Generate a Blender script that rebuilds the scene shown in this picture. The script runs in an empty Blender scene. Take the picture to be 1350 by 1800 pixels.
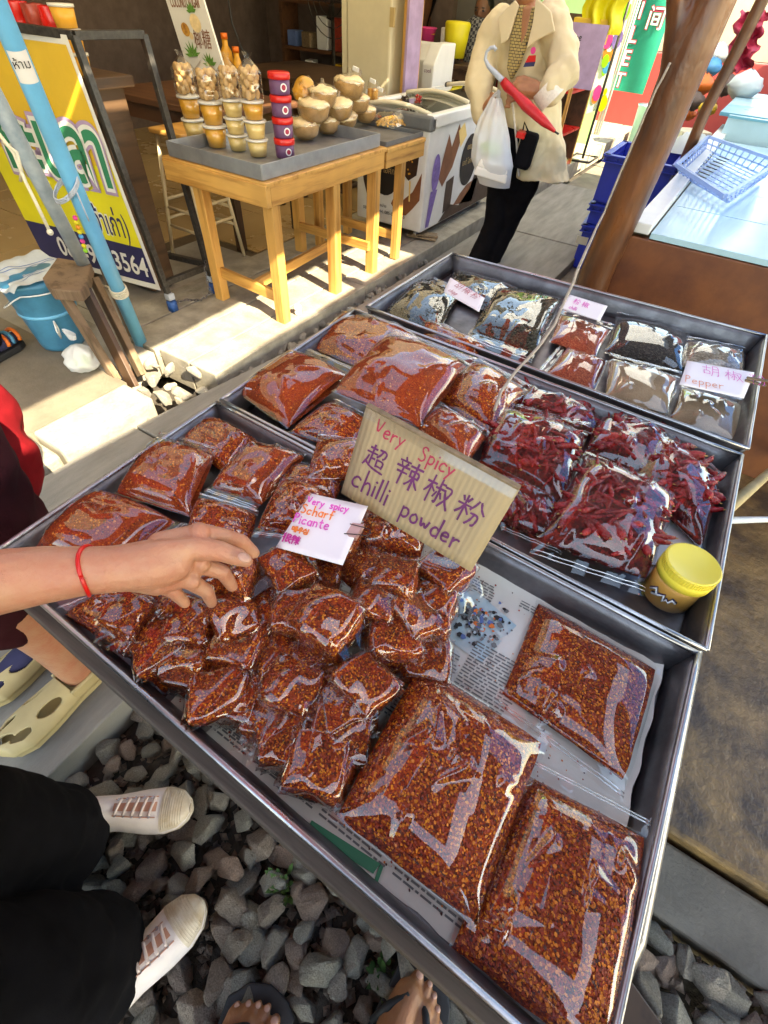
import bpy, bmesh, math, random
from math import sin, cos, pi, radians, sqrt, atan2
from mathutils import Vector as V, Matrix, noise, Euler
random.seed(7)
SC = bpy.context.scene
COL = SC.collection

# ------------------------------------------------------------------ camera
CZ, FPX = 1.36, 829.56            # eye height in metres, focal length in pixels of a 1350 x 1800 frame
YAW, PITCH, ROLL = -0.51222, 0.842455, 0.077981
_f = V((sin(YAW)*cos(PITCH), cos(YAW)*cos(PITCH), -sin(PITCH)))
_r0 = V((cos(YAW), -sin(YAW), 0)); _u0 = _r0.cross(_f)
CR = _r0*cos(ROLL) + _u0*sin(ROLL); CU = -_r0*sin(ROLL) + _u0*cos(ROLL)
cam = bpy.data.cameras.new('camera'); camo = bpy.data.objects.new('camera', cam); COL.objects.link(camo)
camo.matrix_world = Matrix(((CR.x, CU.x, -_f.x, 0), (CR.y, CU.y, -_f.y, 0), (CR.z, CU.z, -_f.z, CZ), (0, 0, 0, 1)))
cam.sensor_fit = 'VERTICAL'; cam.sensor_height = 36.0; cam.lens = FPX/1800*36.0
cam.clip_start = 0.02; cam.clip_end = 300
SC.camera = camo
# ------------------------------------------------------------------ sky, sun, exposure
SUN = V((0.70, -0.18, 0.66)).normalized()         # direction towards the sun
wd = bpy.data.worlds.new('World'); SC.world = wd; wd.use_nodes = True
nt = wd.node_tree; nt.nodes.clear()
sky = nt.nodes.new('ShaderNodeTexSky'); sky.sky_type = 'NISHITA'; sky.sun_disc = False
sky.sun_elevation = math.asin(SUN.z); sky.sun_rotation = atan2(SUN.x, SUN.y)
bg = nt.nodes.new('ShaderNodeBackground'); bg.inputs[1].default_value = 0.15
wo = nt.nodes.new('ShaderNodeOutputWorld'); nt.links.new(sky.outputs[0], bg.inputs[0]); nt.links.new(bg.outputs[0], wo.inputs[0])
sl = bpy.data.lights.new('sun', 'SUN'); sl.energy = 2.9; sl.angle = radians(0.5); sl.color = (1, .95, .86)
so = bpy.data.objects.new('sun', sl); COL.objects.link(so); so.rotation_euler = SUN.to_track_quat('Z', 'Y').to_euler(); so.location = (5, -2, 8)
SC.view_settings.view_transform = 'Standard'; SC.view_settings.look = 'None'
SC.view_settings.exposure = 3.05; SC.view_settings.gamma = 1.0; SC.view_settings.use_curve_mapping = False
SC.view_settings.use_white_balance = True; SC.view_settings.white_balance_temperature = 8600; SC.view_settings.white_balance_tint = 6
SC.render.engine = 'CYCLES'
SC.cycles.use_denoising = True; SC.cycles.max_bounces = 8; SC.cycles.diffuse_bounces = 4; SC.cycles.glossy_bounces = 4
SC.cycles.transparent_max_bounces = 24; SC.cycles.transmission_bounces = 6
SC.cycles.sample_clamp_indirect = 6.0; SC.cycles.caustics_reflective = False; SC.cycles.caustics_refractive = False

# ------------------------------------------------------------------ finding places: a pixel of the photograph and one known plane give a point
def ray(x, y): return CR*((x-675)/FPX) - CU*((y-900)/FPX) + _f
def on(ax, val, x, y):
    d = ray(x, y); i = 'xyz'.index(ax); o = V((0, 0, CZ)); return o + d*((val-o[i])/d[i])
def at(x, y, z): return on('z', z, x, y)

# ------------------------------------------------------------------ materials
MATS = {}
class NB:
    def __init__(s, m): s.t = m.node_tree; s.n = s.t.nodes; s.l = s.t.links
    def node(s, typ, ins=None, **kw):
        n = s.n.new(typ)
        for k, v in kw.items(): setattr(n, k, v)
        for k, v in (ins or {}).items():
            if isinstance(v, bpy.types.NodeSocket): s.l.new(v, n.inputs[k])
            else: n.inputs[k].default_value = v
        return n
    def obj(s): return s.node('ShaderNodeTexCoord').outputs['Object']
    def noise(s, sc, det=4, vec=None, rough=.6, out=0):
        n = s.node('ShaderNodeTexNoise', {'Scale': sc, 'Detail': det, 'Roughness': rough}); s.l.new(vec or s.obj(), n.inputs['Vector']); return n.outputs[out]
    def ramp(s, fac, stops, interp='LINEAR'):
        n = s.node('ShaderNodeValToRGB', {'Fac': fac}); cr = n.color_ramp; cr.interpolation = interp
        while len(cr.elements) < len(stops): cr.elements.new(.5)
        for e, (p, c) in zip(cr.elements, stops): e.position = p; e.color = (*c, 1) if len(c) == 3 else c
        return n.outputs[0]
    def mix(s, fac, a, b, mode='MIX'):
        n = s.node('ShaderNodeMix', data_type='RGBA', blend_type=mode)
        for i, v in ((0, fac), (6, a), (7, b)):
            if isinstance(v, bpy.types.NodeSocket): s.l.new(v, n.inputs[i])
            else: n.inputs[i].default_value = v if i == 0 else ((*v, 1) if len(v) == 3 else v)
        return n.outputs[2]
    def math(s, op, a, b=0.0):
        n = s.node('ShaderNodeMath', operation=op)
        for i, v in ((0, a), (1, b)):
            if isinstance(v, bpy.types.NodeSocket): s.l.new(v, n.inputs[i])
            else: n.inputs[i].default_value = v
        return n.outputs[0]
    def bump(s, h, dist, strength=1.0):
        return s.node('ShaderNodeBump', {'Height': h, 'Distance': dist, 'Strength': strength}).outputs[0]
    def out(s, sh):
        o = s.node('ShaderNodeOutputMaterial'); s.l.new(sh, o.inputs[0])
    def pbr(s, col, rough=.6, metal=0., bump=None, **kw):
        p = s.node('ShaderNodeBsdfPrincipled')
        for k, v in (('Base Color', col), ('Roughness', rough), ('Metallic', metal), ('Normal', bump)) + tuple(kw.items()):
            if v is None: continue
            if isinstance(v, bpy.types.NodeSocket): s.l.new(v, p.inputs[k])
            else: p.inputs[k].default_value = (*v, 1) if isinstance(v, tuple) and len(v) == 3 and k != 'Subsurface Radius' else v
        return p.outputs[0]
def newmat(name):
    m = bpy.data.materials.new(name); m.use_nodes = True; m.node_tree.nodes.clear(); MATS[name] = m; return m, NB(m)
def simple(name, col, rough=.6, metal=0., var=.25, vs=8., bs=60., bd=0.0, col2=None, stretch=None, **kw):
    """plain surface with uneven colour, wear and fine relief"""
    m, b = newmat(name); vec = b.obj()
    if stretch: vec = b.node('ShaderNodeMapping', {'Vector': vec, 'Scale': stretch}).outputs[0]
    c2 = col2 or tuple(c*(1-var) for c in col)
    n1 = b.noise(vs, 5, vec); c = b.mix(b.ramp(n1, [(.35, (0, 0, 0)), (.65, (1, 1, 1))]), col, c2)
    bp = b.bump(b.noise(bs, 4, vec), bd) if bd else None
    r = b.math('MULTIPLY_ADD', n1, .25); r.node.inputs[2].default_value = max(0, rough-.12)
    b.out(b.pbr(c, r, metal, bp, **kw)); return m
def film(name, base, k, rough, tint=(.98, .98, .98)):
    """clear plastic film: mostly seen through, mirror-like where the fold faces the light"""
    m, b = newmat(name)
    fr = b.math('POWER', b.node('ShaderNodeLayerWeight', {'Blend': .5}).outputs['Facing'], 3.5)
    f = b.math('MULTIPLY_ADD', fr, k); f.node.inputs[2].default_value = base; f.node.use_clamp = True
    g = b.node('ShaderNodeBsdfGlossy', {'Color': (1, 1, 1, 1), 'Roughness': rough}).outputs[0]
    t = b.node('ShaderNodeBsdfTransparent', {'Color': (*tint, 1)}).outputs[0]
    b.out(b.node('ShaderNodeMixShader', {0: f, 1: t, 2: g}).outputs[0]); return m
def tarp(name, col, trans=.5, bs=6):
    m, b = newmat(name); n = b.noise(bs, 4); c = b.mix(n, col, tuple(x*.8 for x in col))
    d = b.node('ShaderNodeBsdfDiffuse', {'Color': c}).outputs[0]; t = b.node('ShaderNodeBsdfTranslucent', {'Color': c}).outputs[0]
    b.out(b.node('ShaderNodeMixShader', {0: trans, 1: d, 2: t}).outputs[0]); return m
def powder(name, stops, scale=320, bd=.0012, rough=.75, mottle=(.75, 1.15), rnd=1.0):
    """ground spice: every Voronoi cell is one flake or seed with its own colour"""
    m, b = newmat(name); vec = b.obj()
    n3 = b.node('ShaderNodeVectorMath', {0: b.noise(150, 2, vec, out=1)}, operation='SCALE'); n3.inputs['Scale'].default_value = .004
    vv = b.node('ShaderNodeVectorMath', {0: vec, 1: n3.outputs[0]}, operation='ADD').outputs[0]
    vo = b.node('ShaderNodeTexVoronoi', {'Vector': vv, 'Scale': scale, 'Randomness': rnd})
    sep = b.node('ShaderNodeSeparateColor', {0: vo.outputs['Color']}).outputs[0]
    c = b.ramp(sep, stops)
    mt = b.ramp(b.noise(22, 4, vec), [(.3, (mottle[0],)*3), (.7, (mottle[1],)*3)])
    c = b.mix(1.0, c, mt, 'MULTIPLY')
    b.out(b.pbr(c, rough, 0, b.bump(vo.outputs['Distance'], bd, .8), **{'Specular IOR Level': .25})); return m
def grainwood(name, col, col2, stretch, scale=14, rough=.55, bd=.0006):
    m, b = newmat(name); vec = b.node('ShaderNodeMapping', {'Vector': b.obj(), 'Scale': stretch}).outputs[0]
    n = b.noise(scale, 6, vec, .65); c = b.ramp(n, [(.3, col2), (.42, tuple(.5*x+.5*y_ for x, y_ in zip(col, col2))), (.5, col), (.75, tuple(min(1, x*1.12) for x in col))])
    n2 = b.noise(3, 3); c = b.mix(1, c, b.ramp(n2, [(.3, (.78,)*3), (.7, (1.08,)*3)]), 'MULTIPLY')
    b.out(b.pbr(c, rough, 0, b.bump(n, bd))); return m

# ------------------------------------------------------------------ mesh builder
class MB:
    def __init__(s): s.v = []; s.f = []; s.m = []
    def add(s, vs, fs, mi=0):
        o = len(s.v); s.v += [V(p) for p in vs]; s.f += [tuple(i+o for i in f) for f in fs]; s.m += [mi]*len(fs); return s
    def box(s, c, size, rot=None, mi=0, taper=1.0):
        x, y, z = (q/2 for q in size); c = V(c); P = []
        for sz in (-1, 1):
            k = taper if sz > 0 else 1
            P += [V((sx*x*k, sy*y*k, sz*z)) for sx, sy in ((-1, -1), (1, -1), (1, 1), (-1, 1))]
        if rot is not None:
            M = rot if isinstance(rot, Matrix) else Euler(rot).to_matrix(); P = [M @ p for p in P]
        return s.add([c+p for p in P], [(3, 2, 1, 0), (4, 5, 6, 7), (0, 1, 5, 4), (1, 2, 6, 5), (2, 3, 7, 6), (3, 0, 4, 7)], mi)
    def bar(s, a, b, w, h, up=(0, 0, 1), mi=0):
        a, b = V(a), V(b); d = (b-a); L = d.length; d.normalize(); up = V(up)
        if abs(d.dot(up)) > .98: up = V((1, 0, 0))
        sd = d.cross(up).normalized(); u2 = sd.cross(d)
        return s.box((a+b)/2, (L, w, h), Matrix((d, sd, u2)).transposed(), mi)
    def tube(s, pts, rad, n=10, mi=0, cap=True, sx=1.0):
        pts = [V(p) for p in pts]; k = len(pts); rad = rad if isinstance(rad, (list, tuple)) else [rad]*k
        prev = None; P = []
        for i in range(k):
            d = (pts[min(i+1, k-1)]-pts[max(i-1, 0)])
            d = d.normalized() if d.length > 1e-9 else V((0, 0, 1))
            if prev is None:
                a = V((0, 0, 1)) if abs(d.z) < .9 else V((1, 0, 0)); prev = d.cross(a).normalized()
            prev = (prev - d*prev.dot(d)).normalized(); q = d.cross(prev)
            P += [pts[i]+(prev*cos(2*pi*j/n)*sx+q*sin(2*pi*j/n))*rad[i] for j in range(n)]
        F = [(i*n+j, i*n+(j+1) % n, (i+1)*n+(j+1) % n, (i+1)*n+j) for i in range(k-1) for j in range(n)]
        if cap: F += [tuple(range(n-1, -1, -1)), tuple(range((k-1)*n, k*n))]
        return s.add(P, F, mi)
    def lathe(s, prof, c, n=20, mi=0, axis=None, sc=(1, 1)):
        c = V(c); M = axis.to_track_quat('Z', 'Y').to_matrix() if axis is not None else Matrix.Identity(3)
        P = [c + M @ V((r*cos(2*pi*j/n)*sc[0], r*sin(2*pi*j/n)*sc[1], z)) for r, z in prof for j in range(n)]
        k = len(prof); F = [(i*n+j, i*n+(j+1) % n, (i+1)*n+(j+1) % n, (i+1)*n+j) for i in range(k-1) for j in range(n)]
        if prof[0][0] > 1e-6: F.append(tuple(range(n-1, -1, -1)))
        if prof[-1][0] > 1e-6: F.append(tuple(range((k-1)*n, k*n)))
        return s.add(P, F, mi)
    def ball(s, c, r, n=12, mi=0, rot=None):
        r = V(r) if not isinstance(r, (int, float)) else V((r, r, r)); c = V(c); M = rot or Matrix.Identity(3)
        k = max(4, n//2+1); P = []
        for i in range(k+1):
            t = pi*i/k; P += [c + M @ V((r.x*sin(t)*cos(2*pi*j/n), r.y*sin(t)*sin(2*pi*j/n), r.z*cos(t))) for j in range(n)]
        F = [(i*n+j, (i+1)*n+j, (i+1)*n+(j+1) % n, i*n+(j+1) % n) for i in range(k) for j in range(n)]
        return s.add(P, F, mi)
    def grid(s, fn, nu, nv, mi=0, closed_u=False):
        P = [fn(i/nu, j/nv) for j in range(nv+1) for i in range(nu+1)]; w = nu+1
        return s.add(P, [(j*w+i, j*w+i+1, (j+1)*w+i+1, (j+1)*w+i) for j in range(nv) for i in range(nu)], mi)
    def prism(s, poly, off, mi=0):
        n = len(poly); poly = [V(p) for p in poly]; off = V(off)
        return s.add(poly+[p+off for p in poly], [tuple(range(n-1, -1, -1)), tuple(range(n, 2*n))]+[(i, (i+1) % n, n+(i+1) % n, n+i) for i in range(n)], mi)
    def build(s, name, mat, parent=None, smooth=False, origin=None, bevel=0, label=None, kind=None):
        mats = mat if isinstance(mat, (list, tuple)) else [mat]
        if origin is None:
            if parent is not None: origin = ORG[parent.name]
            else:
                xs = [p.x for p in s.v]; ys = [p.y for p in s.v]; zs = [p.z for p in s.v]
                origin = V(((min(xs)+max(xs))/2, (min(ys)+max(ys))/2, min(zs)))
        me = bpy.data.meshes.new(name); me.from_pydata([tuple(p-origin) for p in s.v], [], s.f)
        for m in mats: me.materials.append(MATS[m] if isinstance(m, str) else m)
        if len(mats) > 1: me.polygons.foreach_set('material_index', s.m)
        if smooth: me.polygons.foreach_set('use_smooth', [True]*len(me.polygons))
        me.update()
        o = bpy.data.objects.new(name, me); COL.objects.link(o)
        if parent is not None: o.parent = parent
        else: o.location = origin
        ORG[o.name] = origin
        if bevel:
            b = o.modifiers.new('bevel', 'BEVEL'); b.width = bevel; b.segments = 2; b.limit_method = 'ANGLE'; b.angle_limit = radians(40)
        if label: o['label'] = label
        if kind: o['kind'] = kind
        return o
ORG = {}
def tag(o, label, cat, group=None):
    o['label'] = label; o['category'] = cat
    if group: o['group'] = group
    return o
def thing(name, label, cat, loc, group=None):
    o = bpy.data.objects.new(name, None); COL.objects.link(o); o.location = loc; o.empty_display_size = .05
    ORG[o.name] = V(loc); return tag(o, label, cat, group)
def fuse(o, voxel, it=4, fac=.5, noise_amp=0, noise_size=.1):
    """melt overlapping pieces of one mesh into one continuous skin"""
    r = o.modifiers.new('remesh', 'REMESH'); r.mode = 'VOXEL'; r.voxel_size = voxel; r.use_smooth_shade = True
    if noise_amp:
        t = bpy.data.textures.new(o.name+'_folds', 'CLOUDS'); t.noise_scale = noise_size; t.noise_depth = 2
        d = o.modifiers.new('folds', 'DISPLACE'); d.texture = t; d.strength = noise_amp; d.texture_coords = 'LOCAL'
    sm = o.modifiers.new('smooth', 'SMOOTH'); sm.factor = fac; sm.iterations = it
    return o
TEXTS = []
def text(body, org, xd, yd, size, mat, parent, width=None, bold=0.0, name='lettering', align='LEFT', ext=.0004, shear=0):
    """flat lettering on a plane through org, reading along xd, its tops towards yd"""
    cu = bpy.data.curves.new(name, 'FONT'); cu.body = body; cu.size = size; cu.extrude = ext; cu.offset = bold; cu.align_x = align; cu.shear = shear
    cu.resolution_u = 3; cu.materials.append(MATS[mat])
    o = bpy.data.objects.new(name, cu); COL.objects.link(o)
    xd = V(xd).normalized(); yd = (V(yd)-xd*V(yd).dot(xd)).normalized(); zd = xd.cross(yd)
    M = Matrix((xd, yd, zd)).transposed().to_4x4(); M.translation = V(org)
    TEXTS.append((o, M, parent, width)); return o
def flush_texts():
    bpy.context.view_layer.update(); dg = bpy.context.evaluated_depsgraph_get()
    for o, M, parent, width in TEXTS:
        me = bpy.data.meshes.new_from_object(o.evaluated_get(dg))
        k = 1.0
        if width and len(me.vertices):
            xs = [v.co.x for v in me.vertices]; k = width/max(1e-6, max(xs)-min(xs))
        base = o.name.split('.')[0]
        org = ORG[parent.name]
        for v in me.vertices: v.co = (M @ V((v.co.x*k, v.co.y, v.co.z))) - org
        n = bpy.data.objects.new(base, me); COL.objects.link(n); n.parent = parent; ORG[n.name] = org
    for o, *_ in TEXTS:
        cu = o.data; bpy.data.objects.remove(o); bpy.data.curves.remove(cu)
def nz(p, s, seed=0): return noise.noise(V((p[0]*s+seed*7.3, p[1]*s-seed*3.1, (p[2] if len(p) > 2 else 0)*s+seed*1.7)))
def lerp(a, b, t): return a+(b-a)*t
# ------------------------------------------------------------------ the materials of the place
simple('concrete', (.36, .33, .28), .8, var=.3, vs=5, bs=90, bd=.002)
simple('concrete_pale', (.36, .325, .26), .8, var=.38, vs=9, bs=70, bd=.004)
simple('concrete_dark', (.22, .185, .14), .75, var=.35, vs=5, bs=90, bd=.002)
simple('dirt', (.085, .07, .055), .95, var=.5, vs=20, bs=120, bd=.006)
simple('wet_floor', (.3, .175, .065), .42, var=.5, vs=7, bs=40, bd=.005, col2=(.075, .046, .025))
simple('shop_tile', (.5, .34, .16), .25, var=.12, vs=3)
simple('grout', (.13, .09, .05), .8)
simple('steel', (.47, .46, .47), .3, .95, var=.3, vs=14, bs=300, bd=.0003)
simple('steel_dark', (.2, .19, .2), .42, .85, var=.4, vs=18, bs=200, bd=.0004)
simple('zinc', (.42, .43, .45), .42, .75, var=.25, vs=9, bs=80, bd=.0004)
simple('black_metal', (.02, .018, .017), .4, .3, var=.5, vs=60, bs=150, bd=.0006, col2=(.055, .05, .045))
grainwood('pine', (.62, .33, .09), (.36, .15, .03), (1, 1, .07), 22, .45)
grainwood('pine_x', (.62, .33, .09), (.36, .15, .03), (.07, 1, 1), 22, .45)
grainwood('pine_y', (.60, .31, .08), (.30, .12, .03), (1, .07, 1), 22, .45)
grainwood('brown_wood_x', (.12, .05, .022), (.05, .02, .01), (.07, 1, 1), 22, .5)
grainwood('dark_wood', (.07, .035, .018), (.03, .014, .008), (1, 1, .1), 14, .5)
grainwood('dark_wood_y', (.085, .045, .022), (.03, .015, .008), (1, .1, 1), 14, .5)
grainwood('old_wood', (.2, .13, .08), (.09, .055, .03), (1, 1, .08), 22, .8, .002)
grainwood('grey_wood', (.13, .105, .085), (.055, .045, .038), (.05, 1, 1), 28, .75, .002)
simple('slab', (.25, .235, .21), .8, var=.3, vs=6, bs=160, bd=.002, stretch=(3, .5, 1))
simple('wax_brown', (.2, .07, .022), .3, var=.45, vs=9, bs=26, bd=.004, col2=(.05, .018, .01), stretch=(1, 1, .35))
simple('brown_panel', (.2, .065, .022), .5, var=.4, vs=9, bs=60, bd=.0008, col2=(.12, .035, .014))
simple('sky_pipe', (.12, .42, .66), .38, var=.15, vs=9, bs=40, bd=.0005)
simple('pale_pipe', (.52, .6, .66), .5, var=.35, vs=14, bs=40, bd=.0005, col2=(.3, .4, .5))
simple('cream_paint', (.62, .55, .38), .55, var=.15, vs=3, bs=40, bd=.001)
simple('cream_metal', (.6, .5, .33), .4, var=.1)
simple('grey_wall', (.36, .33, .32), .8, var=.12, vs=2, bs=60, bd=.001)
simple('green_wall', (.36, .6, .26), .7, var=.12, vs=2)
simple('red_wall', (.55, .07, .06), .6, var=.2, vs=2)
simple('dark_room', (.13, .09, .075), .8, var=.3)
simple('roof_sheet', (.22, .21, .2), .6, .2)
simple('tile_blue', (.42, .63, .7), .22, var=.1, vs=5)
simple('tile_teal', (.12, .38, .5), .3, var=.15, vs=5)
simple('tile_grey', (.5, .55, .56), .3, var=.12, vs=5)
simple('white_paint', (.72, .72, .7), .45, var=.12, vs=6)
simple('white_plastic', (.75, .76, .75), .35, var=.06)
simple('grey_plastic', (.12, .125, .13), .4)
simple('ivory', (.66, .6, .45), .4, var=.08)
simple('blue_plastic', (.012, .035, .42), .38, var=.2, vs=7)
simple('pale_blue_plastic', (.24, .44, .8), .35, var=.12, **{'Alpha': 1.0})
simple('bucket_blue', (.05, .24, .4), .4, var=.3, vs=10)
simple('cap_blue', (.02, .1, .35), .6, var=.4, vs=40)
simple('cloth_white', (.5, .56, .6), .9, var=.15, bs=300, bd=.001)
simple('cloth_stripe', (.12, .2, .45), .9)
simple('red_plastic', (.6, .012, .01), .3, var=.15)
simple('yellow_lid', (.78, .62, .07), .32, var=.06)
simple('ochre', (.85, .4, .08), .5, var=.15, vs=20)
simple('purple', (.13, .05, .13), .45, var=.12)
simple('caramel', (.78, .38, .045), .4, var=.15, vs=12)
simple('caramel_pale', (.85, .60, .22), .4, var=.12, vs=12)
simple('cup_lid', (.62, .6, .56), .3, var=.08)
simple('nut', (.62, .39, .17), .6, var=.3, vs=30, bs=60, bd=.002)
simple('coconut_shell', (.52, .30, .11), .6, var=.35, vs=25, bs=80, bd=.002)
simple('coconut_sugar', (.88, .68, .38), .6, var=.25, vs=30, bs=60, bd=.002)
simple('amber', (.75, .36, .04), .35, var=.3, vs=20)
simple('cookie', (.66, .36, .07), .6, var=.4, vs=40, bs=80, bd=.002, col2=(.3, .11, .02))
simple('chip', (.66, .36, .06), .5, var=.4, vs=40)
simple('crimson', (.4, .05, .03), .35, var=.4, vs=25)
simple('chocolate', (.05, .022, .014), .35, var=.4, vs=20)
simple('milk_choc', (.24, .085, .035), .4, var=.3, vs=10)
simple('lilac', (.24, .16, .5), .5, var=.4, vs=30)
simple('ink_black', (.012, .011, .011), .5)
simple('ink_grey', (.16, .17, .17), .7)
simple('ink_purple', (.14, .012, .10), .6, var=.3, vs=60)
simple('ink_pink', (.75, .1, .5), .6)
simple('ink_magenta', (.6, .02, .3), .6)
simple('ink_orange', (.85, .2, .03), .6)
simple('ink_green', (.02, .22, .11), .6)
simple('ink_gold', (.5, .36, .16), .6)
simple('ink_red', (.42, .02, .06), .6)
simple('navy', (.02, .018, .09), .5, var=.25)
simple('banner_yellow', (.7, .62, .03), .45, var=.12, vs=5)
simple('banner_ochre', (.68, .43, .04), .45, var=.12, vs=5)
simple('banner_white', (.7, .69, .66), .5, var=.06)
simple('banner_green', (.0, .3, .19), .5, var=.1)
simple('leaf_print', (.12, .3, .05), .6, var=.4, vs=40)
simple('mauve', (.42, .3, .48), .6)
simple('paper_pink', (.8, .75, .78), .65, var=.04)
simple('paper_news', (.68, .68, .62), .85, var=.1, vs=8, bs=40, bd=.001)
simple('paper_white', (.72, .72, .74), .8, var=.08)
simple('photo_sky', (.3, .5, .58), .8, var=.25, vs=30, col2=(.55, .6, .58))
simple('cardboard_edge', (.27, .19, .11), .85, var=.4, vs=60)
simple('skin', (.47, .235, .14), .42, var=.22, vs=26, bs=160, bd=.0014, col2=(.44, .17, .10), **{'Subsurface Weight': .12, 'Subsurface Radius': (.01, .004, .002)})
simple('skin_tan', (.36, .15, .065), .45, var=.2, vs=24, bs=160, bd=.0014, **{'Subsurface Weight': .1, 'Subsurface Radius': (.01, .004, .002)})
simple('skin_dark', (.17, .075, .04), .5, var=.15, vs=20)
simple('nail', (.6, .33, .24), .25)
simple('hair', (.012, .009, .008), .4)
simple('black_cloth', (.006, .0055, .007), .9, var=.3, vs=20, bs=500, bd=.0006, **{'Specular IOR Level': .1})
simple('red_cloth', (.2, .007, .012), .85, var=.3, vs=14, bs=500, bd=.0008, **{'Specular IOR Level': .1})
simple('maroon_cloth', (.045, .01, .014), .9, var=.3, bs=500, bd=.0008, **{'Specular IOR Level': .1})
simple('jacket', (.66, .54, .33), .75, var=.1, vs=5, bs=400, bd=.0006)
simple('cuff', (.7, .64, .56), .8, var=.15, vs=90)
simple('umbrella_red', (.55, .01, .02), .45, var=.2, vs=30)
simple('sneaker', (.85, .74, .69), .75, var=.1, vs=16, bs=500, bd=.0008)
simple('sneaker_toe', (.72, .62, .5), .5, var=.22, vs=30, col2=(.56, .42, .27))
simple('sneaker_lace', (.78, .62, .56), .8)
simple('insole', (.62, .3, .2), .7)
simple('clog', (.46, .36, .18), .55, var=.12, vs=14)
simple('sock', (.03, .03, .09), .9, var=.3)
simple('sock_pattern', (.55, .5, .6), .9, var=.5, vs=35, col2=(.2, .35, .1))
simple('rubber', (.014, .014, .016), .6, var=.3, vs=30, bs=250, bd=.0006)
simple('rope', (.4, .34, .28), .9, var=.25, vs=60, bs=300, bd=.002)
simple('string_grey', (.45, .5, .58), .8)
simple('foam', (.8, .78, .72), .6, var=.05)
simple('orange_sport', (.8, .17, .02), .5)
simple('leaf', (.06, .13, .025), .6, var=.4, vs=40)
simple('beads_pink', (.75, .05, .25), .4); simple('beads_yellow', (.7, .6, .02), .4); simple('beads_orange', (.75, .25, .02), .4)
simple('beads_blue', (.05, .3, .6), .4); simple('beads_green', (.25, .6, .03), .4)
simple('clip_pink', (.62, .36, .33), .4, .2); simple('wire', (.06, .05, .05), .35, .8)
simple('chilli_red', (.36, .010, .012), .24, var=.5, vs=30, bs=130, bd=.006, col2=(.13, .004, .005))
simple('chilli_stem', (.4, .22, .06), .6)
simple('long_pepper', (.03, .027, .02), .7, var=.5, vs=60, bs=300, bd=.002, col2=(.08, .07, .04))
powder('chilli_bed', [(0, (.03, .003, .003)), (1, (.16, .01, .01))], 160, .004)
powder('pepper_bed', [(0, (.012, .012, .008)), (.7, (.05, .048, .03)), (1, (.13, .12, .07))], 240, .004)
simple('seed', (.78, .22, .014), .5, var=.3, vs=200); simple('flake_red', (.38, .036, .007), .5, var=.4, vs=150); simple('flake_dark', (.08, .01, .006), .5, var=.4, vs=150)
powder('chilli_powder', [(0, (.07, .005, .003)), (.3, (.18, .017, .004)), (.62, (.33, .038, .005)), (.86, (.45, .075, .007)), (.91, (.66, .18, .012)), (1, (.8, .3, .025))], 430, mottle=(.66, 1.15))
powder('chilli_fine', [(0, (.17, .016, .004)), (.5, (.31, .040, .006)), (.93, (.39, .064, .009)), (1, (.58, .16, .018))], 620, .0006)
powder('red_crumbs', [(0, (.2, .03, .015)), (.5, (.36, .06, .025)), (1, (.5, .14, .06))], 420)
powder('black_pepper', [(0, (.012, .011, .01)), (.6, (.035, .03, .026)), (1, (.09, .075, .06))], 260, .003)
powder('white_pepper', [(0, (.22, .17, .11)), (.6, (.36, .29, .2)), (1, (.48, .41, .3))], 230, .003)
powder('tan_powder', [(0, (.3, .2, .11)), (1, (.38, .27, .16))], 700, .0003)
film('film', .064, .85, .02)
film('film_soft', .07, .6, .12, (.95, .95, .95))
film('zip_plastic', .35, .6, .08)
film('cup_plastic', .05, .6, .12, (.93, .93, .92))
tarp('tarp_pale', (.55, .72, .95), .62); tarp('tarp_white', (.85, .86, .84), .6); tarp('tarp_red', (.66, .1, .06), .13); tarp('fill_roof_panel', (.74, .64, .46), .34); tarp('tarp_blue', (.1, .3, .75), .3); tarp('canvas_dark', (.2, .16, .13), .03)
tarp('carrier_film', (.82, .84, .86), .6)
m, b = newmat('carrier'); 
b.out(b.node('ShaderNodeMixShader', {0: .42, 1: b.pbr((.85, .87, .9), .3), 2: b.node('ShaderNodeBsdfTransparent').outputs[0]}).outputs[0])
m, b = newmat('glass'); 
b.out(b.node('ShaderNodeMixShader', {0: b.math('MULTIPLY', b.node('ShaderNodeFresnel', {'IOR': 1.5}).outputs[0], 1.6), 1: b.node('ShaderNodeBsdfTransparent', {'Color': (.75, .8, .8, 1)}).outputs[0], 2: b.node('ShaderNodeBsdfGlossy', {'Roughness': .05}).outputs[0]}).outputs[0])
m, b = newmat('basket_plastic')
b.out(b.node('ShaderNodeMixShader', {0: .5, 1: b.pbr((.4, .56, .85), .3), 2: b.node('ShaderNodeBsdfTransparent', {'Color': (.8, .88, 1, 1)}).outputs[0]}).outputs[0])
# stones: grey to reddish, each from its own place in the noise
m, b = newmat('ballast'); vec = b.obj(); oi = b.node('ShaderNodeObjectInfo').outputs['Random']
c = b.ramp(oi, [(0, (.34, .30, .235)), (.3, (.5, .45, .355)), (.55, (.42, .35, .27)), (.75, (.45, .29, .21)), (1, (.62, .56, .44))])
c = b.mix(1, c, b.ramp(b.noise(30, 6, vec), [(.25, (.5,)*3), (.75, (1.35,)*3)]), 'MULTIPLY')
b.out(b.pbr(c, .88, 0, b.bump(b.noise(6, 8, vec, .8), .35, .8)))
m, b = newmat('pale_ballast'); vec = b.obj(); oi = b.node('ShaderNodeObjectInfo').outputs['Random']
c = b.ramp(oi, [(0, (.24, .22, .19)), (.5, (.34, .31, .26)), (1, (.42, .37, .29))])
c = b.mix(1, c, b.ramp(b.noise(40, 5, vec), [(.25, (.65,)*3), (.75, (1.2,)*3)]), 'MULTIPLY')
b.out(b.pbr(c, .85, 0, b.bump(b.noise(70, 5, vec), .005)))
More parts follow.
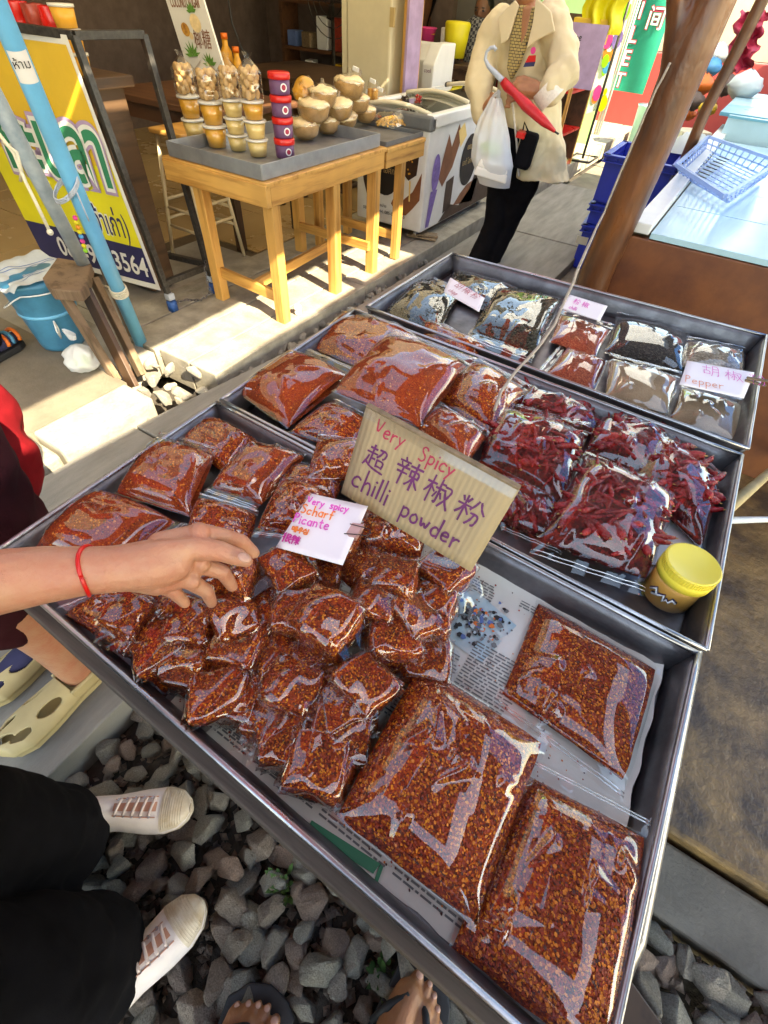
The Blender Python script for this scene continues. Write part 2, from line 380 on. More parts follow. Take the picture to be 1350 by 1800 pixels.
# cardboard: fluted ribs along the long side of the sheet
m, b = newmat('cardboard'); tc = b.node('ShaderNodeTexCoord').outputs['UV']
wv = b.node('ShaderNodeTexWave', {'Vector': tc, 'Scale': 9.0, 'Distortion': .6, 'Detail': 2.0}, wave_type='BANDS', bands_direction='X').outputs[1]
c = b.mix(b.math('MULTIPLY', wv, .5), (.36, .265, .14), (.32, .23, .12)); c = b.mix(b.noise(30, 5), c, (.39, .29, .165))
b.out(b.pbr(c, .85, 0, b.bump(wv, .0005)))
# dotted blouse, plaid shirt
m, b = newmat('blouse'); br = b.node('ShaderNodeTexBrick', {'Vector': b.obj(), 'Scale': 26., 'Color1': (.42, .3, .1, 1), 'Color2': (.36, .26, .1, 1), 'Mortar': (.015, .012, .012, 1), 'Mortar Size': .035, 'Row Height': .32, 'Brick Width': .55}); 
mp = b.node('ShaderNodeMapping', {'Vector': b.obj(), 'Rotation': (radians(90), 0, 0)}); b.l.new(mp.outputs[0], br.inputs['Vector']); b.out(b.pbr(br.outputs[0], .8))
m, b = newmat('plaid'); mp = b.node('ShaderNodeMapping', {'Vector': b.obj(), 'Rotation': (radians(90), 0, .2)})
ck = b.node('ShaderNodeTexChecker', {'Vector': mp.outputs[0], 'Scale': 38.}).outputs[1]; c = b.ramp(ck, [(0, (.02, .022, .03)), (1, (.2, .2, .2))]); b.out(b.pbr(c, .9))
# ------------------------------------------------------------------ the setting: ground, track bed, slabs, platform
def struct(o): o['kind'] = 'structure'; return o
def sheet(name, mat, x0, x1, y0, y1, z, th=.0):
    return struct(MB().box(((x0+x1)/2, (y0+y1)/2, z-.02-th/2), (x1-x0, y1-y0, .04+th)).build(name, mat))
sheet('ground', 'dirt', -60, 60, -40, 90, -.12)
bed = sheet('track_bed', 'dirt', -1.72, .44, -2.5, 6.0, -.065)
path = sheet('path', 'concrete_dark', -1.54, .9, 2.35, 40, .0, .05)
sf = struct(MB().box((2.47, 2.83, -.06), (3.95, 4.5, .12)).build('side_floor', 'wet_floor', bevel=.012))
st = struct(MB().box((2.47, .485, -.10), (3.95, .165, .13)).build('floor_step', 'concrete_dark', bevel=.01))
# walkway slab beside the rails, cast in lengths
wk = thing('walkway_slab', '', '', (-1.17, 0, -.08)); del wk['label'], wk['category']; wk['kind'] = 'structure'
xl = lambda y: -1.70 if y < .62 else lerp(-1.70, -1.575, min(1, (y-.62)/1.0))
ys = [-2.6, -1.0, .2, .62, 1.12, 1.62, 3.2, 4.9, 5.9]
for ya, yb in ((-2.6, -.9), (-.892, .8), (.808, 2.5), (2.508, 4.2), (4.208, 5.9)):
    yy = [ya]+[y for y in ys if ya < y < yb]+[yb]
    MB().prism([(-.765, ya, -.06), (-.765, yb, -.06)]+[(xl(y), y, -.06) for y in reversed(yy)], (0, 0, .13+random.uniform(-.003, .003))).build('slab', 'slab', wk, bevel=.006)
# platform of long concrete planks
pf = thing('platform', '', '', (-2.1, 3, -.1)); del pf['label'], pf['category']; pf['kind'] = 'structure'
for (xa, xb), cuts in {(-1.66, -1.83): (1.24, 2.5, 4.6, 7.2, 10), (-1.838, -2.04): (1.24, 3.1, 5.5, 8, 10), (-2.048, -2.28): (1.22, 2.3, 4.3, 6.4, 10), (-2.288, -2.5): (1.3, 3.4, 6, 10)}.items():
    for a, b_ in zip(cuts, cuts[1:]):
        MB().box(((xa+xb)/2, (a+b_)/2, .02+random.uniform(-.003, .002)), (abs(xb-xa), b_-a-.008, .16)).build('plank', 'concrete_pale', pf, bevel=.005)
MB().box((-1.84, .745, .02), (.19, .43, .15)).build('plank', 'concrete_pale', pf, bevel=.012)
MB().box((-1.85, .31, .0), (.19, .42, .15)).build('plank', 'concrete_pale', pf, bevel=.015)
MB().box((-1.85, -.5, .0), (.19, 1.15, .14)).build('plank', 'concrete_pale', pf, bevel=.015)
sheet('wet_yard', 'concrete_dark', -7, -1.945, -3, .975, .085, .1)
sheet('wet_yard_inner', 'concrete', -7, -2.05, .975, 1.215, .087, .1)
sheet('wet_yard_inner', 'concrete', -7, -2.293, 1.219, 1.296, .086, .1)
sheet('shop_apron', 'concrete', -3.0, -2.505, 1.3, 2.4, .088, .1)
# tiled shop floor
tf = thing('shop_floor', '', '', (-4.5, 4, 0)); del tf['label'], tf['category']; tf['kind'] = 'structure'
MB().box((-5.0, 5.7, .02), (4.98, 8.8, .1)).build('mortar_bed', 'grout', tf)
for i in range(7):
    for j in range(12):
        x, y = -2.86-i*.6, 1.6+j*.6
        if x > -3.0 and y < 2.4: continue
        MB().box((x, y, .066+random.uniform(-.001, .001)), (.592, .592, .02)).build('tile', 'shop_tile', tf)
# ------------------------------------------------------------------ ballast stones
def stone_mesh(name, seed, mat):
    rnd = random.Random(seed); bm = bmesh.new()
    for _ in range(15):
        d = V((rnd.gauss(0, 1), rnd.gauss(0, 1), rnd.gauss(0, 1))).normalized()
        bm.verts.new((d.x*rnd.uniform(.42, .56), d.y*rnd.uniform(.34, .5), d.z*rnd.uniform(.26, .42)))
    r = bmesh.ops.convex_hull(bm, input=bm.verts)
    bmesh.ops.delete(bm, geom=[v for v in bm.verts if not v.link_faces], context='VERTS')
    bmesh.ops.dissolve_limit(bm, angle_limit=radians(14), verts=bm.verts, edges=bm.edges)
    bmesh.ops.bevel(bm, geom=list(bm.edges), offset=.045, segments=1, affect='EDGES', clamp_overlap=True)
    bmesh.ops.triangulate(bm, faces=bm.faces); bmesh.ops.subdivide_edges(bm, edges=bm.edges, cuts=1, use_grid_fill=True); bmesh.ops.triangulate(bm, faces=bm.faces)
    for v in bm.verts: v.co *= 1+.10*nz(v.co, 3.2, seed)+.07*nz(v.co, 9, seed)
    me = bpy.data.meshes.new(name); bm.to_mesh(me); bm.free(); me.materials.append(MATS[mat]); return me
SM = [stone_mesh('stone', 40+i, 'ballast') for i in range(12)]; SP = [stone_mesh('pale_stone', 90+i, 'pale_ballast') for i in range(8)]
rs = random.Random(5)
def scatter(parent, meshes, region, spacing, size, z, n_try, limit, ok=lambda x, y: True, flat=.5):
    pts = []; x0, x1, y0, y1 = region
    for _ in range(n_try):
        x, y = rs.uniform(x0, x1), rs.uniform(y0, y1)
        if not ok(x, y) or any((x-a)**2+(y-b)**2 < spacing**2 for a, b in pts): continue
        pts.append((x, y))
        o = bpy.data.objects.new('stone', rs.choice(meshes)); COL.objects.link(o); o.parent = parent
        k = rs.uniform(*size); o.scale = (k*rs.uniform(.85, 1.25), k*rs.uniform(.85, 1.1), k*rs.uniform(.9, 1.2))
        o.rotation_euler = (rs.gauss(0, flat), rs.gauss(0, flat), rs.uniform(0, 6.28))
        o.location = V((x, y, z+rs.uniform(-.012, .012)))-ORG[parent.name]
        if len(pts) >= limit: break
    return pts
ORG[bed.name] = V(bed.location)
scatter(bed, SM, (-.76, .43, -.60, .10), .036, (.058, .094), -.02, 20000, 285)
scatter(wk, SP, (-1.72, -1.58, .55, 3.3), .030, (.045, .075), .022, 6000, 80, ok=lambda x, y: x < xl(y)-.012 and x > -1.745+.0)
sf_rock = scatter(st, SM, (.56, 1.35, .0, .37), .06, (.085, .12), -.06, 3000, 40) if False else None
ORG[st.name] = V(st.location)
scatter(st, SM, (.46, 1.2, .0, .385), .042, (.075, .11), -.04, 6000, 90)
# broken concrete rubble by the blue post
for (px, py, k) in ((262, 640, .08), (240, 650, .09), (285, 620, .07), (310, 615, .08), (340, 620, .07), (270, 665, .1), (300, 650, .09), (320, 690, .12), (255, 690, .08), (285, 700, .1), (345, 655, .1), (235, 705, .07), (360, 690, .09), (330, 640, .07), (300, 680, .07), (275, 640, .06)):
    p = at(px, py, .06); o = bpy.data.objects.new('stone', rs.choice(SP)); COL.objects.link(o); o.parent = wk; o.location = p-ORG[wk.name]; o.scale = (k, k, k*.9); o.rotation_euler = (rs.gauss(0, .5), rs.gauss(0, .5), rs.uniform(0, 6))
# small chips that fill the gaps: one mass
g = MB()
for _ in range(7000):
    x, y = rs.uniform(-.76, .43), rs.uniform(-.75, .7)
    if rs.random() < .25: x, y = rs.uniform(-1.65, -1.57), rs.uniform(.6, 3.4)
    if rs.random() < .06: x, y = rs.uniform(.5, 1.2), rs.uniform(.05, .39)
    k = rs.uniform(.006, .018); a = rs.uniform(0, 6.28); c, s_ = cos(a)*k, sin(a)*k
    z = -.062+rs.uniform(0, .02); q = rs.uniform(.5, 1)
    g.add([(x+c, y+s_, z), (x-s_*q, y+c*q, z), (x-c, y-s_, z), (x+s_*q, y-c*q, z), (x+c*.2, y, z+k*.9)], [(0, 1, 4), (1, 2, 4), (2, 3, 4), (3, 0, 4)])
g.build('stone_chips', 'ballast', bed, kind='stuff')
# a few weeds between the stones
wd_ = MB()
for cx, cy in ((.1, -.02), (-.18, -.02), (.3, .1)):
    for _ in range(26):
        a = rs.uniform(0, 6.28); r = rs.uniform(.0, .03); p = V((cx+cos(a)*r, cy+sin(a)*r, -.02)); d = V((cos(a), sin(a), 1.6)).normalized()*rs.uniform(.02, .045); s2 = V((-sin(a), cos(a), 0))*.004
        wd_.add([p-s2, p+s2, p+d*.6+s2*1.3, p+d, p+d*.6-s2*1.3], [(0, 1, 2, 3, 4)])
w_ = wd_.build('weeds', 'leaf'); w_['kind'] = 'stuff'; w_['label'] = 'tufts of green weeds growing between the ballast stones'

# ------------------------------------------------------------------ shop building behind the platform
sb = thing('shop_building', 'open-fronted shop with cream pillar, grey rear wall and dark interior', 'building', (-4, 5, .1))
MB().box((-4.3, 8.25, 1.5), (3.8, .15, 3.0)).build('rear_wall', 'grey_wall', sb)
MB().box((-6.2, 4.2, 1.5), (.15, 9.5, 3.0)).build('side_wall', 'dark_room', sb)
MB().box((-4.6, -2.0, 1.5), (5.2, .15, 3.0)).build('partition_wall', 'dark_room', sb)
MB().box((-4.75, 6.75, 1.35), (2.7, .1, 2.6)).build('shade_panel', 'dark_room', sb)  # dark panel standing in for the shade deep inside the shop
MB().box((-3.45, 5.4, 1.35), (.09, .5, 2.6)).build('door_jamb', 'mauve', sb)
pil = MB().box((-2.82, 4.35, 1.4), (.40, .30, 2.6)).build('pillar', 'cream_paint', sb, bevel=.015)
MB().box((-3.045, 4.24, 1.4), (.045, .07, 2.6)).build('pillar_trim', 'cream_paint', pil)
MB().box((-2.605, 4.19, 1.19), (.035, .02, .10)).build('hinge_plate', 'ink_gold', pil)
MB().box((-2.55, 4.4, 1.35), (.05, .2, 1.15)).build('door_post', 'pine', sb)
MB().box((-2.512, 4.35, 1.35), (.02, .2, 1.15)).build('door_strip', 'mauve', sb)
zz = lambda q: 2.75-.8*((q+6.4)/4.95)**2  # unseen roof, its eave bent low to stop sun reaching inside
for nm, i0, i1, mt in (('roof', 0, 36, 'roof_sheet'), ('fill_roof_panel', 36, 58, 'fill_roof_panel')):  # front section made translucent only to brighten the shop goods
    rf = MB()
    for i in range(i0, i1):
        x = -6.4+i*.085
        rf.add([(x, -2.2, zz(x)), (x+.0425, -2.2, zz(x+.0425)+.03), (x+.085, -2.2, zz(x+.085)), (x, 8.4, zz(x)), (x+.0425, 8.4, zz(x+.0425)+.03), (x+.085, 8.4, zz(x+.085))], [(0, 1, 4, 3), (1, 2, 5, 4)])
    rf.build(nm, mt, sb)
# ------------------------------------------------------------------ unseen cloths over the rails, laid out to steer sun, shade and reflections
def awning(x0, x1, y0, y1, z0, z1, mat, label, sag=.08, ragged=0.0):
    def fn(u, v):
        x, y = lerp(x0, x1, u), lerp(y0, y1, v)
        if u in (0., 1.): x += nz((y, 3.3*u, z0), 1.3)*ragged
        return V((x, y, lerp(z0, z1, u)-sag*sin(pi*v*3)**2*sin(pi*u)+.02*nz((x, y), 2.5)))
    return tag(MB().grid(fn, 16, 30).build('awning', mat, smooth=True), label, 'awning', 'cloths stretched over the rails')
awning(-.90, -.30, -.8, 3.8, 2.42, 2.40, 'tarp_red', 'red cloth strip stretched above the middle of the trays', ragged=.22)
awning(-.28, .34, -.9, 3.8, 2.44, 2.38, 'canvas_dark', 'dark canvas strip above the right half of the trays', ragged=.06)
awning(-1.44, -.9, .55, .95, 2.34, 2.33, 'canvas_dark', 'added unseen narrow dark canvas cutting reflections across the walkway beside the nearest tray', ragged=.2)  # cross strip added overhead to shrink the sky mirrored in the bags
awning(-1.44, -.7, 1.7, 2.0, 2.34, 2.33, 'tarp_red', 'added unseen narrow red cloth breaking the sky gap over the walkway beside the far tray', ragged=.2)  # second added cross strip, interrupts the sky gap above the walkway
awning(.33, .95, 2.5, 6.3, 2.46, 2.44, 'canvas_dark', 'added unseen dark canvas strip closing the sky gap between the far tarpaulins', ragged=.05)  # added to cover the gap whose sky shone in the rear bags
awning(.90, 6.5, -3.4, 1.4, 2.5, 2.35, 'canvas_dark', 'unseen dark brown tarpaulin, widened to block the sun, over the near stall on the right', ragged=.1)  # carried far to the right to keep sun off the side floor
awning(.88, 6.5, 1.38, 6.2, 2.5, 2.35, 'tarp_blue', 'unseen blue tarpaulin, widened to block the sun, over the tiled counter on the right', ragged=.1)  # also carried far right as an unseen sun block
awning(-1.45, .5, 3.75, 6.3, 2.55, 2.4, 'tarp_white', 'unseen white translucent tarpaulin, pale for its reflections, over the path beyond the trays', ragged=.15)  # white chosen so the far bags mirror a pale sheet, not red
# ------------------------------------------------------------------ the three steel trays and their stand
TZ, TB = .77, .715                     # rim and floor of the trays
TX0, TX1 = -.70, .235
def tray(q, label):
    c = [V((x, y, TZ)) for x, y in q]; cc = sum(c, V())/4; i = .012
    t = thing('metal_tray', label, 'tray', (cc.x, cc.y, TB-.003), 'steel trays on the rail stand')
    fl = [p+V((i if p.x < cc.x else -i, i if p.y < cc.y else -i, TB-TZ-.003)) for p in c]
    MB().prism(fl, (0, 0, .003)).build('pan_floor', 'steel_dark', t)
    def wall(p, q, nrm):
        nrm = V(nrm); m = MB(); inn = nrm*i
        def fn(u, v): return lerp(p+inn*(1+.15), q+inn*1.15, u) + V((0, 0, TB-TZ))*(1-v) - inn*1.15*v*v + nrm*.0015*nz((u*6, v*3, p.x+q.y), 1.4)
        m.grid(fn, 24, 4); o = m.build('pan_side', 'steel_dark', t, smooth=True); s = o.modifiers.new('skin', 'SOLIDIFY'); s.thickness = .0018
    for k, nrm in enumerate(((0, 1, 0), (-1, 0, 0), (0, -1, 0), (1, 0, 0))): wall(c[k], c[(k+1) % 4], nrm)
    m = MB()
    for k in range(4):
        p, q_ = c[k], c[(k+1) % 4]; n = 14
        m.tube([lerp(p, q_, j/n)+V((0, 0, .0012*nz((j*.6, k*3, p.y), 1))) for j in range(n+1)], .0040, 8)
    m.build('rim', 'steel', t, smooth=True); return t
tray([(-.685, .050), (.228, .026), (.235, .490), (-.70, .513)], 'large front steel tray lined with newspaper and full of chilli powder bags')
tray([(-.70, .524), (.244, .502), (.244, 1.0), (-.715, 1.022)], 'middle steel tray with dried red chillies and yellow lidded jar')
tray([(-.70, 1.06), (.252, 1.03), (.25, 1.61), (-.695, 1.56)], 'far steel tray holding pepper bags and paper price notes')
ts = thing('tray_stand', 'low wooden and metal stand carrying the steel trays over the rails', 'stand', (-.2, .8, 0))
MB().bar((-.69, .050, .668), (TX1-.02, .028, .668), .034, .075).build('front_beam', 'grey_wood', ts, bevel=.003)
for y in (.506, 1.035, 1.55): MB().bar((TX0+.03, y, .66), (TX1-.03, y-.01, .66), .04, .09).build('cross_beam', 'grey_wood', ts, bevel=.003)
MB().bar((TX0+.06, .08, .70), (TX0+.06, 1.53, .70), .03, .018).build('side_rail', 'steel_dark', ts)
MB().tube([(.262, 1.5, .685), (.258, .16, .685), (.256, .125, .67), (.255, .115, .63)], .015, 12).build('side_rail', 'steel', ts, smooth=True)
for x, y in ((TX0+.05, .14), (TX0+.05, 1.48), (TX1-.03, 1.5), (.2, .15)): MB().tube([(x, y, -.05), (x, y, .66)], .016, 10).build('leg', 'steel', ts, smooth=True)
MB().bar((.30, .30, -.03), (.95, .02, -.03), .10, .07).build('foot_beam', 'dark_wood', ts, bevel=.004)
# newspaper under the big bags
npz = TB+.0025
np_ = thing('newspaper', 'creased newspaper sheet lining the front tray under big chilli bags', 'newspaper', (.05, .27, npz))
def news(u, v): 
    x, y = lerp(-.33, .212, u), lerp(.048, .484, v); e = max(0, abs(u-.5)*2-.93)/.07; e2 = max(0, abs(v-.5)*2-.93)/.07
    return V((x+.004*nz((y, 1), 30), y+.004*nz((x, 2), 30), npz+.002*nz((x, y), 14)+.001+.012*max(e*(u > .5), e2*(v > .5))))
MB().grid(news, 40, 40).build('sheet', 'paper_news', np_, smooth=True)
def newsflat(name, mat, poly, dz): 
    MB().add([V((x, y, news((x+.33)/.542, (y-.058)/.426).z+dz)) for x, y in poly], [tuple(range(len(poly)))]).build(name, mat, np_)
def rect(x0, y0, x1, y1): return [(x0, y0), (x1, y0), (x1, y1), (x0, y1)]
lines = MB(); rn = random.Random(3)
def column(x0, x1, y0, y1, gap=.0052, rot=False):
    n = int((y1-y0)/gap)
    for k in range(n):
        y = y0+k*gap; x = x0
        while x < x1-.006:
            w = rn.uniform(.004, .016); w = min(w, x1-x)
            P = rect(x, y, x+w, y+gap*.42) if not rot else rect(y, x, y+gap*.42, x+w)
            lines.add([V((a, b, news((a+.33)/.542, (b-.058)/.426).z+.0016)) for a, b in P], [(0, 1, 2, 3)]); x += w+.0022
column(-.3, -.2, .07, .2); column(-.19, -.1, .065, .12); column(-.19, -.1, .13, .2)
for x in (-.29, -.19, -.09, .01, .11): column(x, x+.09, .062, .10)
column(-.12, -.035, .20, .33); column(-.03, .05, .2, .37); column(-.12, -.04, .42, .47); column(.0, .09, .455, .475); column(.1, .2, .44, .47)
column(.125, .195, .12, .2)
lines.build('print_lines', 'ink_grey', np_, kind='stuff')
newsflat('printed_photo', 'photo_sky', [(-.105, .345), (-.01, .335), (.01, .42), (-.085, .445)], .0012)
ph = MB(); 
for k in range(170):
    x, y = rn.gauss(-.045, .021), rn.gauss(.39, .018); r = rn.uniform(.001, .0052); n = 6; z = npz+.0055
    ph.add([(x+r*cos(a)*rn.uniform(.5, 1.4), y+r*sin(a), z+k*.00001) for a in [2*pi*j/n for j in range(n)]], [tuple(range(n))], rn.choice([0, 0, 4, 4, 4, 1, 1, 2, 3]))
ph.build('printed_figures', ['ink_black', 'photo_sky', 'cloth_stripe', 'ink_orange', 'ink_grey'], np_, kind='stuff')
for nm, q in (('green_heading', ((548, 1442), (668, 1518), (656, 1536), (538, 1462))), ('green_rule', ((668, 1518), (674, 1524), (654, 1578), (648, 1574)))):
    newsflat(nm, 'ink_green', [(p.x, p.y) for p in [at(*e, .7195) for e in reversed(q)]], .0022)
# ------------------------------------------------------------------ bags of spice
def bil(W, u, v): return lerp(lerp(W[3], W[2], u), lerp(W[0], W[1], u), v)
def flake_hex(mb, p, n, r, rnd, mi):
    n = (n+V((rnd.gauss(0, .3), rnd.gauss(0, .3), rnd.gauss(0, .3)))).normalized(); a = n.orthogonal().normalized(); b_ = n.cross(a); t = rnd.uniform(0, 6.28); e = rnd.uniform(.6, 1)
    p = p+n*rnd.uniform(.0002, .0012)
    mb.add([p+(a*cos(t+k*pi/3)*e+b_*sin(t+k*pi/3))*r*rnd.uniform(.8, 1.1)+n*(0 if k % 2 else .0004) for k in range(6)], [(0, 1, 2, 3, 4, 5)], mi)
def facets(n, seed, kind=0):
    """crinkled film: random heights on a skewed lattice joined by flat triangles"""
    rnd = random.Random(seed*31+7); hs = [[rnd.uniform(-1, 1)*(1.6 if rnd.random() < .25 else .7) for _ in range(n+4)] for _ in range(n+4)]; an = rnd.uniform(0, 3.1); ca, sa = cos(an), sin(an)
    def fn(u, v):
        x, y = (u-.5)*ca-(v-.5)*sa, (u-.5)*sa+(v-.5)*ca; x = (x/1.42+.5)*(n+1)+.5+.35*sin(y*7+seed); y = (y/1.42+.5)*(n+1)+.5; x = min(n+2.99, max(0, x)); y = min(n+2.99, max(0, y)); i, j = int(x), int(y); a, b_ = x-i, y-j
        if a+b_ < 1: return hs[i][j]+(hs[i+1][j]-hs[i][j])*a+(hs[i][j+1]-hs[i][j])*b_
        return hs[i+1][j+1]+(hs[i][j+1]-hs[i+1][j+1])*(1-a)+(hs[i+1][j]-hs[i+1][j+1])*(1-b_)
    return fn
def ridge(p, s, seed): return (1-abs(nz(p, s, seed)))**5
def bagsurf(W, T, f0, f1, seed, pw=2.6, q=.55, lump=.45):
    def H(u, v, fine=.06):
        a = max(0, 1-abs((u-.5)*2)**pw)**q; t = min(1, max(0, (v-f0)/(f1-f0))); b_ = max(0, 1-abs((t-.5)*2)**pw)**q
        p = bil(W, u, v); return T*a*b_*(.86+lump*nz(p, 13, seed)+fine*nz(p, 45, seed))
    return H
def pillow(name, label, cat, group, quad, z, T, fill='chilli_powder', head='T', seed=1, flakes=300, f=(.03, .86), amp=.007, n=30, zs=(0, 0, 0, 0), seedr=.0022, fm='film', ridges=11, mixf=(.46, .42), lump=.4, pw=2.6, creases=5, clear=.0012, q=.55):
    rnd = random.Random(seed*13+5); k = 'TRBL'.index(head)
    P = [at(px, py, z+dz) for (px, py), dz in zip(quad, zs)]; W = P[k:]+P[:k]
    c = sum(W, V())/4; root = thing(name, label, cat, (c.x, c.y, z), group); H = bagsurf(W, T, f[0], f[1], seed, pw=pw, q=q, lump=lump)
    if fill:
        m = MB(); g = 26
        def wob(u, v): return (min(.99, max(.01, .03+.94*u+.012*nz((u*3, v*3, seed), 1.7))), lerp(f[0], f[1], v)+.012*nz((v*3, u*3, seed), 2.1))
        m.grid(lambda u, v: bil(W, *wob(u, v))+V((0, 0, H(*wob(u, v))+.0007*nz(bil(W, u, v), 260))), g, g)
        m.grid(lambda u, v: bil(W, *wob(1-u, v))-V((0, 0, .003+.1*H(*wob(1-u, v)))), 8, 8)
        m.build('spice_fill', fill, root, smooth=True)
    if flakes:
        m = MB(); L = (W[1]-W[0]).length*(W[3]-W[0]).length
        for _ in range(flakes):
            u, v = rnd.uniform(.05, .95), lerp(f[0]+.03, f[1]-.02, rnd.random()); e = .01
            if nz((u*4, v*4, seed*3.), 1.3) < -.25 and rnd.random() < .6: continue
            p = bil(W, u, v); h = H(u, v); du = bil(W, u+e, v)-p+V((0, 0, H(u+e, v)-h)); dv = bil(W, u, v+e)-p+V((0, 0, H(u, v+e)-h)); nn = du.cross(dv).normalized()
            if nn.z < 0: nn = -nn
            q = rnd.random(); mi = 0 if q < mixf[0]*.55 else (1 if q < mixf[0]*.55+mixf[1]+.2 else 2)
            flake_hex(m, p+V((0, 0, h)), nn, seedr*rnd.uniform(.6, 1.15)*(1 if mi == 0 else .9), rnd, mi)
        m.build('flakes', ['seed', 'flake_red', 'flake_dark'], root, kind='stuff')
    m = MB(); s0 = rnd.uniform(0, 9); size = ((W[1]-W[0]).length+(W[3]-W[0]).length)/2; fc = facets(max(3, int(size/.042)), seed); fc2 = facets(max(5, int(size/.020)), seed+50)
    ax = (W[0]-W[2]).normalized(); segs = []
    for _ in range(int(creases)):
        a = rnd.uniform(0, 6.28); cx_, cy_ = rnd.uniform(.15, .85), rnd.uniform(.12, .8); ln = rnd.uniform(.12, .38); segs.append((cx_, cy_, cos(a), sin(a), ln, rnd.uniform(.5, 1.2)))
    def crease(u, v):
        h = 0
        for cx_, cy_, c_, s_, ln, hh in segs:
            du, dv = u-cx_, v-cy_; t = (du*c_+dv*s_)/ln
            if 0 < t < 1: w_ = (.012+.05*(1-t))*(.22/max(size, .1)); d = abs(-du*s_+dv*c_); h = max(h, hh*(1-t*.8)*min(1, t*6)*max(0, 1-d/w_))
        return h
    def fs(u, v):
        p = bil(W, u, v); h = H(u, v, 0)+clear; st = p+ax*(p.dot(ax))*-.55
        e = min(u, 1-u, v, 1-v); lift = amp*.45+amp*.55*fc(u, v)+amp*.22*fc2(u, v)*max(0, min(1, .3+2.5*nz(p, 8, seed)))+.008*crease(u, v)
        if v > f[1]: lift = lift*.6+.006*(v-f[1])/(1-f[1])+.002*sin(u*23+seed)*(v-f[1])*6
        return p+V((.003*nz((v*5, 0, seed), 1)*(u in (0., 1.)), .003*nz((u*5, 9, seed), 1)*(v in (0., 1.)), max(h, 0)+.0016+max(lift*min(1, e*9+.15), 0)))
    fo = m.grid(fs, n, n).build('bag_film', fm, root, smooth=True)
    if f[1] < .93:
        for vv in (f[1]+(1-f[1])*.62, f[1]+(1-f[1])*.78):
            MB().tube([fs(j/16, vv)+V((0, 0, .0006)) for j in range(17)], .0010, 5).build('zip_seal', 'zip_plastic', fo, smooth=True)
    return root
CP = 'bags of ground chilli'
# --- front tray: large flat bags
pillow('chilli_bag', 'large flat zip bag of chilli flakes nearest the yellow lidded jar', 'spice bag', CP, [(942, 1054), (1160, 1178), (1092, 1412), (866, 1243)], .722, .032, head='B', seed=3, flakes=5200, zs=(0, .026, .026, 0), f=(.02, .86), amp=.0022, n=80, seedr=.0019, ridges=5, lump=.07, pw=3.2, q=.8, creases=5)
pillow('chilli_bag', 'largest bag of chilli flakes filling the bottom right corner of front tray', 'spice bag', CP, [(922, 1325), (1145, 1440), (1068, 1900), (785, 1670)], .728, .042, head='T', seed=4, flakes=7000, zs=(0, .030, .030, 0), f=(.02, .9), amp=.0025, n=84, seedr=.0020, ridges=4.5, lump=.08, pw=3.2, q=.8, creases=6)
pillow('chilli_bag', 'big glossy bag of fine chilli powder lying on top of two others', 'spice bag', CP, [(742, 1145), (968, 1292), (834, 1640), (578, 1440)], .752, .045, head='T', seed=12, flakes=4200, f=(.03, .93), amp=.0032, n=84, seedr=.0018, ridges=4.5, lump=.10, pw=3, q=.8, creases=7)
# --- front tray: pillow bags behind the hand
PB = [
 ([(155, 853), (335, 925), (225, 1015), (52, 968)], .745, .040, 'R', 'plump chilli powder bag in the far left corner of front tray above the arm', 'chilli_fine', 700),
 ([(372, 722), (470, 772), (400, 835), (300, 778)], .735, .034, 'T', 'chilli bag tucked in the rear left corner of the front tray', 'chilli_powder', 500),
 ([(285, 760), (385, 788), (335, 912), (200, 868)], .752, .036, 'T', 'chilli powder bag with a round wrinkle standing against the left tray rim', 'chilli_fine', 700),
 ([(442, 782), (540, 800), (448, 902), (358, 868)], .765, .034, 'B', 'chilli bag with pale dusty top beside the wrinkled bag', 'chilli_fine', 800),
 ([(560, 765), (650, 775), (640, 842), (535, 850)], .765, .030, 'T', 'small shiny bag behind the cardboard sign lower left edge', 'chilli_powder', 350),
 ([(480, 800), (610, 838), (590, 885), (470, 870)], .742, .034, 'T', 'dark chilli bag lying behind the white paper note', 'chilli_powder', 500),
 ([(500, 838), (580, 870), (530, 955), (442, 945)], .782, .034, 'B', 'chilli bag with star shaped shine left of the white paper note', 'chilli_powder', 600),
 ([(352, 868), (455, 900), (440, 962), (325, 945)], .772, .032, 'T', 'chilli bag just above the knuckles of the reaching hand', 'chilli_powder', 500),
 ([(640, 885), (755, 930), (742, 985), (620, 965)], .795, .034, 'T', 'rounded chilli bag between white note and cardboard sign', 'chilli_powder', 600),
 ([(185, 1040), (310, 1048), (215, 1150), (95, 1072)], .752, .034, 'L', 'chilli flake bag lying under the wrist at the front left rim', 'chilli_powder', 700),
 ([(300, 1035), (370, 1060), (270, 1135), (215, 1120)], .742, .034, 'L', 'dark chilli bag with one long bright fold below the wrist', 'chilli_powder', 500),
]
for i, (q, z, T, hd, lb, fl, nf) in enumerate(PB): pillow('chilli_bag', lb, 'spice bag', CP, q, z, T, fl, hd, 20+i, nf, amp=.006, n=40, ridges=13, lump=.22, creases=5)
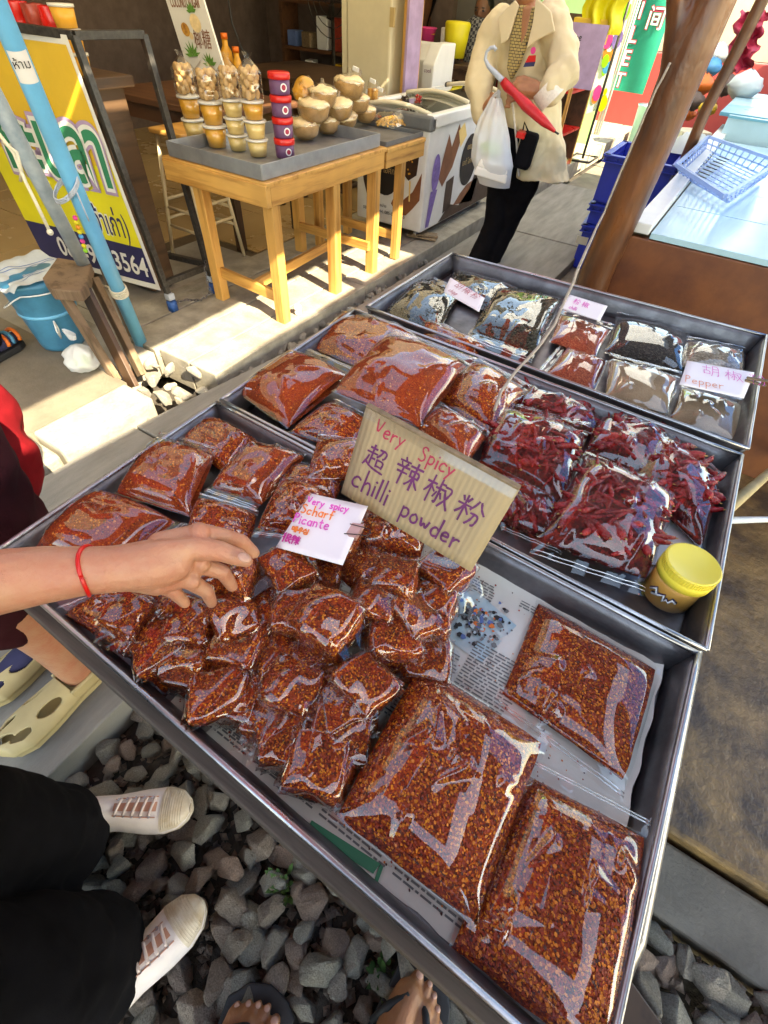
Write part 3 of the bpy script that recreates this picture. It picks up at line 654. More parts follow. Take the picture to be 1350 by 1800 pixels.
# --- middle tray: pillow bags
MP = [
 ([(612, 540), (790, 598), (655, 660), (545, 612)], .745, .040, 'T', 'chilli bag in the rear left of the middle tray under the biggest pillow bag', 'chilli_powder', 700),
 ([(745, 560), (860, 610), (835, 640), (740, 600)], .745, .030, 'T', 'crumpled bag top at the back of the middle tray', 'chilli_powder', 200),
 ([(528, 608), (632, 652), (505, 756), (412, 690)], .755, .042, 'T', 'plump powder bag filling the left corner of the middle tray', 'chilli_fine', 500),
 ([(692, 578), (838, 632), (738, 756), (582, 690)], .785, .052, 'T', 'largest pillow bag of fine powder on top in the middle tray', 'chilli_fine', 700),
 ([(590, 702), (660, 738), (625, 800), (505, 762)], .752, .034, 'T', 'low chilli bag just behind the cardboard sign top left corner', 'chilli_powder', 400),
 ([(838, 628), (935, 680), (862, 768), (768, 702)], .765, .040, 'T', 'chilli bag touched by the hanging rope', 'chilli_powder', 600),
 ([(775, 712), (862, 762), (815, 828), (732, 752)], .775, .034, 'T', 'pale dusty chilli bag behind the cardboard sign', 'chilli_fine', 500),
]
for i, (q, z, T, hd, lb, fl, nf) in enumerate(MP): pillow('chilli_bag', lb, 'spice bag', CP, q, z, T, fl, hd, 50+i, nf, amp=.006, n=40, ridges=9, lump=.22, creases=5)
# --- small cube bags: a few shapes, each copy turned its own way
def cube_proto(seed):
    rnd = random.Random(seed); a, b_, h = rnd.uniform(.036, .042), rnd.uniform(.034, .041), rnd.uniform(.03, .036)
    FC = [facets(3, seed+9*q_) for q_ in range(6)]
    def surf(c, k, lump, ridg, ax_=0, uv_=(0, 0)):
        c = V(c); p = c*lerp(1, 1/c.length*1.18, .22); p = V((p.x*a, p.y*b_, p.z*h))*k
        L = nz(p, 22, seed)*lump; p += c.normalized()*L*.03
        if ridg: p += c.normalized()*(.002+.0035*FC[ax_](*uv_)+.0025*ridge(p, 14, seed)*max(0, min(1, 3*nz(p, 11, seed)))) + V((c.x*abs(c.x*c.y*c.z)**2, c.y*abs(c.x*c.y*c.z)**2, 0))*.018
        return p+V((0, 0, h))
    def cube(mb, n, k, lump, ridg):
        for ax in range(3):
            for sg in (-1, 1):
                def fn(u, v):
                    q = [0, 0, 0]; q[ax] = sg; q[(ax+1) % 3] = (u*2-1)*sg; q[(ax+2) % 3] = v*2-1; e_ = min(1, 8*min(u, 1-u, v, 1-v)); return lerp(surf(q, k, lump, False)*1.0, surf(q, k, lump, ridg, ax*2+(sg > 0), (u, v)), e_) if ridg else surf(q, k, lump, ridg)
                mb.grid(fn, n, n)
    pm = MB(); cube(pm, 7, .95, .35, False)
    fm = MB(); cube(fm, 12, 1.0, .35, True)
    w = a*.8; fold = rnd.uniform(-.6, .6)
    fm.grid(lambda u, v: V((lerp(-w, w, u)*(1+.3*v), b_*.93+.030*v, h*(1.25-.5*v+fold*v*v)+.004*sin(u*11+seed)*v+.004*nz((u*4, v*4, seed), 1))), 10, 6)
    kk = MB(); 
    for _ in range(480):
        ax = rnd.choice((0, 0, 1, 1, 2, 2, 2)); sg = rnd.choice((-1, 1)) if ax < 2 else 1; q = [rnd.uniform(-.93, .93) for _ in range(3)]; q[ax] = sg
        p = surf(q, .955, .35, False); nn = (p-V((0, 0, h))); nn = V((nn.x/a/a, nn.y/b_/b_, nn.z/h/h)).normalized(); r_ = rnd.random(); mi = 0 if r_ < .27 else (1 if r_ < .8 else 2)
        flake_hex(kk, p, nn, rnd.uniform(.0012, .0023), rnd, mi)
    out = []
    for nm, mb, mats in (('spice_fill', pm, ['chilli_powder']), ('bag_film', fm, ['film']), ('flakes', kk, ['seed', 'flake_red', 'flake_dark'])):
        me = bpy.data.meshes.new(nm); me.from_pydata([tuple(p) for p in mb.v], [], mb.f)
        for x in mats: me.materials.append(MATS[x])
        if len(mats) > 1: me.polygons.foreach_set('material_index', mb.m)
        else:
            bm = bmesh.new(); bm.from_mesh(me); bmesh.ops.remove_doubles(bm, verts=bm.verts, dist=.0004); bm.to_mesh(me); bm.free()
            me.polygons.foreach_set('use_smooth', [True]*len(me.polygons))
        out.append((nm, me))
    return out
PROT = [cube_proto(200+i) for i in range(8)]
CB = [  # pixel of the bag's middle, height of its base, turn, tilt, size, label
 (525, 1388, .722, .35, .10, 1.18, 'lowest small chilli flake bag, touching the big glossy bag and the front rim'),
 (452, 1290, .722, -.3, .25, 1.08, 'small chilli bag with a bright diagonal shine near the front rim'),
 (590, 1280, .726, .55, .15, 1.12, 'small chilli bag pressed against the left side of the big glossy bag'),
 (506, 1212, .738, .25, -.2, 1.08, 'small chilli bag with a square white shine in the middle of the heap'),
 (360, 1238, .724, .75, .2, 1.18, 'dull small chilli bag second along the front rim from the left'),
 (278, 1160, .730, -.35, .3, 1.1, 'small chilli bag with fan of pink creases near the front left rim'),
 (345, 1092, .752, .5, .1, 1.02, 'small flat chilli bag right below the red string bracelet hand'),
 (424, 1134, .742, .3, .1, 1.1, 'dark small chilli bag with red curved reflections in the heap'),
 (470, 1075, .745, -.2, .0, 1.0, 'shadowed small chilli bag under the one held by the hand'),
 (408, 1010, .795, .4, .35, 1.12, 'chilli flake bag gripped by the reaching hand'),
 (505, 990, .785, -.35, .15, 1.0, 'small chilli bag touching the thumb tip'),
 (578, 1092, .768, .05, .1, 1.22, 'upright small chilli bag standing tallest in the middle of the heap'),
 (640, 1195, .745, -.3, .2, 1.1, 'small chilli bag with long white streaks above the big glossy bag'),
 (692, 1122, .745, .6, -.1, 1.1, 'small chilli bag with zigzag reflections right of the upright bag'),
 (760, 1075, .738, .2, .1, 1.2, 'small chilli bag at the right end of the heap beside the newspaper photo'),
 (785, 1005, .752, -.25, .1, 1.1, 'small chilli bag below the lower corner of the cardboard sign'),
 (700, 1020, .772, .3, .2, 1.05, 'small chilli bag with tiny white glints under the cardboard sign'),
 (640, 1000, .768, -.4, .3, 1.02, 'small chilli bag mostly hidden under the white paper note'),
 (560, 1010, .742, .4, .1, 1.0, 'small dark chilli bag in the gap below the white paper note'),
 (640, 1085, .722, .1, 0, 1.0, 'small dark chilli bag deep in the gap right of the upright bag'),
 (575, 1180, .722, .4, 0, .95, 'small chilli bag lying low beneath the upright bag'),
 (240, 1095, .722, .1, .2, 1.0, 'small chilli bag squeezed into the front left corner'),
 (410, 1330, .720, .3, .1, .85, 'small dark chilli bag end poking out at the front rim'),
 (440, 1180, .719, .8, 0, 1.0, 'small chilli bag at the bottom of the heap in deep shade'),
 (330, 1165, .738, .6, .2, 1.0, 'small chilli bag above the dull bag near the front rim'),
 (470, 1150, .742, -.4, .2, 1.0, 'small chilli bag left of the square shine bag'),
 (612, 1240, .735, .9, .1, 1.0, 'small chilli bag between the streaked bag and the big glossy bag'),
 (655, 1060, .765, .3, .2, 1.0, 'small chilli bag right of the upright bag top'),
 (720, 1075, .758, -.5, .2, 1.0, 'small chilli bag left of the right end of the heap'),
 (520, 1065, .768, .5, .2, 1.0, 'small chilli bag left of the upright bag'),
 (555, 1240, .722, .2, .1, 1.0, 'small chilli bag low in the middle of the heap'),
 (410, 1215, .722, .4, .1, 1.0, 'small chilli bag right of the dull bag in the front row'),
 (585, 1340, .722, .1, .1, .95, 'small chilli bag touching the lower left corner of the big glossy bag'),
 (240, 1150, .722, .5, .1, 1.0, 'small chilli bag on the front rim left of the pink creases'),
 (300, 1225, .722, .2, .1, .95, 'small chilli bag sunk between two others along the front rim'),
 (395, 1075, .768, -.5, .2, .98, 'small chilli bag below the fingers of the reaching hand'),
 (545, 1150, .735, .9, .1, .98, 'small chilli bag between the upright bag and the square shine'),
 (500, 1300, .722, .5, .1, 1.0, 'small chilli bag low between the two nearest the front rim'),
 (190, 1105, .745, .2, .15, .95, 'leftmost small chilli bag lying on the front left corner'),
 (745, 1150, .722, .4, .1, 1.0, 'small chilli bag at the right foot of the heap on newspaper'),
 (600, 940, .778, .2, .1, 1.0, 'small chilli bag supporting the white paper note'),
 (690, 965, .745, .1, .1, 1.05, 'small chilli bag wedged behind the white note under the sign'),
]
for i, (px, py, z, rz, tl, k, lb) in enumerate(CB):
    k *= .78; p = at(px, py, z+.045); p.z = z; p.y = max(p.y, .098); p.x = max(p.x, -.635); root = thing('small_chilli_bag', lb, 'spice bag', p, 'small cube bags of chilli flakes')
    root.rotation_euler = (tl*cos(i*1.7), tl*sin(i*2.3), rz+(i % 4)*pi/2); root.scale = (k, k, k*1.05)
    fo = None
    for nm, me in PROT[i % 8]:
        o = bpy.data.objects.new(nm, me); COL.objects.link(o); o.parent = root; ORG[o.name] = V(p)
        if nm == 'flakes': o['kind'] = 'stuff'
# --- dried red chillies
def chilli_mesh(seed):
    rnd = random.Random(seed); n = 9; L = rnd.uniform(.066, .092); R = rnd.uniform(.0058, .0082); a = 0; p = V((0, 0, 0)); pts = []; rr = []; b1, b2 = rnd.uniform(-.5, .5), rnd.uniform(-.6, .6)
    for i in range(n):
        t = i/(n-1); pts.append(p.copy()); rr.append(R*(min(1, .55+t*3))*(1-t**3*.68)*(1+.26*rnd.uniform(-1, 1))); a += b1*.4+b2*(t-.5); p = p+V((cos(a), sin(a), .10*sin(seed+t*4)))*(L/n)
    m = MB(); m.tube(pts, rr, 7, 0, sx=rnd.uniform(.55, .85)); m.tube([pts[0]-(pts[1]-pts[0]).normalized()*.004+V((0, .001, .0)), pts[0]+(pts[1]-pts[0])*.3], [.0007, .0016], 5, 1)
    c = sum(pts, V())/n
    me = bpy.data.meshes.new('chilli'); me.from_pydata([tuple(q-c) for q in m.v], [], m.f); me.materials.append(MATS['chilli_red']); me.materials.append(MATS['chilli_stem']); me.polygons.foreach_set('material_index', m.m); me.polygons.foreach_set('use_smooth', [True]*len(me.polygons)); return me
CM = [chilli_mesh(300+i) for i in range(9)]
RB = [
 ([(905, 672), (1062, 712), (1048, 770), (885, 738)], .735, .035, 'T', 60, 'bag of dried red chillies at the back beside the rope'),
 ([(1062, 715), (1190, 760), (1150, 850), (1020, 800)], .735, .040, 'T', 80, 'bag of dried red chillies at the rear middle of the tray'),
 ([(1150, 735), (1272, 838), (1232, 972), (1105, 845)], .735, .050, 'T', 115, 'tall bag of dried red chillies against the right rim'),
 ([(862, 700), (1038, 748), (990, 900), (838, 815)], .752, .048, 'T', 110, 'very shiny bag of dried red chillies right of the cardboard sign'),
 ([(850, 800), (1000, 850), (985, 985), (880, 940)], .728, .035, 'B', 60, 'bag of dried red chillies half hidden by the cardboard sign'),
 ([(1028, 795), (1192, 868), (1128, 1052), (925, 985)], .755, .048, 'B', 150, 'nearest bag of dried red chillies in front of the jar'),
]
for i, (q, z, T, hd, nc, lb) in enumerate(RB):
    root = pillow('dried_chilli_bag', lb, 'spice bag', 'bags of dried red chillies', q, z, T*.92, 'chilli_bed', hd, 70+i, 0, (.04, .84), .0035, 44, ridges=7, lump=.2, creases=7, clear=.004); rnd = random.Random(i)
    P = [at(px, py, z) for px, py in q]; k = 'TRBL'.index(hd); W = P[k:]+P[:k]; H = bagsurf(W, T, .04, .84, 70+i, lump=.2)
    for j in range(nc):
        u, v = rnd.uniform(.15, .85), rnd.uniform(.17, .72); h = H(u, v); lay = 1-.75*(j/nc)**2 if j > nc*.5 else rnd.uniform(.8, 1)
        o = bpy.data.objects.new('chilli', rnd.choice(CM)); COL.objects.link(o); o.parent = root
        o.location = bil(W, u, v)+V((0, 0, max(.006, h*(lay*.3+.7)-.0065)))-ORG[root.name]; o.rotation_euler = (rnd.choice((0, pi))+rnd.gauss(0, .3), rnd.gauss(0, .12), rnd.uniform(0, 6.28)); s_ = rnd.uniform(.8, 1.15); o.scale = (s_, s_*1.1, s_*1.1)
# --- far tray: peppers and powders
def specks(root, q, z, T, hd, seed, nsp, mat):
    P = [at(px, py, z) for px, py in q]; k = 'TRBL'.index(hd); W = P[k:]+P[:k]; H = bagsurf(W, T, .04, .84, seed, lump=.1); nsp *= 2; m = MB(); rnd = random.Random(seed)
    for _ in range(nsp):
        u, v = rnd.uniform(.05, .95), rnd.uniform(.06, .82); p = bil(W, u, v)+V((0, 0, H(u, v)+.0015)); a = rnd.uniform(0, 6.28); d = V((cos(a), sin(a), rnd.gauss(0, .3)))*rnd.uniform(.004, .009)
        m.tube([p-d, p, p+d], [.0008, .0019, .0007], 4)
    m.build('peppercorns', mat, root, kind='stuff')
FP = [
 ([(745, 480), (815, 512), (765, 598), (672, 548)], .735, .030, 'T', 'bag of dark long pepper in the far tray left corner', 'long', 520),
 ([(800, 468), (915, 500), (880, 560), (780, 520)], .728, .026, 'T', 'bag of dark long pepper at the back rim under pink note', 'long', 480),
 ([(875, 505), (992, 525), (930, 645), (815, 600)], .745, .034, 'B', 'crumpled shiny bag of dark long pepper in front of the pink note', 'long', 650),
 ([(985, 545), (1080, 572), (1045, 632), (965, 602)], .735, .020, 'T', 'bag of red spice crumbs under the white and red note', 'red_crumbs', 0),
 ([(985, 605), (1068, 636), (1045, 690), (940, 658)], .727, .020, 'L', 'second bag of red spice crumbs nearer the front rim', 'red_crumbs', 0),
 ([(1085, 548), (1215, 575), (1197, 655), (1062, 622)], .730, .026, 'T', 'bag of black peppercorns in the far tray', 'black_pepper', 0),
 ([(1070, 622), (1198, 655), (1172, 732), (1062, 702)], .735, .024, 'T', 'bag of grey brown pepper powder in front of black peppercorns', 'tan_powder', 0),
 ([(1205, 592), (1310, 612), (1305, 665), (1196, 645)], .730, .024, 'T', 'bag of pale white peppercorns behind the pepper note', 'white_pepper', 0),
 ([(1198, 672), (1312, 705), (1292, 778), (1176, 738)], .728, .024, 'T', 'bag of tan pepper powder in the right corner under pepper note', 'tan_powder', 0),
]
for i, (q, z, T, hd, lb, fl, nf) in enumerate(FP):
    root = pillow('spice_bag', lb, 'spice bag', 'bags of pepper in the far tray', q, z, T, 'pepper_bed' if fl == 'long' else fl, hd, 90+i, 0, (.04, .84), .005 if fl == 'long' else .0025, 32, ridges=9, lump=.1)
    if fl == 'long': specks(root, q, z, T, hd, 90+i, nf, 'long_pepper')

# flakes spilled from the bags over newspaper and tray floor
sp = MB(); rnd = random.Random(21)
for _ in range(900):
    q = rnd.random()
    if q < .6: x, y = rnd.uniform(-.3, .2), rnd.uniform(.06, .47)
    elif q < .8: x, y = rnd.uniform(-.66, .2), rnd.uniform(.06, .12)
    else: x, y = rnd.uniform(-.66, .2), rnd.uniform(.54, .98)
    flake_hex(sp, V((x, y, TB+(.0065 if -.33 < x < .21 and y < .485 else .001))), V((0, 0, 1)), rnd.uniform(.0008, .0019), rnd, rnd.choice((0, 1, 1, 2)))
so_ = sp.build('spilled_flakes', ['seed', 'flake_red', 'flake_dark']); so_['kind'] = 'stuff'; so_['label'] = 'loose chilli flakes and seeds spilled over the newspaper and tray floor'
# ------------------------------------------------------------------ handwriting: pen strokes on a 100 unit square
HZ = {
'超': [[(12,82),(42,83)],[(27,96),(27,63)],[(4,63),(48,66)],[(28,64),(28,22)],[(28,44),(45,45)],[(16,50),(12,28),(3,8)],[(8,27),(25,15),(50,8),(97,5)],[(54,88),(87,90),(84,64),(76,59)],[(69,88),(63,70),(51,56)],[(56,47),(58,21)],[(56,47),(87,49),(84,22)],[(58,24),(84,25)]],
'辣': [[(24,98),(28,90)],[(8,84),(46,87)],[(15,79),(20,69)],[(39,80),(33,69)],[(3,64),(50,67)],[(10,46),(46,48)],[(28,65),(27,4)],[(52,80),(97,83)],[(74,97),(74,2)],[(58,66),(60,45)],[(58,66),(91,69),(89,46)],[(60,47),(89,48)],[(72,45),(64,28),(52,14)],[(76,45),(86,28),(99,15)]],
'椒': [[(3,70),(35,72)],[(20,96),(20,3)],[(19,68),(12,50),(2,34)],[(21,60),(35,46)],[(50,95),(50,62)],[(50,80),(65,81)],[(38,62),(67,64)],[(52,62),(52,10),(45,15)],[(44,48),(37,28)],[(58,49),(66,33)],[(68,77),(95,79),(86,44),(65,7)],[(70,66),(82,32),(99,7)]],
'粉': [[(11,88),(18,75)],[(40,91),(31,75)],[(3,61),(49,64)],[(26,95),(26,4)],[(25,60),(17,42),(4,26)],[(27,60),(47,36)],[(67,93),(60,74),(49,56)],[(76,93),(84,72),(99,57)],[(57,46),(87,48),(82,12),(73,8)],[(70,46),(64,24),(51,5)]],
'胡': [[(3,74),(47,76)],[(25,94),(25,48)],[(10,48),(11,18)],[(10,48),(43,50),(42,19)],[(11,21),(42,22)],[(58,91),(59,40),(51,5)],[(58,91),(91,93),(90,10),(81,9)],[(59,67),(90,68)],[(59,44),(90,45)]],
'很': [[(22,96),(5,75)],[(24,73),(3,48)],[(18,60),(18,4)],[(44,88),(81,90),(80,53),(44,52)],[(44,70),(80,72)],[(44,88),(44,8),(61,19)],[(56,49),(74,24),(98,6)],[(90,45),(70,31)]],
'V': [[(2,98),(26,2),(50,98)]], 'S': [[(46,84),(34,98),(14,94),(8,76),(22,58),(42,44),(46,22),(30,3),(6,10)]], 'P': [[(8,2),(10,98)],[(10,96),(38,96),(46,76),(36,56),(10,54)]],
'e': [[(4,28),(42,32),(38,48),(22,54),(6,40),(6,14),(20,2),(42,10)]], 'r': [[(6,52),(8,2)],[(8,34),(22,52),(38,50)]], 'y': [[(2,52),(20,10)],[(42,54),(20,6),(4,-32)]],
'p': [[(6,54),(8,-34)],[(7,44),(24,56),(42,44),(42,16),(24,2),(8,10)]], 'i': [[(6,52),(8,2)],[(6,72),(8,76)]], 'c': [[(42,46),(24,56),(6,40),(4,16),(20,2),(42,10)]],
'h': [[(6,100),(8,2)],[(8,34),(24,54),(40,44),(42,2)]], 'l': [[(6,102),(8,2)]], 'o': [[(24,54),(6,40),(4,16),(22,2),(42,14),(42,40),(24,54)]], 'w': [[(2,54),(14,4),(26,44),(40,4),(52,54)]],
'd': [[(42,102),(42,2)],[(42,40),(24,54),(6,40),(4,16),(20,2),(42,14)]], 'a': [[(40,52),(40,2)],[(40,40),(22,54),(6,40),(4,16),(20,2),(40,14)]], 'n': [[(6,54),(8,2)],[(8,34),(24,54),(40,44),(42,2)]], 't': [[(18,88),(18,10),(34,2)],[(4,58),(36,60)]],
'f': [[(40,94),(24,98),(16,80),(16,2)],[(2,54),(34,56)]], 's': [[(36,48),(18,56),(6,44),(22,30),(36,16),(22,2),(4,8)]], ' ': [],
'매': [[(6,80),(8,34)],[(6,80),(36,82),(36,34)],[(8,36),(36,36)],[(56,92),(56,8)],[(80,96),(80,4)],[(56,52),(80,52)]], '우': [[(50,94),(26,76),(40,56),(66,60),(70,80),(50,94)],[(4,42),(96,44)],[(50,42),(50,4)]], '심': [[(34,94),(6,58)],[(28,80),(52,60)],[(80,96),(80,46)],[(20,36),(22,6),(80,6),(80,36),(20,36)]],
'화': [[(20,90),(40,92)],[(6,76),(54,78)],[(30,68),(14,54),(30,42),(46,54),(30,68)],[(30,40),(30,20)],[(4,16),(60,20)],[(76,96),(76,4)],[(76,50),(96,52)]],
}
def pen(word, org, xd, yd, h, w, mat, parent, adv=None, rnd=None, name='handwriting', lift=.0006, slant=.0):
    """ink strokes w wide, letters h tall, written from org along xd"""
    rnd = rnd or random.Random(1); xd = V(xd).normalized(); yd = (V(yd)-xd*V(yd).dot(xd)).normalized(); n = xd.cross(yd); m = MB(); x = 0; k = h/100; lay = 0
    for ch in word:
        S = HZ[ch]; wide = max([p[0] for s in S for p in s] or [45]); dy = rnd.uniform(-4, 4); sc = rnd.uniform(.93, 1.06)
        for s in S:
            P = []                                                     # rounded stroke
            for i, p in enumerate(s):
                P.append(p)
            if len(P) > 2:
                for _ in range(2):
                    Q = [P[0]]
                    for a, c in zip(P, P[1:]): Q += [(a[0]*.75+c[0]*.25, a[1]*.75+c[1]*.25), (a[0]*.25+c[0]*.75, a[1]*.25+c[1]*.75)]
                    P = Q+[P[-1]]
            P = [V(org)+xd*((x+(q[0]+slant*q[1])*sc)*k)+yd*((q[1]*sc+dy)*k)+n*(lift+lay*.000004) for q in P]; lay += 1; L, R = [], []
            for i, p in enumerate(P):
                d = (P[min(i+1, len(P)-1)]-P[max(i-1, 0)]); d = d.normalized() if d.length else xd; sd = n.cross(d); ww = w*.5*(.8+.4*rnd.random())
                if i == 0: p = p-d*w*.3
                if i == len(P)-1: p = p+d*w*.3
                L.append(p+sd*ww); R.append(p-sd*ww)
            o = len(L); m.add(L+R, [(i, i+1, o+i+1, o+i) for i in range(o-1)])
        x += (wide+16) if adv is None else adv
    return m.build(name, mat, parent)
def card(name, label, cat, quad, zs, mat, th=.001, curl=0.0, group=None, edge=None, sheet_name='sheet'):
    P = [at(px, py, z) for (px, py), z in zip(quad, zs)]; c = sum(P, V())/4; root = thing(name, label, cat, c, group)
    n = (P[1]-P[0]).cross(P[3]-P[0]).normalized(); n = -n if n.z < 0 else n
    m = MB()
    def s(u, v): return lerp(lerp(P[3], P[2], u), lerp(P[0], P[1], u), v)+n*curl*(sin(pi*v)*.5+((1-v)**3)*u)
    m.grid(s, 10, 10); o = m.build(sheet_name, mat, root, smooth=True)
    uv = o.data.uv_layers.new(name='UVMap')
    for l in o.data.loops:
        i = l.vertex_index; uv.data[l.index].uv = ((i % 11)/10, (i//11)/10)
    sd = o.modifiers.new('thick', 'SOLIDIFY'); sd.thickness = th; sd.offset = 1 if (P[1]-P[0]).cross(P[3]-P[0]).z < 0 else -1; sd.offset = 0
    xd = (P[1]-P[0]).normalized(); yd = (P[0]-P[3])
    return root, P, xd, yd, n, s
# cardboard sign
root, P, xd, yd, n, s = card('cardboard_sign', 'cardboard sign with purple handwriting reading very spicy chilli powder', 'sign', [(645, 716), (912, 862), (828, 1004), (601, 866)], (.955, .945, .835, .845), 'cardboard', .006)
Wd = (P[1]-P[0]).length; Ht = (P[0]-P[3]).length
def pt(u, v): return s(u, v)+n*.0036
xb = (pt(.9, .5)-pt(.1, .5)).normalized(); rw = random.Random(4)
pen('Very', pt(.10, .80), xb, yd, Ht*.17, .0024, 'ink_red', root, rnd=rw); pen('Spicy', pt(.42, .78), xb, yd, Ht*.17, .0024, 'ink_red', root, rnd=rw)
pen('超辣椒粉', pt(.085, .43), xb, yd, Ht*.30, .0030, 'ink_purple', root, adv=128, rnd=rw)
pen('chilli', pt(.05, .15), xb, yd, Ht*.24, .0032, 'ink_purple', root, rnd=rw); pen('powder', pt(.44, .13), xb, yd, Ht*.21, .0032, 'ink_purple', root, rnd=rw)
MB().bar(s(0, 1)+yd.normalized()*.0025, s(1, 1)+yd.normalized()*.0025, .0075, .006).build('torn_edge', 'cardboard_edge', root)
tp = MB(); tp.grid(lambda u, v: s(u*.99+.005, .9+.1*v)+n*.0042, 8, 2); tp.build('clear_tape', 'film_soft', root)
# white and pink note with clip
root, P, xd, yd, n, s = card('paper_note', 'white and pink handwritten note reading very spicy scharf picante', 'note', [(548, 868), (647, 890), (603, 996), (485, 962)], (.868, .868, .85, .84), 'paper_pink', .0008, .006)
yd = P[0]-P[3]; Ht = yd.length
def pt(u, v): return s(u, v)+n*.0010
for w, u, v, h, mt in (('Very spicy', .04, .80, .16, 'ink_pink'), ('Scharf', .04, .615, .16, 'ink_orange'), ('Picante', .02, .44, .16, 'ink_pink'), ('매우심', .08, .29, .10, 'ink_orange'), ('很辣', .03, .10, .15, 'ink_magenta')):
    k = .62 if w == 'Very spicy' else .8
    pen(w, pt(u, v), pt(u+.3, v)-pt(u, v), yd, Ht*h*k/.8, .0021, mt, root, rnd=rw, lift=.0022, adv=95 if ord(w[0]) > 500 else None)
c = lerp(P[1], P[2], .45); cl = thing('binder_clip', 'small pink binder clip gripping the white handwritten note', 'clip', c)
x_ = (P[1]-P[0]).normalized(); m = MB(); m.prism([c-x_*.012+n*.004-yd.normalized()*.011, c+x_*.004+n*.007-yd.normalized()*.011, c+x_*.004-n*.005-yd.normalized()*.011, c-x_*.012-n*.002-yd.normalized()*.011], yd.normalized()*.022); m.build('clip_body', 'clip_pink', cl)
for sg in (-1, 1):
    y_ = yd.normalized()
    MB().tube([c-x_*.014+n*.005+y_*(.008*sg), c+x_*.006+n*.009+y_*(.006*sg), c+x_*.016+n*.008+y_*(.005*sg), c+x_*.020+n*.008, c+x_*.016+n*.008-y_*(.002*sg)], .0007, 5).build('clip_wire', 'wire', cl, smooth=True)
# the three notes in the far tray
def note(label, quad, zs, words, mat='paper_pink'):
    root, P, xd, yd, n, s = card('price_note', label, 'note', quad, zs, mat, .0008, .003, 'paper notes in the far tray'); Ht = (P[0]-P[3]).length
    for w, u, v, h, mt, adv in words:
        pen(w, s(u, v)+n*.001, s(u+.2, v)-s(u, v), P[0]-P[3], Ht*h, .0014, mt, root, adv=adv, rnd=rw, lift=.0015)
    return root, P, n
note('pink slip with faint red handwriting on the dark long pepper bags', [(792, 488), (852, 524), (842, 550), (780, 513)], (.79, .79, .775, .775), [('胡椒粉', .15, .5, .42, 'ink_red', 120), ('chipp', .1, .14, .2, 'ink_red', None)])
note('white slip with pink handwriting propped at the far rim behind red crumbs', [(1002, 518), (1068, 538), (1054, 566), (983, 541)], (.80, .80, .775, .775), [('红辣' if False else '粉椒', .2, .45, .4, 'ink_pink', 130), ('chilli', .2, .12, .22, 'ink_pink', None)])
_, P, n = note('white pepper note with pink characters and orange lettering', [(1208, 634), (1326, 655), (1306, 702), (1194, 676)], (.80, .80, .785, .785), [('胡椒粉', .28, .50, .42, 'ink_pink', 125), ('Pepper', .06, .12, .26, 'ink_orange', None)])
c = lerp(P[1], P[2], .4); cp = thing('clothes_peg', 'brown wooden clip on the right edge of the pepper note', 'clip', c)
for k in (0, 1): MB().bar(c+V((-.012, -.002, .004+.006*k)), c+V((.032, .008, .001+.012*k)), .008, .004).build('peg_half', 'old_wood', cp, bevel=.001)
MB().tube([c+V((.006, .003+.006*cos(a), .007+.006*sin(a))) for a in [i*.8 for i in range(9)]], .0009, 5).build('spring', 'wire', cp)
# yellow-lidded jar
J = at(1168, 1046, TB); J.z = TB+.001; JK = .74; jar = thing('spice_jar', 'plastic jar of orange paste with ribbed yellow lid in the tray corner', 'jar', J)
MB().lathe([(p_*JK, q_*JK) for p_, q_ in [(.0, 0), (.045, 0), (.050, .006), (.050, .066), (.045, .074), (.0, .074)]], J, 32).build('contents', 'ochre', jar, smooth=True)
MB().lathe([(p_*JK, q_*JK) for p_, q_ in [(.0, 0), (.048, -.0005), (.0535, .006), (.0535, .068), (.048, .078), (.046, .09)]], J, 32).build('jar_body', 'cup_plastic', jar, smooth=True)
lid = MB().lathe([(p_*JK, q_*JK) for p_, q_ in [(.055, .080), (.0555, .098), (.0535, .101), (.0535, .118), (.051, .1205), (.049, .1195), (0, .1195)]], J, 48).build('lid', 'yellow_lid', jar, smooth=True)
rb = MB()
for k in range(64): a = 2*pi*k/64; rb.box(J+V((.0537*JK*cos(a), .0537*JK*sin(a), .1095*JK)), (.0016, .0022, .012), (0, 0, a))
rb.build('lid_ribs', 'yellow_lid', lid)
jd = (V((0, 0, 0))-V((J.x, J.y, 0))).normalized(); sd_ = V((-jd.y, jd.x, 0))
pts = [(-.030, .0), (-.020, .014), (-.012, .0), (-.022, -.006), (-.008, .004), (.0, .012), (.004, -.004), (.008, .006), (.014, .0), (.018, .012), (.026, .006)]
def onjar(x, z): a = x/.0545; return J+(jd*cos(a)+sd_*sin(a))*.0545*JK+V((0, 0, (.040+z)*JK))
MB().tube([onjar(*p)+jd*.0015 for p in pts], .0018, 6).build('label_script', 'white_plastic', jar, smooth=True); MB().tube([onjar(*p)-jd*.0006 for p in pts], .0024, 6).build('label_outline', 'navy', jar, smooth=True)
# rope hanging from the trunk into the tray
rp = [(868, 722), (880, 690), (905, 655), (945, 612), (975, 570), (992, 530), (1008, 495), (1030, 440)]
R0 = [at(px, py, z) for (px, py), z in zip(rp, (.81, .82, .83, .85, .87, .89, .92, .97))]
R0 += [on('y', 2.02, px, py) for px, py in ((1062, 372), (1090, 305), (1120, 235), (1150, 165), (1178, 110))]
Rs = []
for a, c in zip(R0, R0[1:]): Rs += [lerp(a, c, t/4) for t in range(4)]
tag(MB().tube([p+V((.002*nz(p, 30), .002*nz(p, 30, 4), 0)) for p in Rs+[R0[-1]]], .0034, 8).build('hanging_rope', 'rope', smooth=True), 'thin beige rope running down the brown trunk into the spice trays', 'rope')
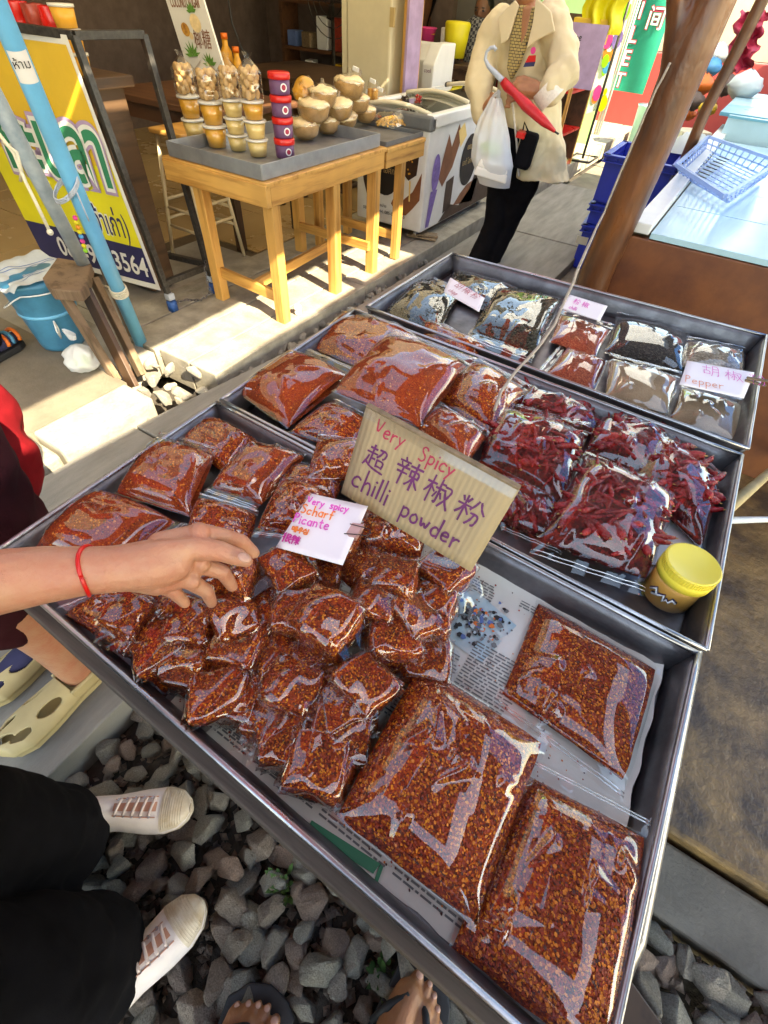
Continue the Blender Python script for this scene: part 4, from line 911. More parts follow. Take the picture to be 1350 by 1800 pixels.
# paper sheet under the chillies
pp = [at(px, py, TB+.003) for px, py in ((1100, 860), (1262, 790), (1290, 830), (1215, 1000), (1120, 990))]
tag(MB().prism(pp, V((0, 0, .0008))).build('paper_sheet', 'paper_white'), 'plain white paper lining the corner of the middle tray', 'paper')
# ------------------------------------------------------------------ the sweets table on the platform
def leg_bar(m, a, b_, w): return m.bar(a, b_, w, w, up=(0, 1, 0))
tb = thing('wooden_table', 'pine table carrying the zinc tray of cups and coconut sugar', 'table', (-2.0, 2.3, .1))
ZT = .75
MB().box((-2.05, 2.28, ZT-.012), (.66, .99, .02)).build('table_top', 'pine_x', tb, bevel=.003)
MB().box((-2.05, 1.795, ZT-.055), (.66, .03, .085)).build('apron', 'pine_x', tb, bevel=.003)
MB().box((-1.735, 2.28, ZT-.055), (.03, .94, .085)).build('apron', 'pine_y', tb, bevel=.003)
MB().box((-2.365, 2.28, ZT-.055), (.03, .94, .085)).build('apron', 'pine_y', tb, bevel=.003)
for x, y in ((-1.755, 1.84), (-2.2, 1.83), (-1.755, 2.31), (-1.755, 2.70), (-2.32, 2.68)): MB().box((x, y, (ZT-.1+.1)/2), (.06, .055, ZT-.1-.1+.06)).build('leg', 'pine', tb, bevel=.004)
MB().bar((-2.2, 1.835, .25), (-1.75, 1.845, .22), .025, .055).build('stretcher', 'pine_x', tb, bevel=.003)
MB().bar((-1.97, 1.845, .22), (-1.97, 2.68, .26), .025, .05).build('stretcher', 'pine_y', tb, bevel=.003)
MB().bar((-2.3, 2.66, .26), (-1.75, 2.66, .26), .025, .05).build('stretcher', 'pine_x', tb, bevel=.003)
def shallow_tray(name, label, x0, x1, y0, y1, z0, h, mat):
    t = thing(name, label, 'tray', ((x0+x1)/2, (y0+y1)/2, z0))
    MB().box(((x0+x1)/2, (y0+y1)/2, z0+.003), (x1-x0, y1-y0, .006)).build('tray_floor', mat, t)
    for a, b_ in (((x0, y0), (x1, y0)), ((x1, y0), (x1, y1)), ((x1, y1), (x0, y1)), ((x0, y1), (x0, y0))):
        MB().bar((*a, z0+h/2+.003), (*b_, z0+h/2+.003), .006, h).build('tray_side', mat, t, bevel=.001)
    return t
shallow_tray('zinc_tray', 'grey zinc tray on the pine table filled with sweets', -2.34, -1.75, 1.80, 2.74, ZT+.001, .056, 'zinc')
ZF = ZT+.01
def cup(p, r, h, mat, label, lidc='cup_lid'):
    c = thing('caramel_cup', label, 'cup', p, 'plastic cups of caramel')
    MB().lathe([(0, .002), (r*.78, .002), (r*.97, h*.86), (0, h*.86)], p, 20).build('caramel', mat, c, smooth=True)
    MB().lathe([(r*.80, 0), (r, h*.95)], p, 20).build('cup_wall', 'cup_plastic', c, smooth=True)
    MB().lathe([(r*1.02, h*.92), (r*1.10, h*.93), (r*1.10, h*1.02), (r*1.02, h*1.05), (0, h*1.04)], p, 22).build('lid', lidc, c, smooth=True)
def cupstack(px, py, n, r, h, mats, who):
    p = at(px, py, ZF); p.z = ZF
    for k in range(n):
        cup(p+V((0, 0, k*(h*1.06))), r, h, mats[k % len(mats)], ('lowest' if k == 0 else 'top' if k == n-1 else 'middle')+' plastic cup of caramel in the '+who)
    return p+V((0, 0, n*h*1.06))
def nutbag(p, r, h, label, seed):
    rnd = random.Random(seed); t = thing('nut_bag', label, 'bag', p, 'bags of round palm sugar balls')
    k = 0
    for lay in range(5):
        for j in range(5):
            a = j*1.256+lay*.6; rr = r*.58 if j else 0; z = .016+lay*h*.145
            MB().ball(p+V((rr*cos(a), rr*sin(a), z+rnd.uniform(-.003, .003))), (rnd.uniform(.015, .018),)*3 if False else V((rnd.uniform(.014, .018), rnd.uniform(.014, .018), rnd.uniform(.016, .021))), 9).build('sugar_ball', 'nut', t, smooth=True)
    def fn(u, v):
        a = u*2*pi; rr = r*(1.06 if v < .62 else lerp(1.06, .25, (v-.62)/.25) if v < .87 else lerp(.25, .55, (v-.87)/.13)); rr *= 1+.10*nz((cos(a), sin(a), v*3), 2.2, seed)
        fl = 1 if v < .87 else .45
        return p+V((rr*cos(a), rr*sin(a)*fl, v*h*1.15))
    MB().grid(fn, 28, 18).build('bag_film', 'film', t, smooth=True)
for k, (px, py, n, r, h, mts, who) in enumerate([(345, 246, 2, .050, .085, ['caramel_pale', 'caramel'], 'leftmost stack'), (383, 258, 2, .054, .085, ['caramel', 'caramel'], 'second stack from the left'), (420, 264, 3, .047, .062, ['caramel_pale', 'caramel_pale', 'caramel_pale'], 'pale middle stack'), (455, 274, 3, .049, .066, ['caramel_pale', 'caramel_pale', 'caramel'], 'stack beside the red lidded tubs')]):
    top = cupstack(px, py, n, r, h, mts, who)
    nutbag(top+V((0, 0, .001)), r*1.0, .135, 'clear bag of brown sugar balls on top of the '+who, k)
# purple tubs with red lids
p = at(502, 276, ZF); p.z = ZF
for k in range(4):
    q = p+V((0, 0, k*.078)); t = thing('purple_tub', ('bottom', 'second', 'third', 'topmost')[k]+' purple tub with red screw lid in the stack', 'tub', q, 'stacked purple tubs with red lids')
    MB().lathe([(0, 0), (.042, 0), (.045, .006), (.046, .054), (0, .054)], q, 24).build('tub_body', 'purple', t, smooth=True)
    MB().lathe([(.0485, .053), (.0495, .055), (.0495, .073), (.047, .076), (0, .076)], q, 28).build('lid', 'red_plastic', t, smooth=True)
    st_ = MB().lathe([(0, 0), (.015, 0), (.015, .001)], q+V((.0415, -.021, .028)), 16, axis=V((.9, -.45, 0))).build('sticker', 'white_plastic', t)
    MB().lathe([(0, 0), (.010, 0), (.010, .0016)], q+V((.0415, -.021, .028)), 14, axis=V((.9, -.45, 0))).build('sticker_print', 'ink_red', st_)
# coconut shells filled with sugar, wrapped in film
CO = [(530, 246, 0, .055, 0), (568, 236, 0, .052, 0), (600, 226, 0, .050, .3), (634, 216, 0, .048, 0), (545, 218, .07, .060, 0), (588, 212, .065, .055, .1), (620, 200, .065, .052, 0), (560, 192, .125, .054, 0), (606, 178, .13, .062, -.15), (528, 180, .13, .045, .9)]
cl = ['nearest the purple tubs on the tray floor', 'second along the tray floor', 'tilted third along the tray floor', 'last along the tray floor by the cookies', 'in the middle row next to the purple tubs', 'in the centre of the pile', 'at the right of the middle row', 'in the upper row left', 'topmost and widest on the pile', 'tipped on edge behind, showing its amber inside']
for k, (px, py, dz, r, tl) in enumerate(CO):
    r *= 1.36; px += 8; p = at(px, py, ZF+dz); p.z = ZF+dz; M = Euler((tl, tl*.4, 0)).to_matrix(); t = thing('coconut_bowl', 'film wrapped half coconut shell of sugar '+cl[k], 'coconut', p, 'half coconut shells of sugar')
    R_ = lambda m: setattr(m, 'v', [p+V((0, 0, r*.8))+M @ (q-p-V((0, 0, r*.8))) for q in m.v]) or m
    R_(MB().lathe([(0, 0), (r*.55, r*.08), (r*.85, r*.34), (r, r*.8), (r*1.0, r*1.0), (r*.9, r*1.02)], p, 20)).build('shell', 'coconut_shell', t, smooth=True)
    sg_ = MB().lathe([(r*1.0, r*.93), (r*1.03, r*1.03), (r*.9, r*1.16), (r*.6, r*1.22), (r*.3, r*1.24), (0, r*1.22)], p, 22); sg_.v = [q+V((0, 0, .014*nz(q, 55, k)+.01*nz(q, 20, k))) for q in sg_.v]; R_(sg_).build('sugar', 'amber' if k == 9 else 'coconut_sugar', t, smooth=True)
    fm_ = MB().lathe([(r*.7, r*.16), (r*.95, r*.4), (r*1.08, r*.85), (r*1.09, r*1.12), (r*.6, r*1.36), (r*.15, r*1.42), (r*.12, r*1.7)], p, 22)
    fm_.v = [q+V((1, 1, .5))*(.004*nz(q, 40, k)) for q in fm_.v]; R_(fm_).build('wrap_film', 'film_soft', t, smooth=True)
# cookies in clear bags
for k, (px, py, dz, lb) in enumerate([(648, 196, .0, 'front'), (668, 190, .0, 'right end'), (655, 178, .07, 'upper row'), (626, 160, .14, 'topmost, with a white tag')]):
    p = at(px, py, ZF+dz); p.z = ZF+dz; t = thing('cookie_bag', lb+' clear bag of yellow toasted cookies beside the coconut shells', 'bag', p, 'bags of toasted cookies')
    for a, b_ in ((-.018, 0), (.018, .0), (0, .02)):
        MB().lathe([(0, 0), (.018, .002), (.02, .03), (.019, .058), (0, .062)], p+V((a, b_, .002)), 10).build('cookie', 'cookie', t, smooth=True)
    MB().grid(lambda u, v: p+V((.042*cos(u*2*pi)*(1-.5*max(0, v-.7)), .036*sin(u*2*pi)*(1-2.4*max(0, v-.7)), v*.1+.003*nz((u*5, v*3, k), 1))), 20, 8).build('bag_film', 'film', t, smooth=True)
    MB().box(p+V((0, -.005, .1)), (.04, .012, .02), (0, .2, 0)).build('tag', 'white_plastic', t)
# ------------------------------------------------------------------ second pine table with dark tray
t2 = thing('wooden_table', 'smaller pine table with black tray of chips in front of freezer', 'table', (-1.98, 3.0, .1))
MB().box((-2.02, 3.0, ZT-.022), (.6, .44, .02)).build('table_top', 'pine_x', t2, bevel=.003)
MB().box((-1.74, 3.0, ZT-.065), (.03, .44, .08)).build('apron', 'pine_y', t2, bevel=.003); MB().box((-2.02, 2.79, ZT-.065), (.53, .03, .08)).build('apron', 'pine_x', t2, bevel=.003)
for x, y in ((-1.755, 2.99), (-2.28, 2.84), (-2.28, 3.17)): MB().box((x, y, .38), (.05, .05, .56)).build('leg', 'pine', t2, bevel=.004)
MB().bar((-2.28, 2.99, .24), (-1.755, 2.99, .24), .025, .05).build('stretcher', 'pine_x', t2)
shallow_tray('black_tray', 'black tray of chips and dark beans on the smaller table', -2.3, -1.745, 2.80, 3.22, ZT-.011, .022, 'grey_plastic')
p = at(690, 212, ZT+.02); t = thing('chip_bag', 'open heap of golden chips in film on the black tray', 'bag', p); rnd = random.Random(9); m = MB()
for _ in range(420):
    a, rr = rnd.uniform(0, 6.28), rnd.random()**.5; q = p+V((cos(a)*rr*.09, sin(a)*rr*.14, (1-rr*rr)*.035*rnd.uniform(.6, 1)-.012)); m.box(q, (.014, .009, .003), (rnd.uniform(-.6, .6), rnd.uniform(-.6, .6), rnd.uniform(0, 3)))
m.build('chips', 'chip', t, kind='stuff')
MB().grid(lambda u, v: p+V(((u-.5)*.22, (v-.5)*.32, .05*(1-(2*u-1)**4)*(1-(2*v-1)**4)-.012+.010*ridge((u*3, v*3, 0), 1.4, 3))), 18, 18).build('bag_film', 'film', t, smooth=True)
for k, (px, py) in enumerate(((668, 200), (705, 200))):
    p = at(px, py, ZT+.03); t = thing('snack_bag', ('left','right')[k]+' glossy red snack pouch behind the golden chips', 'bag', p, 'red snack pouches')
    MB().grid(lambda u, v: p+V(((u-.5)*.10, (v-.5)*.12, .03*(1-(2*u-1)**4)*(1-(2*v-1)**4)-.015+.014*ridge((u*2, v*2, k), 1.4, 5))), 14, 14).build('pouch', 'crimson', t, smooth=True)
for k, (px, py, dz, mt, lb) in enumerate([(702, 208, .0, 'chocolate', 'dark beans, lower left'), (722, 206, .0, 'chocolate', 'dark beans, lower middle'), (742, 204, .0, 'chocolate', 'dark beans, lower right'), (712, 184, .055, 'chocolate', 'dark beans, upper left'), (735, 182, .055, 'red_plastic', 'bright red sweets')]):
    p = at(px, py, ZT+.015+dz); t = thing('sweet_cup', 'small clear cup of '+lb+' on the black tray', 'cup', p, 'small clear cups of sweets')
    m = MB(); rnd = random.Random(k)
    for _ in range(40): a, rr = rnd.uniform(0, 6.28), rnd.random()**.5*.024; m.ball(p+V((rr*cos(a), rr*sin(a), .006+rnd.random()*.036)), .0065, 6)
    m.build('sweets', mt, t, smooth=True, kind='stuff'); MB().lathe([(0, 0), (.026, 0), (.033, .052), (.035, .053)], p, 18).build('cup_wall', 'cup_plastic', t, smooth=True)
# ------------------------------------------------------------------ ice cream freezer
FX0, FX1, FY0, FY1, FZ0, FZ1 = -2.33, -1.77, 3.36, 4.62, .16, .80
fz = thing('ice_cream_freezer', 'white chest freezer with sliding glass lids and ice cream print', 'freezer', ((FX0+FX1)/2, (FY0+FY1)/2, .1))
MB().box(((FX0+FX1)/2, (FY0+FY1)/2, (FZ0+FZ1-.04)/2), (FX1-FX0, FY1-FY0, FZ1-.04-FZ0)).build('cabinet', 'white_paint', fz, bevel=.012)
rim = MB()
for a, b_ in (((FX1-.01, FY0), (FX1-.01, FY1)), ((FX0+.01, FY0), (FX0+.01, FY1))): rim.bar((*a, FZ1-.01), (*b_, FZ1-.01), .06, .07)
rim.build('side_rim', 'white_plastic', fz, bevel=.01)
MB().bar((FX0, FY0+.01, FZ1-.02), (FX1+.02, FY0+.01, FZ1-.02), .07, .08).build('front_rim', 'grey_plastic', fz, bevel=.015); MB().bar((FX0, FY1-.01, FZ1+.01), (FX1+.02, FY1-.01, FZ1+.01), .06, .08).build('rear_rim', 'grey_plastic', fz, bevel=.015)
for k, (ya, yb, z) in enumerate(((FY0+.05, FY0+.66, FZ1+.012), (FY0+.58, FY1-.04, FZ1+.03))):
    gl = MB().grid(lambda u, v: V((lerp(FX0+.03, FX1-.03, u), lerp(ya, yb, v), z+.03*sin(pi*u))), 10, 2).build('glass_lid', 'glass', fz, smooth=True)
    for yy in (ya, yb): MB().tube([(lerp(FX0+.03, FX1-.03, j/10), yy, z+.004+.03*sin(pi*j/10)) for j in range(11)], .013, 8).build('lid_frame', 'ivory', gl, smooth=True)
MB().box(((FX0+FX1)/2, (FY0+FY1)/2, .70), (.46, 1.1, .1)).build('frost_liner', 'grey_wall', fz)
def face_y(pts, y=FY0-.002): return [V((x, y, z)) for x, z in pts]
def disc(cx, cz, rx, rz, n=24): return [(cx+rx*cos(2*pi*i/n), cz+rz*sin(2*pi*i/n)) for i in range(n)]
def decal(name, pts, mat, k=0, face='y'):
    P = [V((x, FY0-.0022-k*.0006, z)) if face == 'y' else V((FX1+.0022+k*.0006, x, z)) for x, z in pts]
    MB().add(P, [tuple(range(len(P)))]).build(name, mat, fz)
decal('black_oval', disc(-2.09, .50, .125, .16), 'ink_black', 1)
decal('chocolate_splash', [(-2.0, .36), (-1.93, .34), (-1.86, .40), (-1.80, .52), (-1.80, .36), (-1.85, .30), (-1.90, .25), (-1.97, .24), (-2.03, .30)], 'milk_choc', 0)
decal('ice_bar', [(-1.955, .50), (-1.90, .46), (-1.84, .50), (-1.83, .62), (-1.86, .70), (-1.92, .715), (-1.965, .66)], 'chocolate', 2)
decal('ice_bar_bite', disc(-1.865, .685, .035, .028, 14), 'caramel_pale', 3); decal('bar_stick', [(-1.885, .34), (-1.875, .34), (-1.88, .46), (-1.893, .46)], 'caramel_pale', 3)
decal('cone', [(-2.30, .56), (-2.21, .55), (-2.17, .30), (-2.20, .22), (-2.27, .40)], 'chocolate', 0)
for k in range(14): a = random.uniform(0, 6.28); decal('nut_fleck', disc(-1.90+.045*cos(a)*random.random(), .58+.1*sin(a)*random.random(), .006, .006, 6), 'caramel', 3)
text('m\nete', (-2.14, FY0-.0035, .60), (1, 0, 0), (0, 0, 1), .06, 'ink_gold', fz, bold=.001); text('เอเต้ ไอศกรีม', (-2.20, FY0-.0035, .475), (1, 0, 0), (0, 0, 1), .052, 'ink_gold', fz, width=.23)
text('สนใจจำหน่าย', (-2.20, FY0-.003, .265), (1, 0, 0), (0, 0, 1), .026, 'ink_black', fz); text('083-077-4444, 085-073-5555', (-2.27, FY0-.003, .225), (1, 0, 0), (0, 0, 1), .03, 'ink_black', fz, width=.36)
decal('black_oval', disc(4.02, .50, .14, .16), 'ink_black', 1, 'x'); decal('chocolate_splash', [(3.55, .46), (3.62, .40), (3.75, .50), (3.84, .66), (3.78, .74), (3.70, .62), (3.64, .70), (3.58, .56)], 'milk_choc', 0, 'x')
decal('lilac_cone', disc(3.50, .50, .055, .11), 'lilac', 2, 'x'); decal('lilac_wrapper', [(3.45, .40), (3.55, .40), (3.47, .18), (3.42, .18)], 'lilac', 1, 'x'); decal('pouch_print', [(3.68, .22), (3.80, .24), (3.80, .44), (3.68, .42)], 'chocolate', 0, 'x'); decal('chocolate_splash', [(3.85, .24), (4.2, .20), (4.25, .36), (4.05, .34), (3.95, .30)], 'milk_choc', 0, 'x')
decal('brown_ground', [(3.62, .17), (4.58, .17), (4.58, .58), (4.40, .70), (4.25, .52), (4.12, .30), (3.95, .22), (3.78, .26)], 'chocolate', 0, 'x'); decal('ice_bar', disc(4.38, .50, .07, .13), 'milk_choc', 2, 'x'); decal('wrapper_print', [(3.84, .60), (3.92, .66), (3.86, .74), (3.78, .70)], 'caramel_pale', 1, 'x')
text('เอเต้ ไอศกรีม', (FX1+.0045, 3.91, .48), (0, 1, 0), (0, 0, 1), .05, 'ink_gold', fz, width=.22); text('ete', (FX1+.0045, 3.96, .57), (0, 1, 0), (0, 0, 1), .06, 'ink_gold', fz)
for x in (FX0+.08, FX1-.07): 
    for y in (FY0+.07, FY1-.1): MB().lathe([(0, 0), (.028, 0), (.03, .006), (.03, .018), (.028, .024), (0, .024)], V((x-.012, y, .128)), 14, axis=V((1, 0, 0))).build('castor', 'steel', fz, smooth=True)
tag(MB().box((-1.80, 3.46, .112), (.22, .10, .012), (0, .05, .3)).box((-1.79, 3.47, .124), (.19, .08, .010), (0, .03, .5)).build('cardboard_scrap', 'cardboard_edge', bevel=.002), 'folded cardboard scraps under the freezer castor', 'cardboard')
# ------------------------------------------------------------------ black folding sign frame with banner
A = [on('x', -2.55, 110, 38), on('x', -2.55, 288, 488)]
sg = thing('sign_frame', 'black steel sign frame with blue rubber feet holding a yellow banner', 'sign stand', (-2.5, 1.6, .1))
F1, F2, FT, FB = V((-2.30, 1.56, .1)), V((-2.30, 1.86, .1)), 1.06, .0
def fr(a, b_, w=.028, nm='frame_bar', mt='black_metal'): return MB().bar(a, b_, w, w, up=(0, 1, 0)).build(nm, mt, sg, bevel=.002)
T1, T2 = on('y', 1.56, 130, 62), on('y', 1.86, 252, 60)
fr(F1, T1); fr(F2, T2); fr(T1, T2); fr(T1-V((.75, .25, -.02)), T1)
fr(lerp(F1, T1, .13), lerp(F2, T2, .13)); fr(lerp(F2, T2, .14), lerp(F2, T2, .14)-V((.5, .1, 0)))
for F in (F1, F2): MB().lathe([(0, 0), (.026, 0), (.026, .05), (.02, .055), (0, .055)], F-V((0, 0, .002)), 14).build('rubber_foot', 'cap_blue', sg, smooth=True); MB().box(F+V((0, 0, .075)), (.036, .036, .03)).build('tape_wrap', 'string_grey', sg)
# banner: a plane a little in front of the frame
O = V((-2.285, 1.54, 0)); bz0, bz1 = lerp(F1, T1, .10), lerp(F1, T1, 1.0); bx = V((-.985, -.17, 0)).normalized(); by = (T1-F1).normalized(); bn = V((-bx.y, bx.x, 0)); bn = -bn if bn.y > 0 else bn; bn = (bn-by*bn.dot(by)).normalized()
Bo = bz0+bn*.022+bx*.015; BH = (bz1-bz0).length; BW = .80
bnr = thing('banner', 'yellow vinyl banner with green lettering and dark blue phone strip', 'banner', Bo)
def bp_(u, v, k=0): return Bo+bx*(BW*u)+by*(BH*v)+bn*(.004*sin(u*7+v*3)+k*.0016)
def bquad(nm, u0, v0, u1, v1, mat, k): MB().grid(lambda u, v: bp_(lerp(u0, u1, u), lerp(v0, v1, v), k), 12, 12).build(nm, mat, bnr, smooth=True)
bquad('vinyl', 0, 0, 1, 1, 'banner_white', 0); bquad('ochre_field', .025, .55, 1, .97, 'banner_ochre', 1); bquad('yellow_field', .025, .21, 1, .55, 'banner_yellow', 1); bquad('phone_strip', .025, .03, 1, .21, 'navy', 1)
bo = lambda u, v, k: bp_(u, v, k)+bn*.006
for k, (mt, bold) in enumerate((('mauve', .036), ('banner_white', .022), ('ink_green', .006))): text('กะปลา', bo(.86, .475, k*1.2), -bx, by, .36, mt, bnr, width=.62+bold*1.2, bold=bold)
for k, (mt, bold) in enumerate((('banner_white', .008), ('navy', .0015))): text('(เจ้าเก่า)', bo(.42, .245, k), -bx, by, .15, mt, bnr, width=.26+bold, bold=bold)
text('081-9023564', bo(.80, .065, 1), -bx, by, .13, 'banner_white', bnr, width=.60, bold=.002)
# dark counter behind the frame with bright packets on it
tag(MB().box((-2.98, 1.72, 1.0), (.95, .22, .04)).box((-2.98, 1.72, .54), (.85, .16, .88)).build('shop_counter', 'dark_wood_y', bevel=.004), 'dark wooden counter behind the yellow banner', 'counter')
for k, (dx, mt, lb) in enumerate(((-.36, 'crimson', 'leftmost'), (-.24, 'red_plastic', 'second'), (-.12, 'crimson', 'third'), (.0, 'red_plastic', 'rightmost'))):
    o = tag(MB().grid(lambda u, v: V((-2.74+dx+(.055*(1-.25*v))*cos(u*2*pi)*(1+.12*sin(v*14+k)), 1.68+.045*sin(u*2*pi), 1.02+v*.20+.006*nz((u*6, v*9, k), 2))), 18, 12).build('snack_packet', mt, smooth=True), lb+' shiny red snack packet standing above the yellow banner', 'packet', 'red packets above the banner')
for k in range(3):
    q = V((-2.62+k*.0, 1.66+k*.0, 1.02+k*.072)); t = thing('orange_cup', ('lowest', 'middle', 'topmost')[k]+' lidded orange cup stacked on the counter corner by the black frame', 'cup', q, 'orange cups behind the sign'); MB().lathe([(0, 0), (.04, 0), (.047, .062), (0, .062)], q, 16).build('drink', 'caramel', t, smooth=True); MB().lathe([(.05, .06), (.05, .069), (0, .07)], q, 16).build('lid', 'cup_lid', t, smooth=True)
# chain
ch = thing('chain', 'rusty steel chain hanging from the black sign frame onto the floor', 'chain', (-2.3, 1.75, .1)); cp_ = [lerp(F2, T2, .16)+V((.02, -.02, 0)), V((-2.27, 1.80, .25)), V((-2.25, 1.79, .13)), V((-2.27, 1.72, .105)), V((-2.33, 1.68, .105)), V((-2.36, 1.60, .108)), V((-2.30, 1.58, .15))]
Q = []
for a, b_ in zip(cp_, cp_[1:]): n_ = max(2, int((b_-a).length/.018)); Q += [(lerp(a, b_, i/n_), (b_-a).normalized()) for i in range(n_)]
for i, (q, d) in enumerate(Q):
    s_ = d.orthogonal().normalized(); s_ = s_ if i % 2 else d.cross(s_); MB().tube([q+d*(.013*cos(a))+s_*(.007*sin(a)) for a in [j*pi/4 for j in range(9)]], .0022, 5, cap=False).build('link', 'steel_dark', ch, smooth=True)
# ------------------------------------------------------------------ stools, inner tables, coconut banner, clutter in the shade
def stool(loc, h, w, mat_top, mat_leg, label, name='stool', splay=.05, r=.011):
    x, y, z = loc; t = thing(name, label, 'stool', loc); MB().box((x, y, z+h), (w, w, .025)).build('seat', mat_top, t, bevel=.008)
    for sx in (-1, 1):
        for sy in (-1, 1): MB().tube([(x+sx*w*.38, y+sy*w*.38, z+h-.012), (x+sx*(w*.42+splay), y+sy*(w*.42+splay), z)], r, 8).build('leg', mat_leg, t, smooth=True)
    for f_ in (.35, .5):
        for sx in (-1, 1): e = w*.4+splay*(1-f_); MB().tube([(x+sx*e, y-e, z+h*f_), (x+sx*e, y+e, z+h*f_)], r*.8, 6).build('rung', mat_leg, t, smooth=True); MB().tube([(x-e, y+sx*e, z+h*(f_-.06)), (x+e, y+sx*e, z+h*(f_-.06))], r*.8, 6).build('rung', mat_leg, t, smooth=True)
stool((-2.72, 2.22, .09), .66, .26, 'pine_x', 'cream_metal', 'cream metal stool with orange wooden seat behind the sign frame')
def plain_table(loc, sx, sy, h, mat, label, th=.03, lw=.05):
    x, y, z = loc; t = thing('inner_table', label, 'table', loc); MB().box((x, y, z+h), (sx, sy, th)).build('table_top', mat, t, bevel=.004)
    for a in (-1, 1):
        for b_ in (-1, 1): MB().box((x+a*(sx/2-.06), y+b_*(sy/2-.06), z+h/2-.01), (lw, lw, h-.02)).build('leg', 'dark_wood', t)
    MB().box((x, y-sy/2+.05, z+h-.06), (sx-.1, .025, .08)).build('apron', mat, t)
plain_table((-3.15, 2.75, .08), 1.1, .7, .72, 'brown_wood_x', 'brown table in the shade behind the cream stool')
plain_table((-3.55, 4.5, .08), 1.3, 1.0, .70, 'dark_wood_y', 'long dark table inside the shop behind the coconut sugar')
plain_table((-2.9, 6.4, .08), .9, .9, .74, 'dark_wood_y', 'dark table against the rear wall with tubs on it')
for k, (x, y) in enumerate(((-2.75, 3.75), (-3.25, 3.55))): stool((x, y, .08), .46, .3, 'dark_wood_y', 'dark_wood', ('nearer','farther')[k]+' low dark wooden stool under the shop table', 'wooden_stool', .02, .02)
cb = [on('y', 2.62, *q) for q in ((282, -30), (348, -30), (396, 128), (334, 135))]; ctr = sum(cb, V())/4; ban = thing('sugar_banner', 'white coconut sugar banner with palm leaf print behind the sugar bags', 'banner', ctr)
xb_ = (cb[1]-cb[0]).normalized(); yb_ = (cb[0]-cb[3]); nb_ = xb_.cross(yb_).normalized(); Bw, Bh = (cb[1]-cb[0]).length, yb_.length
MB().prism([cb[3], cb[2], cb[1], cb[0]], -nb_*.012).build('panel', 'banner_white', ban)
def bpt(u, v): return lerp(lerp(cb[3], cb[2], u), lerp(cb[0], cb[1], u), v)+nb_*.002
text('COCONUT SUGAR', bpt(.10, .76), xb_, yb_, .055, 'milk_choc', ban, width=Bw*.78, bold=.001); text('椰糖', bpt(.42, .33), xb_, yb_, .085, 'milk_choc', ban, width=Bw*.45)
for (u, v, r, mt) in ((.30, .52, .032, 'cookie'), (.62, .58, .042, 'coconut_sugar'), (.63, .57, .022, 'banner_white'), (.40, .45, .018, 'coconut_sugar')): MB().add([bpt(u, v)+nb_*.001*(1+r)+(xb_*cos(a)+yb_.normalized()*sin(a)*.9)*r for a in [j*pi/8 for j in range(16)]], [tuple(range(16))]).build('print_patch', mt, ban)
lm = MB()
for (u, v, s_) in ((.3, .22, .07), (.68, .10, .06), (.62, .70, .04), (.1, .95, .07)):
    for j in range(7):
        a = j*.45+.3; d = xb_*cos(a)+yb_.normalized()*sin(a); q = xb_*-sin(a)+yb_.normalized()*cos(a); c0 = bpt(u, v)+nb_*(.002+.0002*j); lm.add([c0, c0+d*s_*.5+q*.008, c0+d*s_, c0+d*s_*.5-q*.008], [(0, 1, 2, 3)])
lm.build('printed_leaves', 'leaf_print', ban, kind='stuff')
# ---- electric fan, hanging jackets, cable, amber bottles
fx, fy = -4.2, 5.6; fan = thing('floor_fan', 'dark pedestal fan in the unlit back of the shop', 'fan', (fx, fy, .08)); MB().lathe([(0, 0), (.18, 0), (.16, .03), (.02, .05), (.018, 1.1), (0, 1.1)], (fx, fy, .08), 18).build('stand', 'black_metal', fan, smooth=True)
for k in range(4): MB().tube([V((fx, fy-.05*(1-(k/3)), 1.25))+V((cos(a), 0, sin(a)))*(.08+.08*k) for a in [j*pi/12 for j in range(25)]], .004, 5).build('guard_ring', 'black_metal', fan)
for k in range(3): a = k*2.1; MB().add([V((fx, fy, 1.25)), V((fx+.2*cos(a), fy+.02, 1.25+.2*sin(a))), V((fx+.2*cos(a+.7), fy-.02, 1.25+.2*sin(a+.7)))], [(0, 1, 2)]).build('blade', 'black_metal', fan)
for k, (x, z, mt, lb) in enumerate(((-4.5, 1.4, 'maroon_cloth', 'maroon'), (-3.75, 1.45, 'black_cloth', 'black'))):
    tag(MB().grid(lambda u, v: V((x+(u-.5)*.36+.03*sin(v*5), 6.62+.05*sin(u*9+v*2)-.05*v, z-.45*v)), 16, 10).build('hanging_jacket', mt, smooth=True), lb+' jacket hanging on the dark stand-in panel inside the shop', 'jacket')
for k, (px, py, s_) in enumerate(((402, 108, .8), (420, 118, .6))):
    p = on('y', 3.4, px, py+14); t = thing('amber_bottle', ('larger', 'smaller')[k]+' amber bottle glowing behind the coconut sugar banner', 'bottle', p, 'amber bottles in the shade'); MB().lathe([(0, 0), (.05*s_, 0), (.055*s_, .02), (.05*s_, .12*s_), (.02, .16*s_), (.02, .2*s_), (0, .2*s_)], p, 14).build('glass', 'amber', t, smooth=True); MB().lathe([(0, 0), (.024, 0), (.024, .03), (0, .03)], p+V((0, 0, .2*s_)), 12).build('cap', 'orange_sport', t, smooth=True)
cb_ = [on('y', 3.6, *q) for q in ((400, -10), (408, 40), (425, 85), (440, 105), (450, 120))]; tag(MB().tube(cb_, .006, 6).build('power_cable', 'rubber', smooth=True), 'thin black cable hanging down the mauve jamb', 'cable')
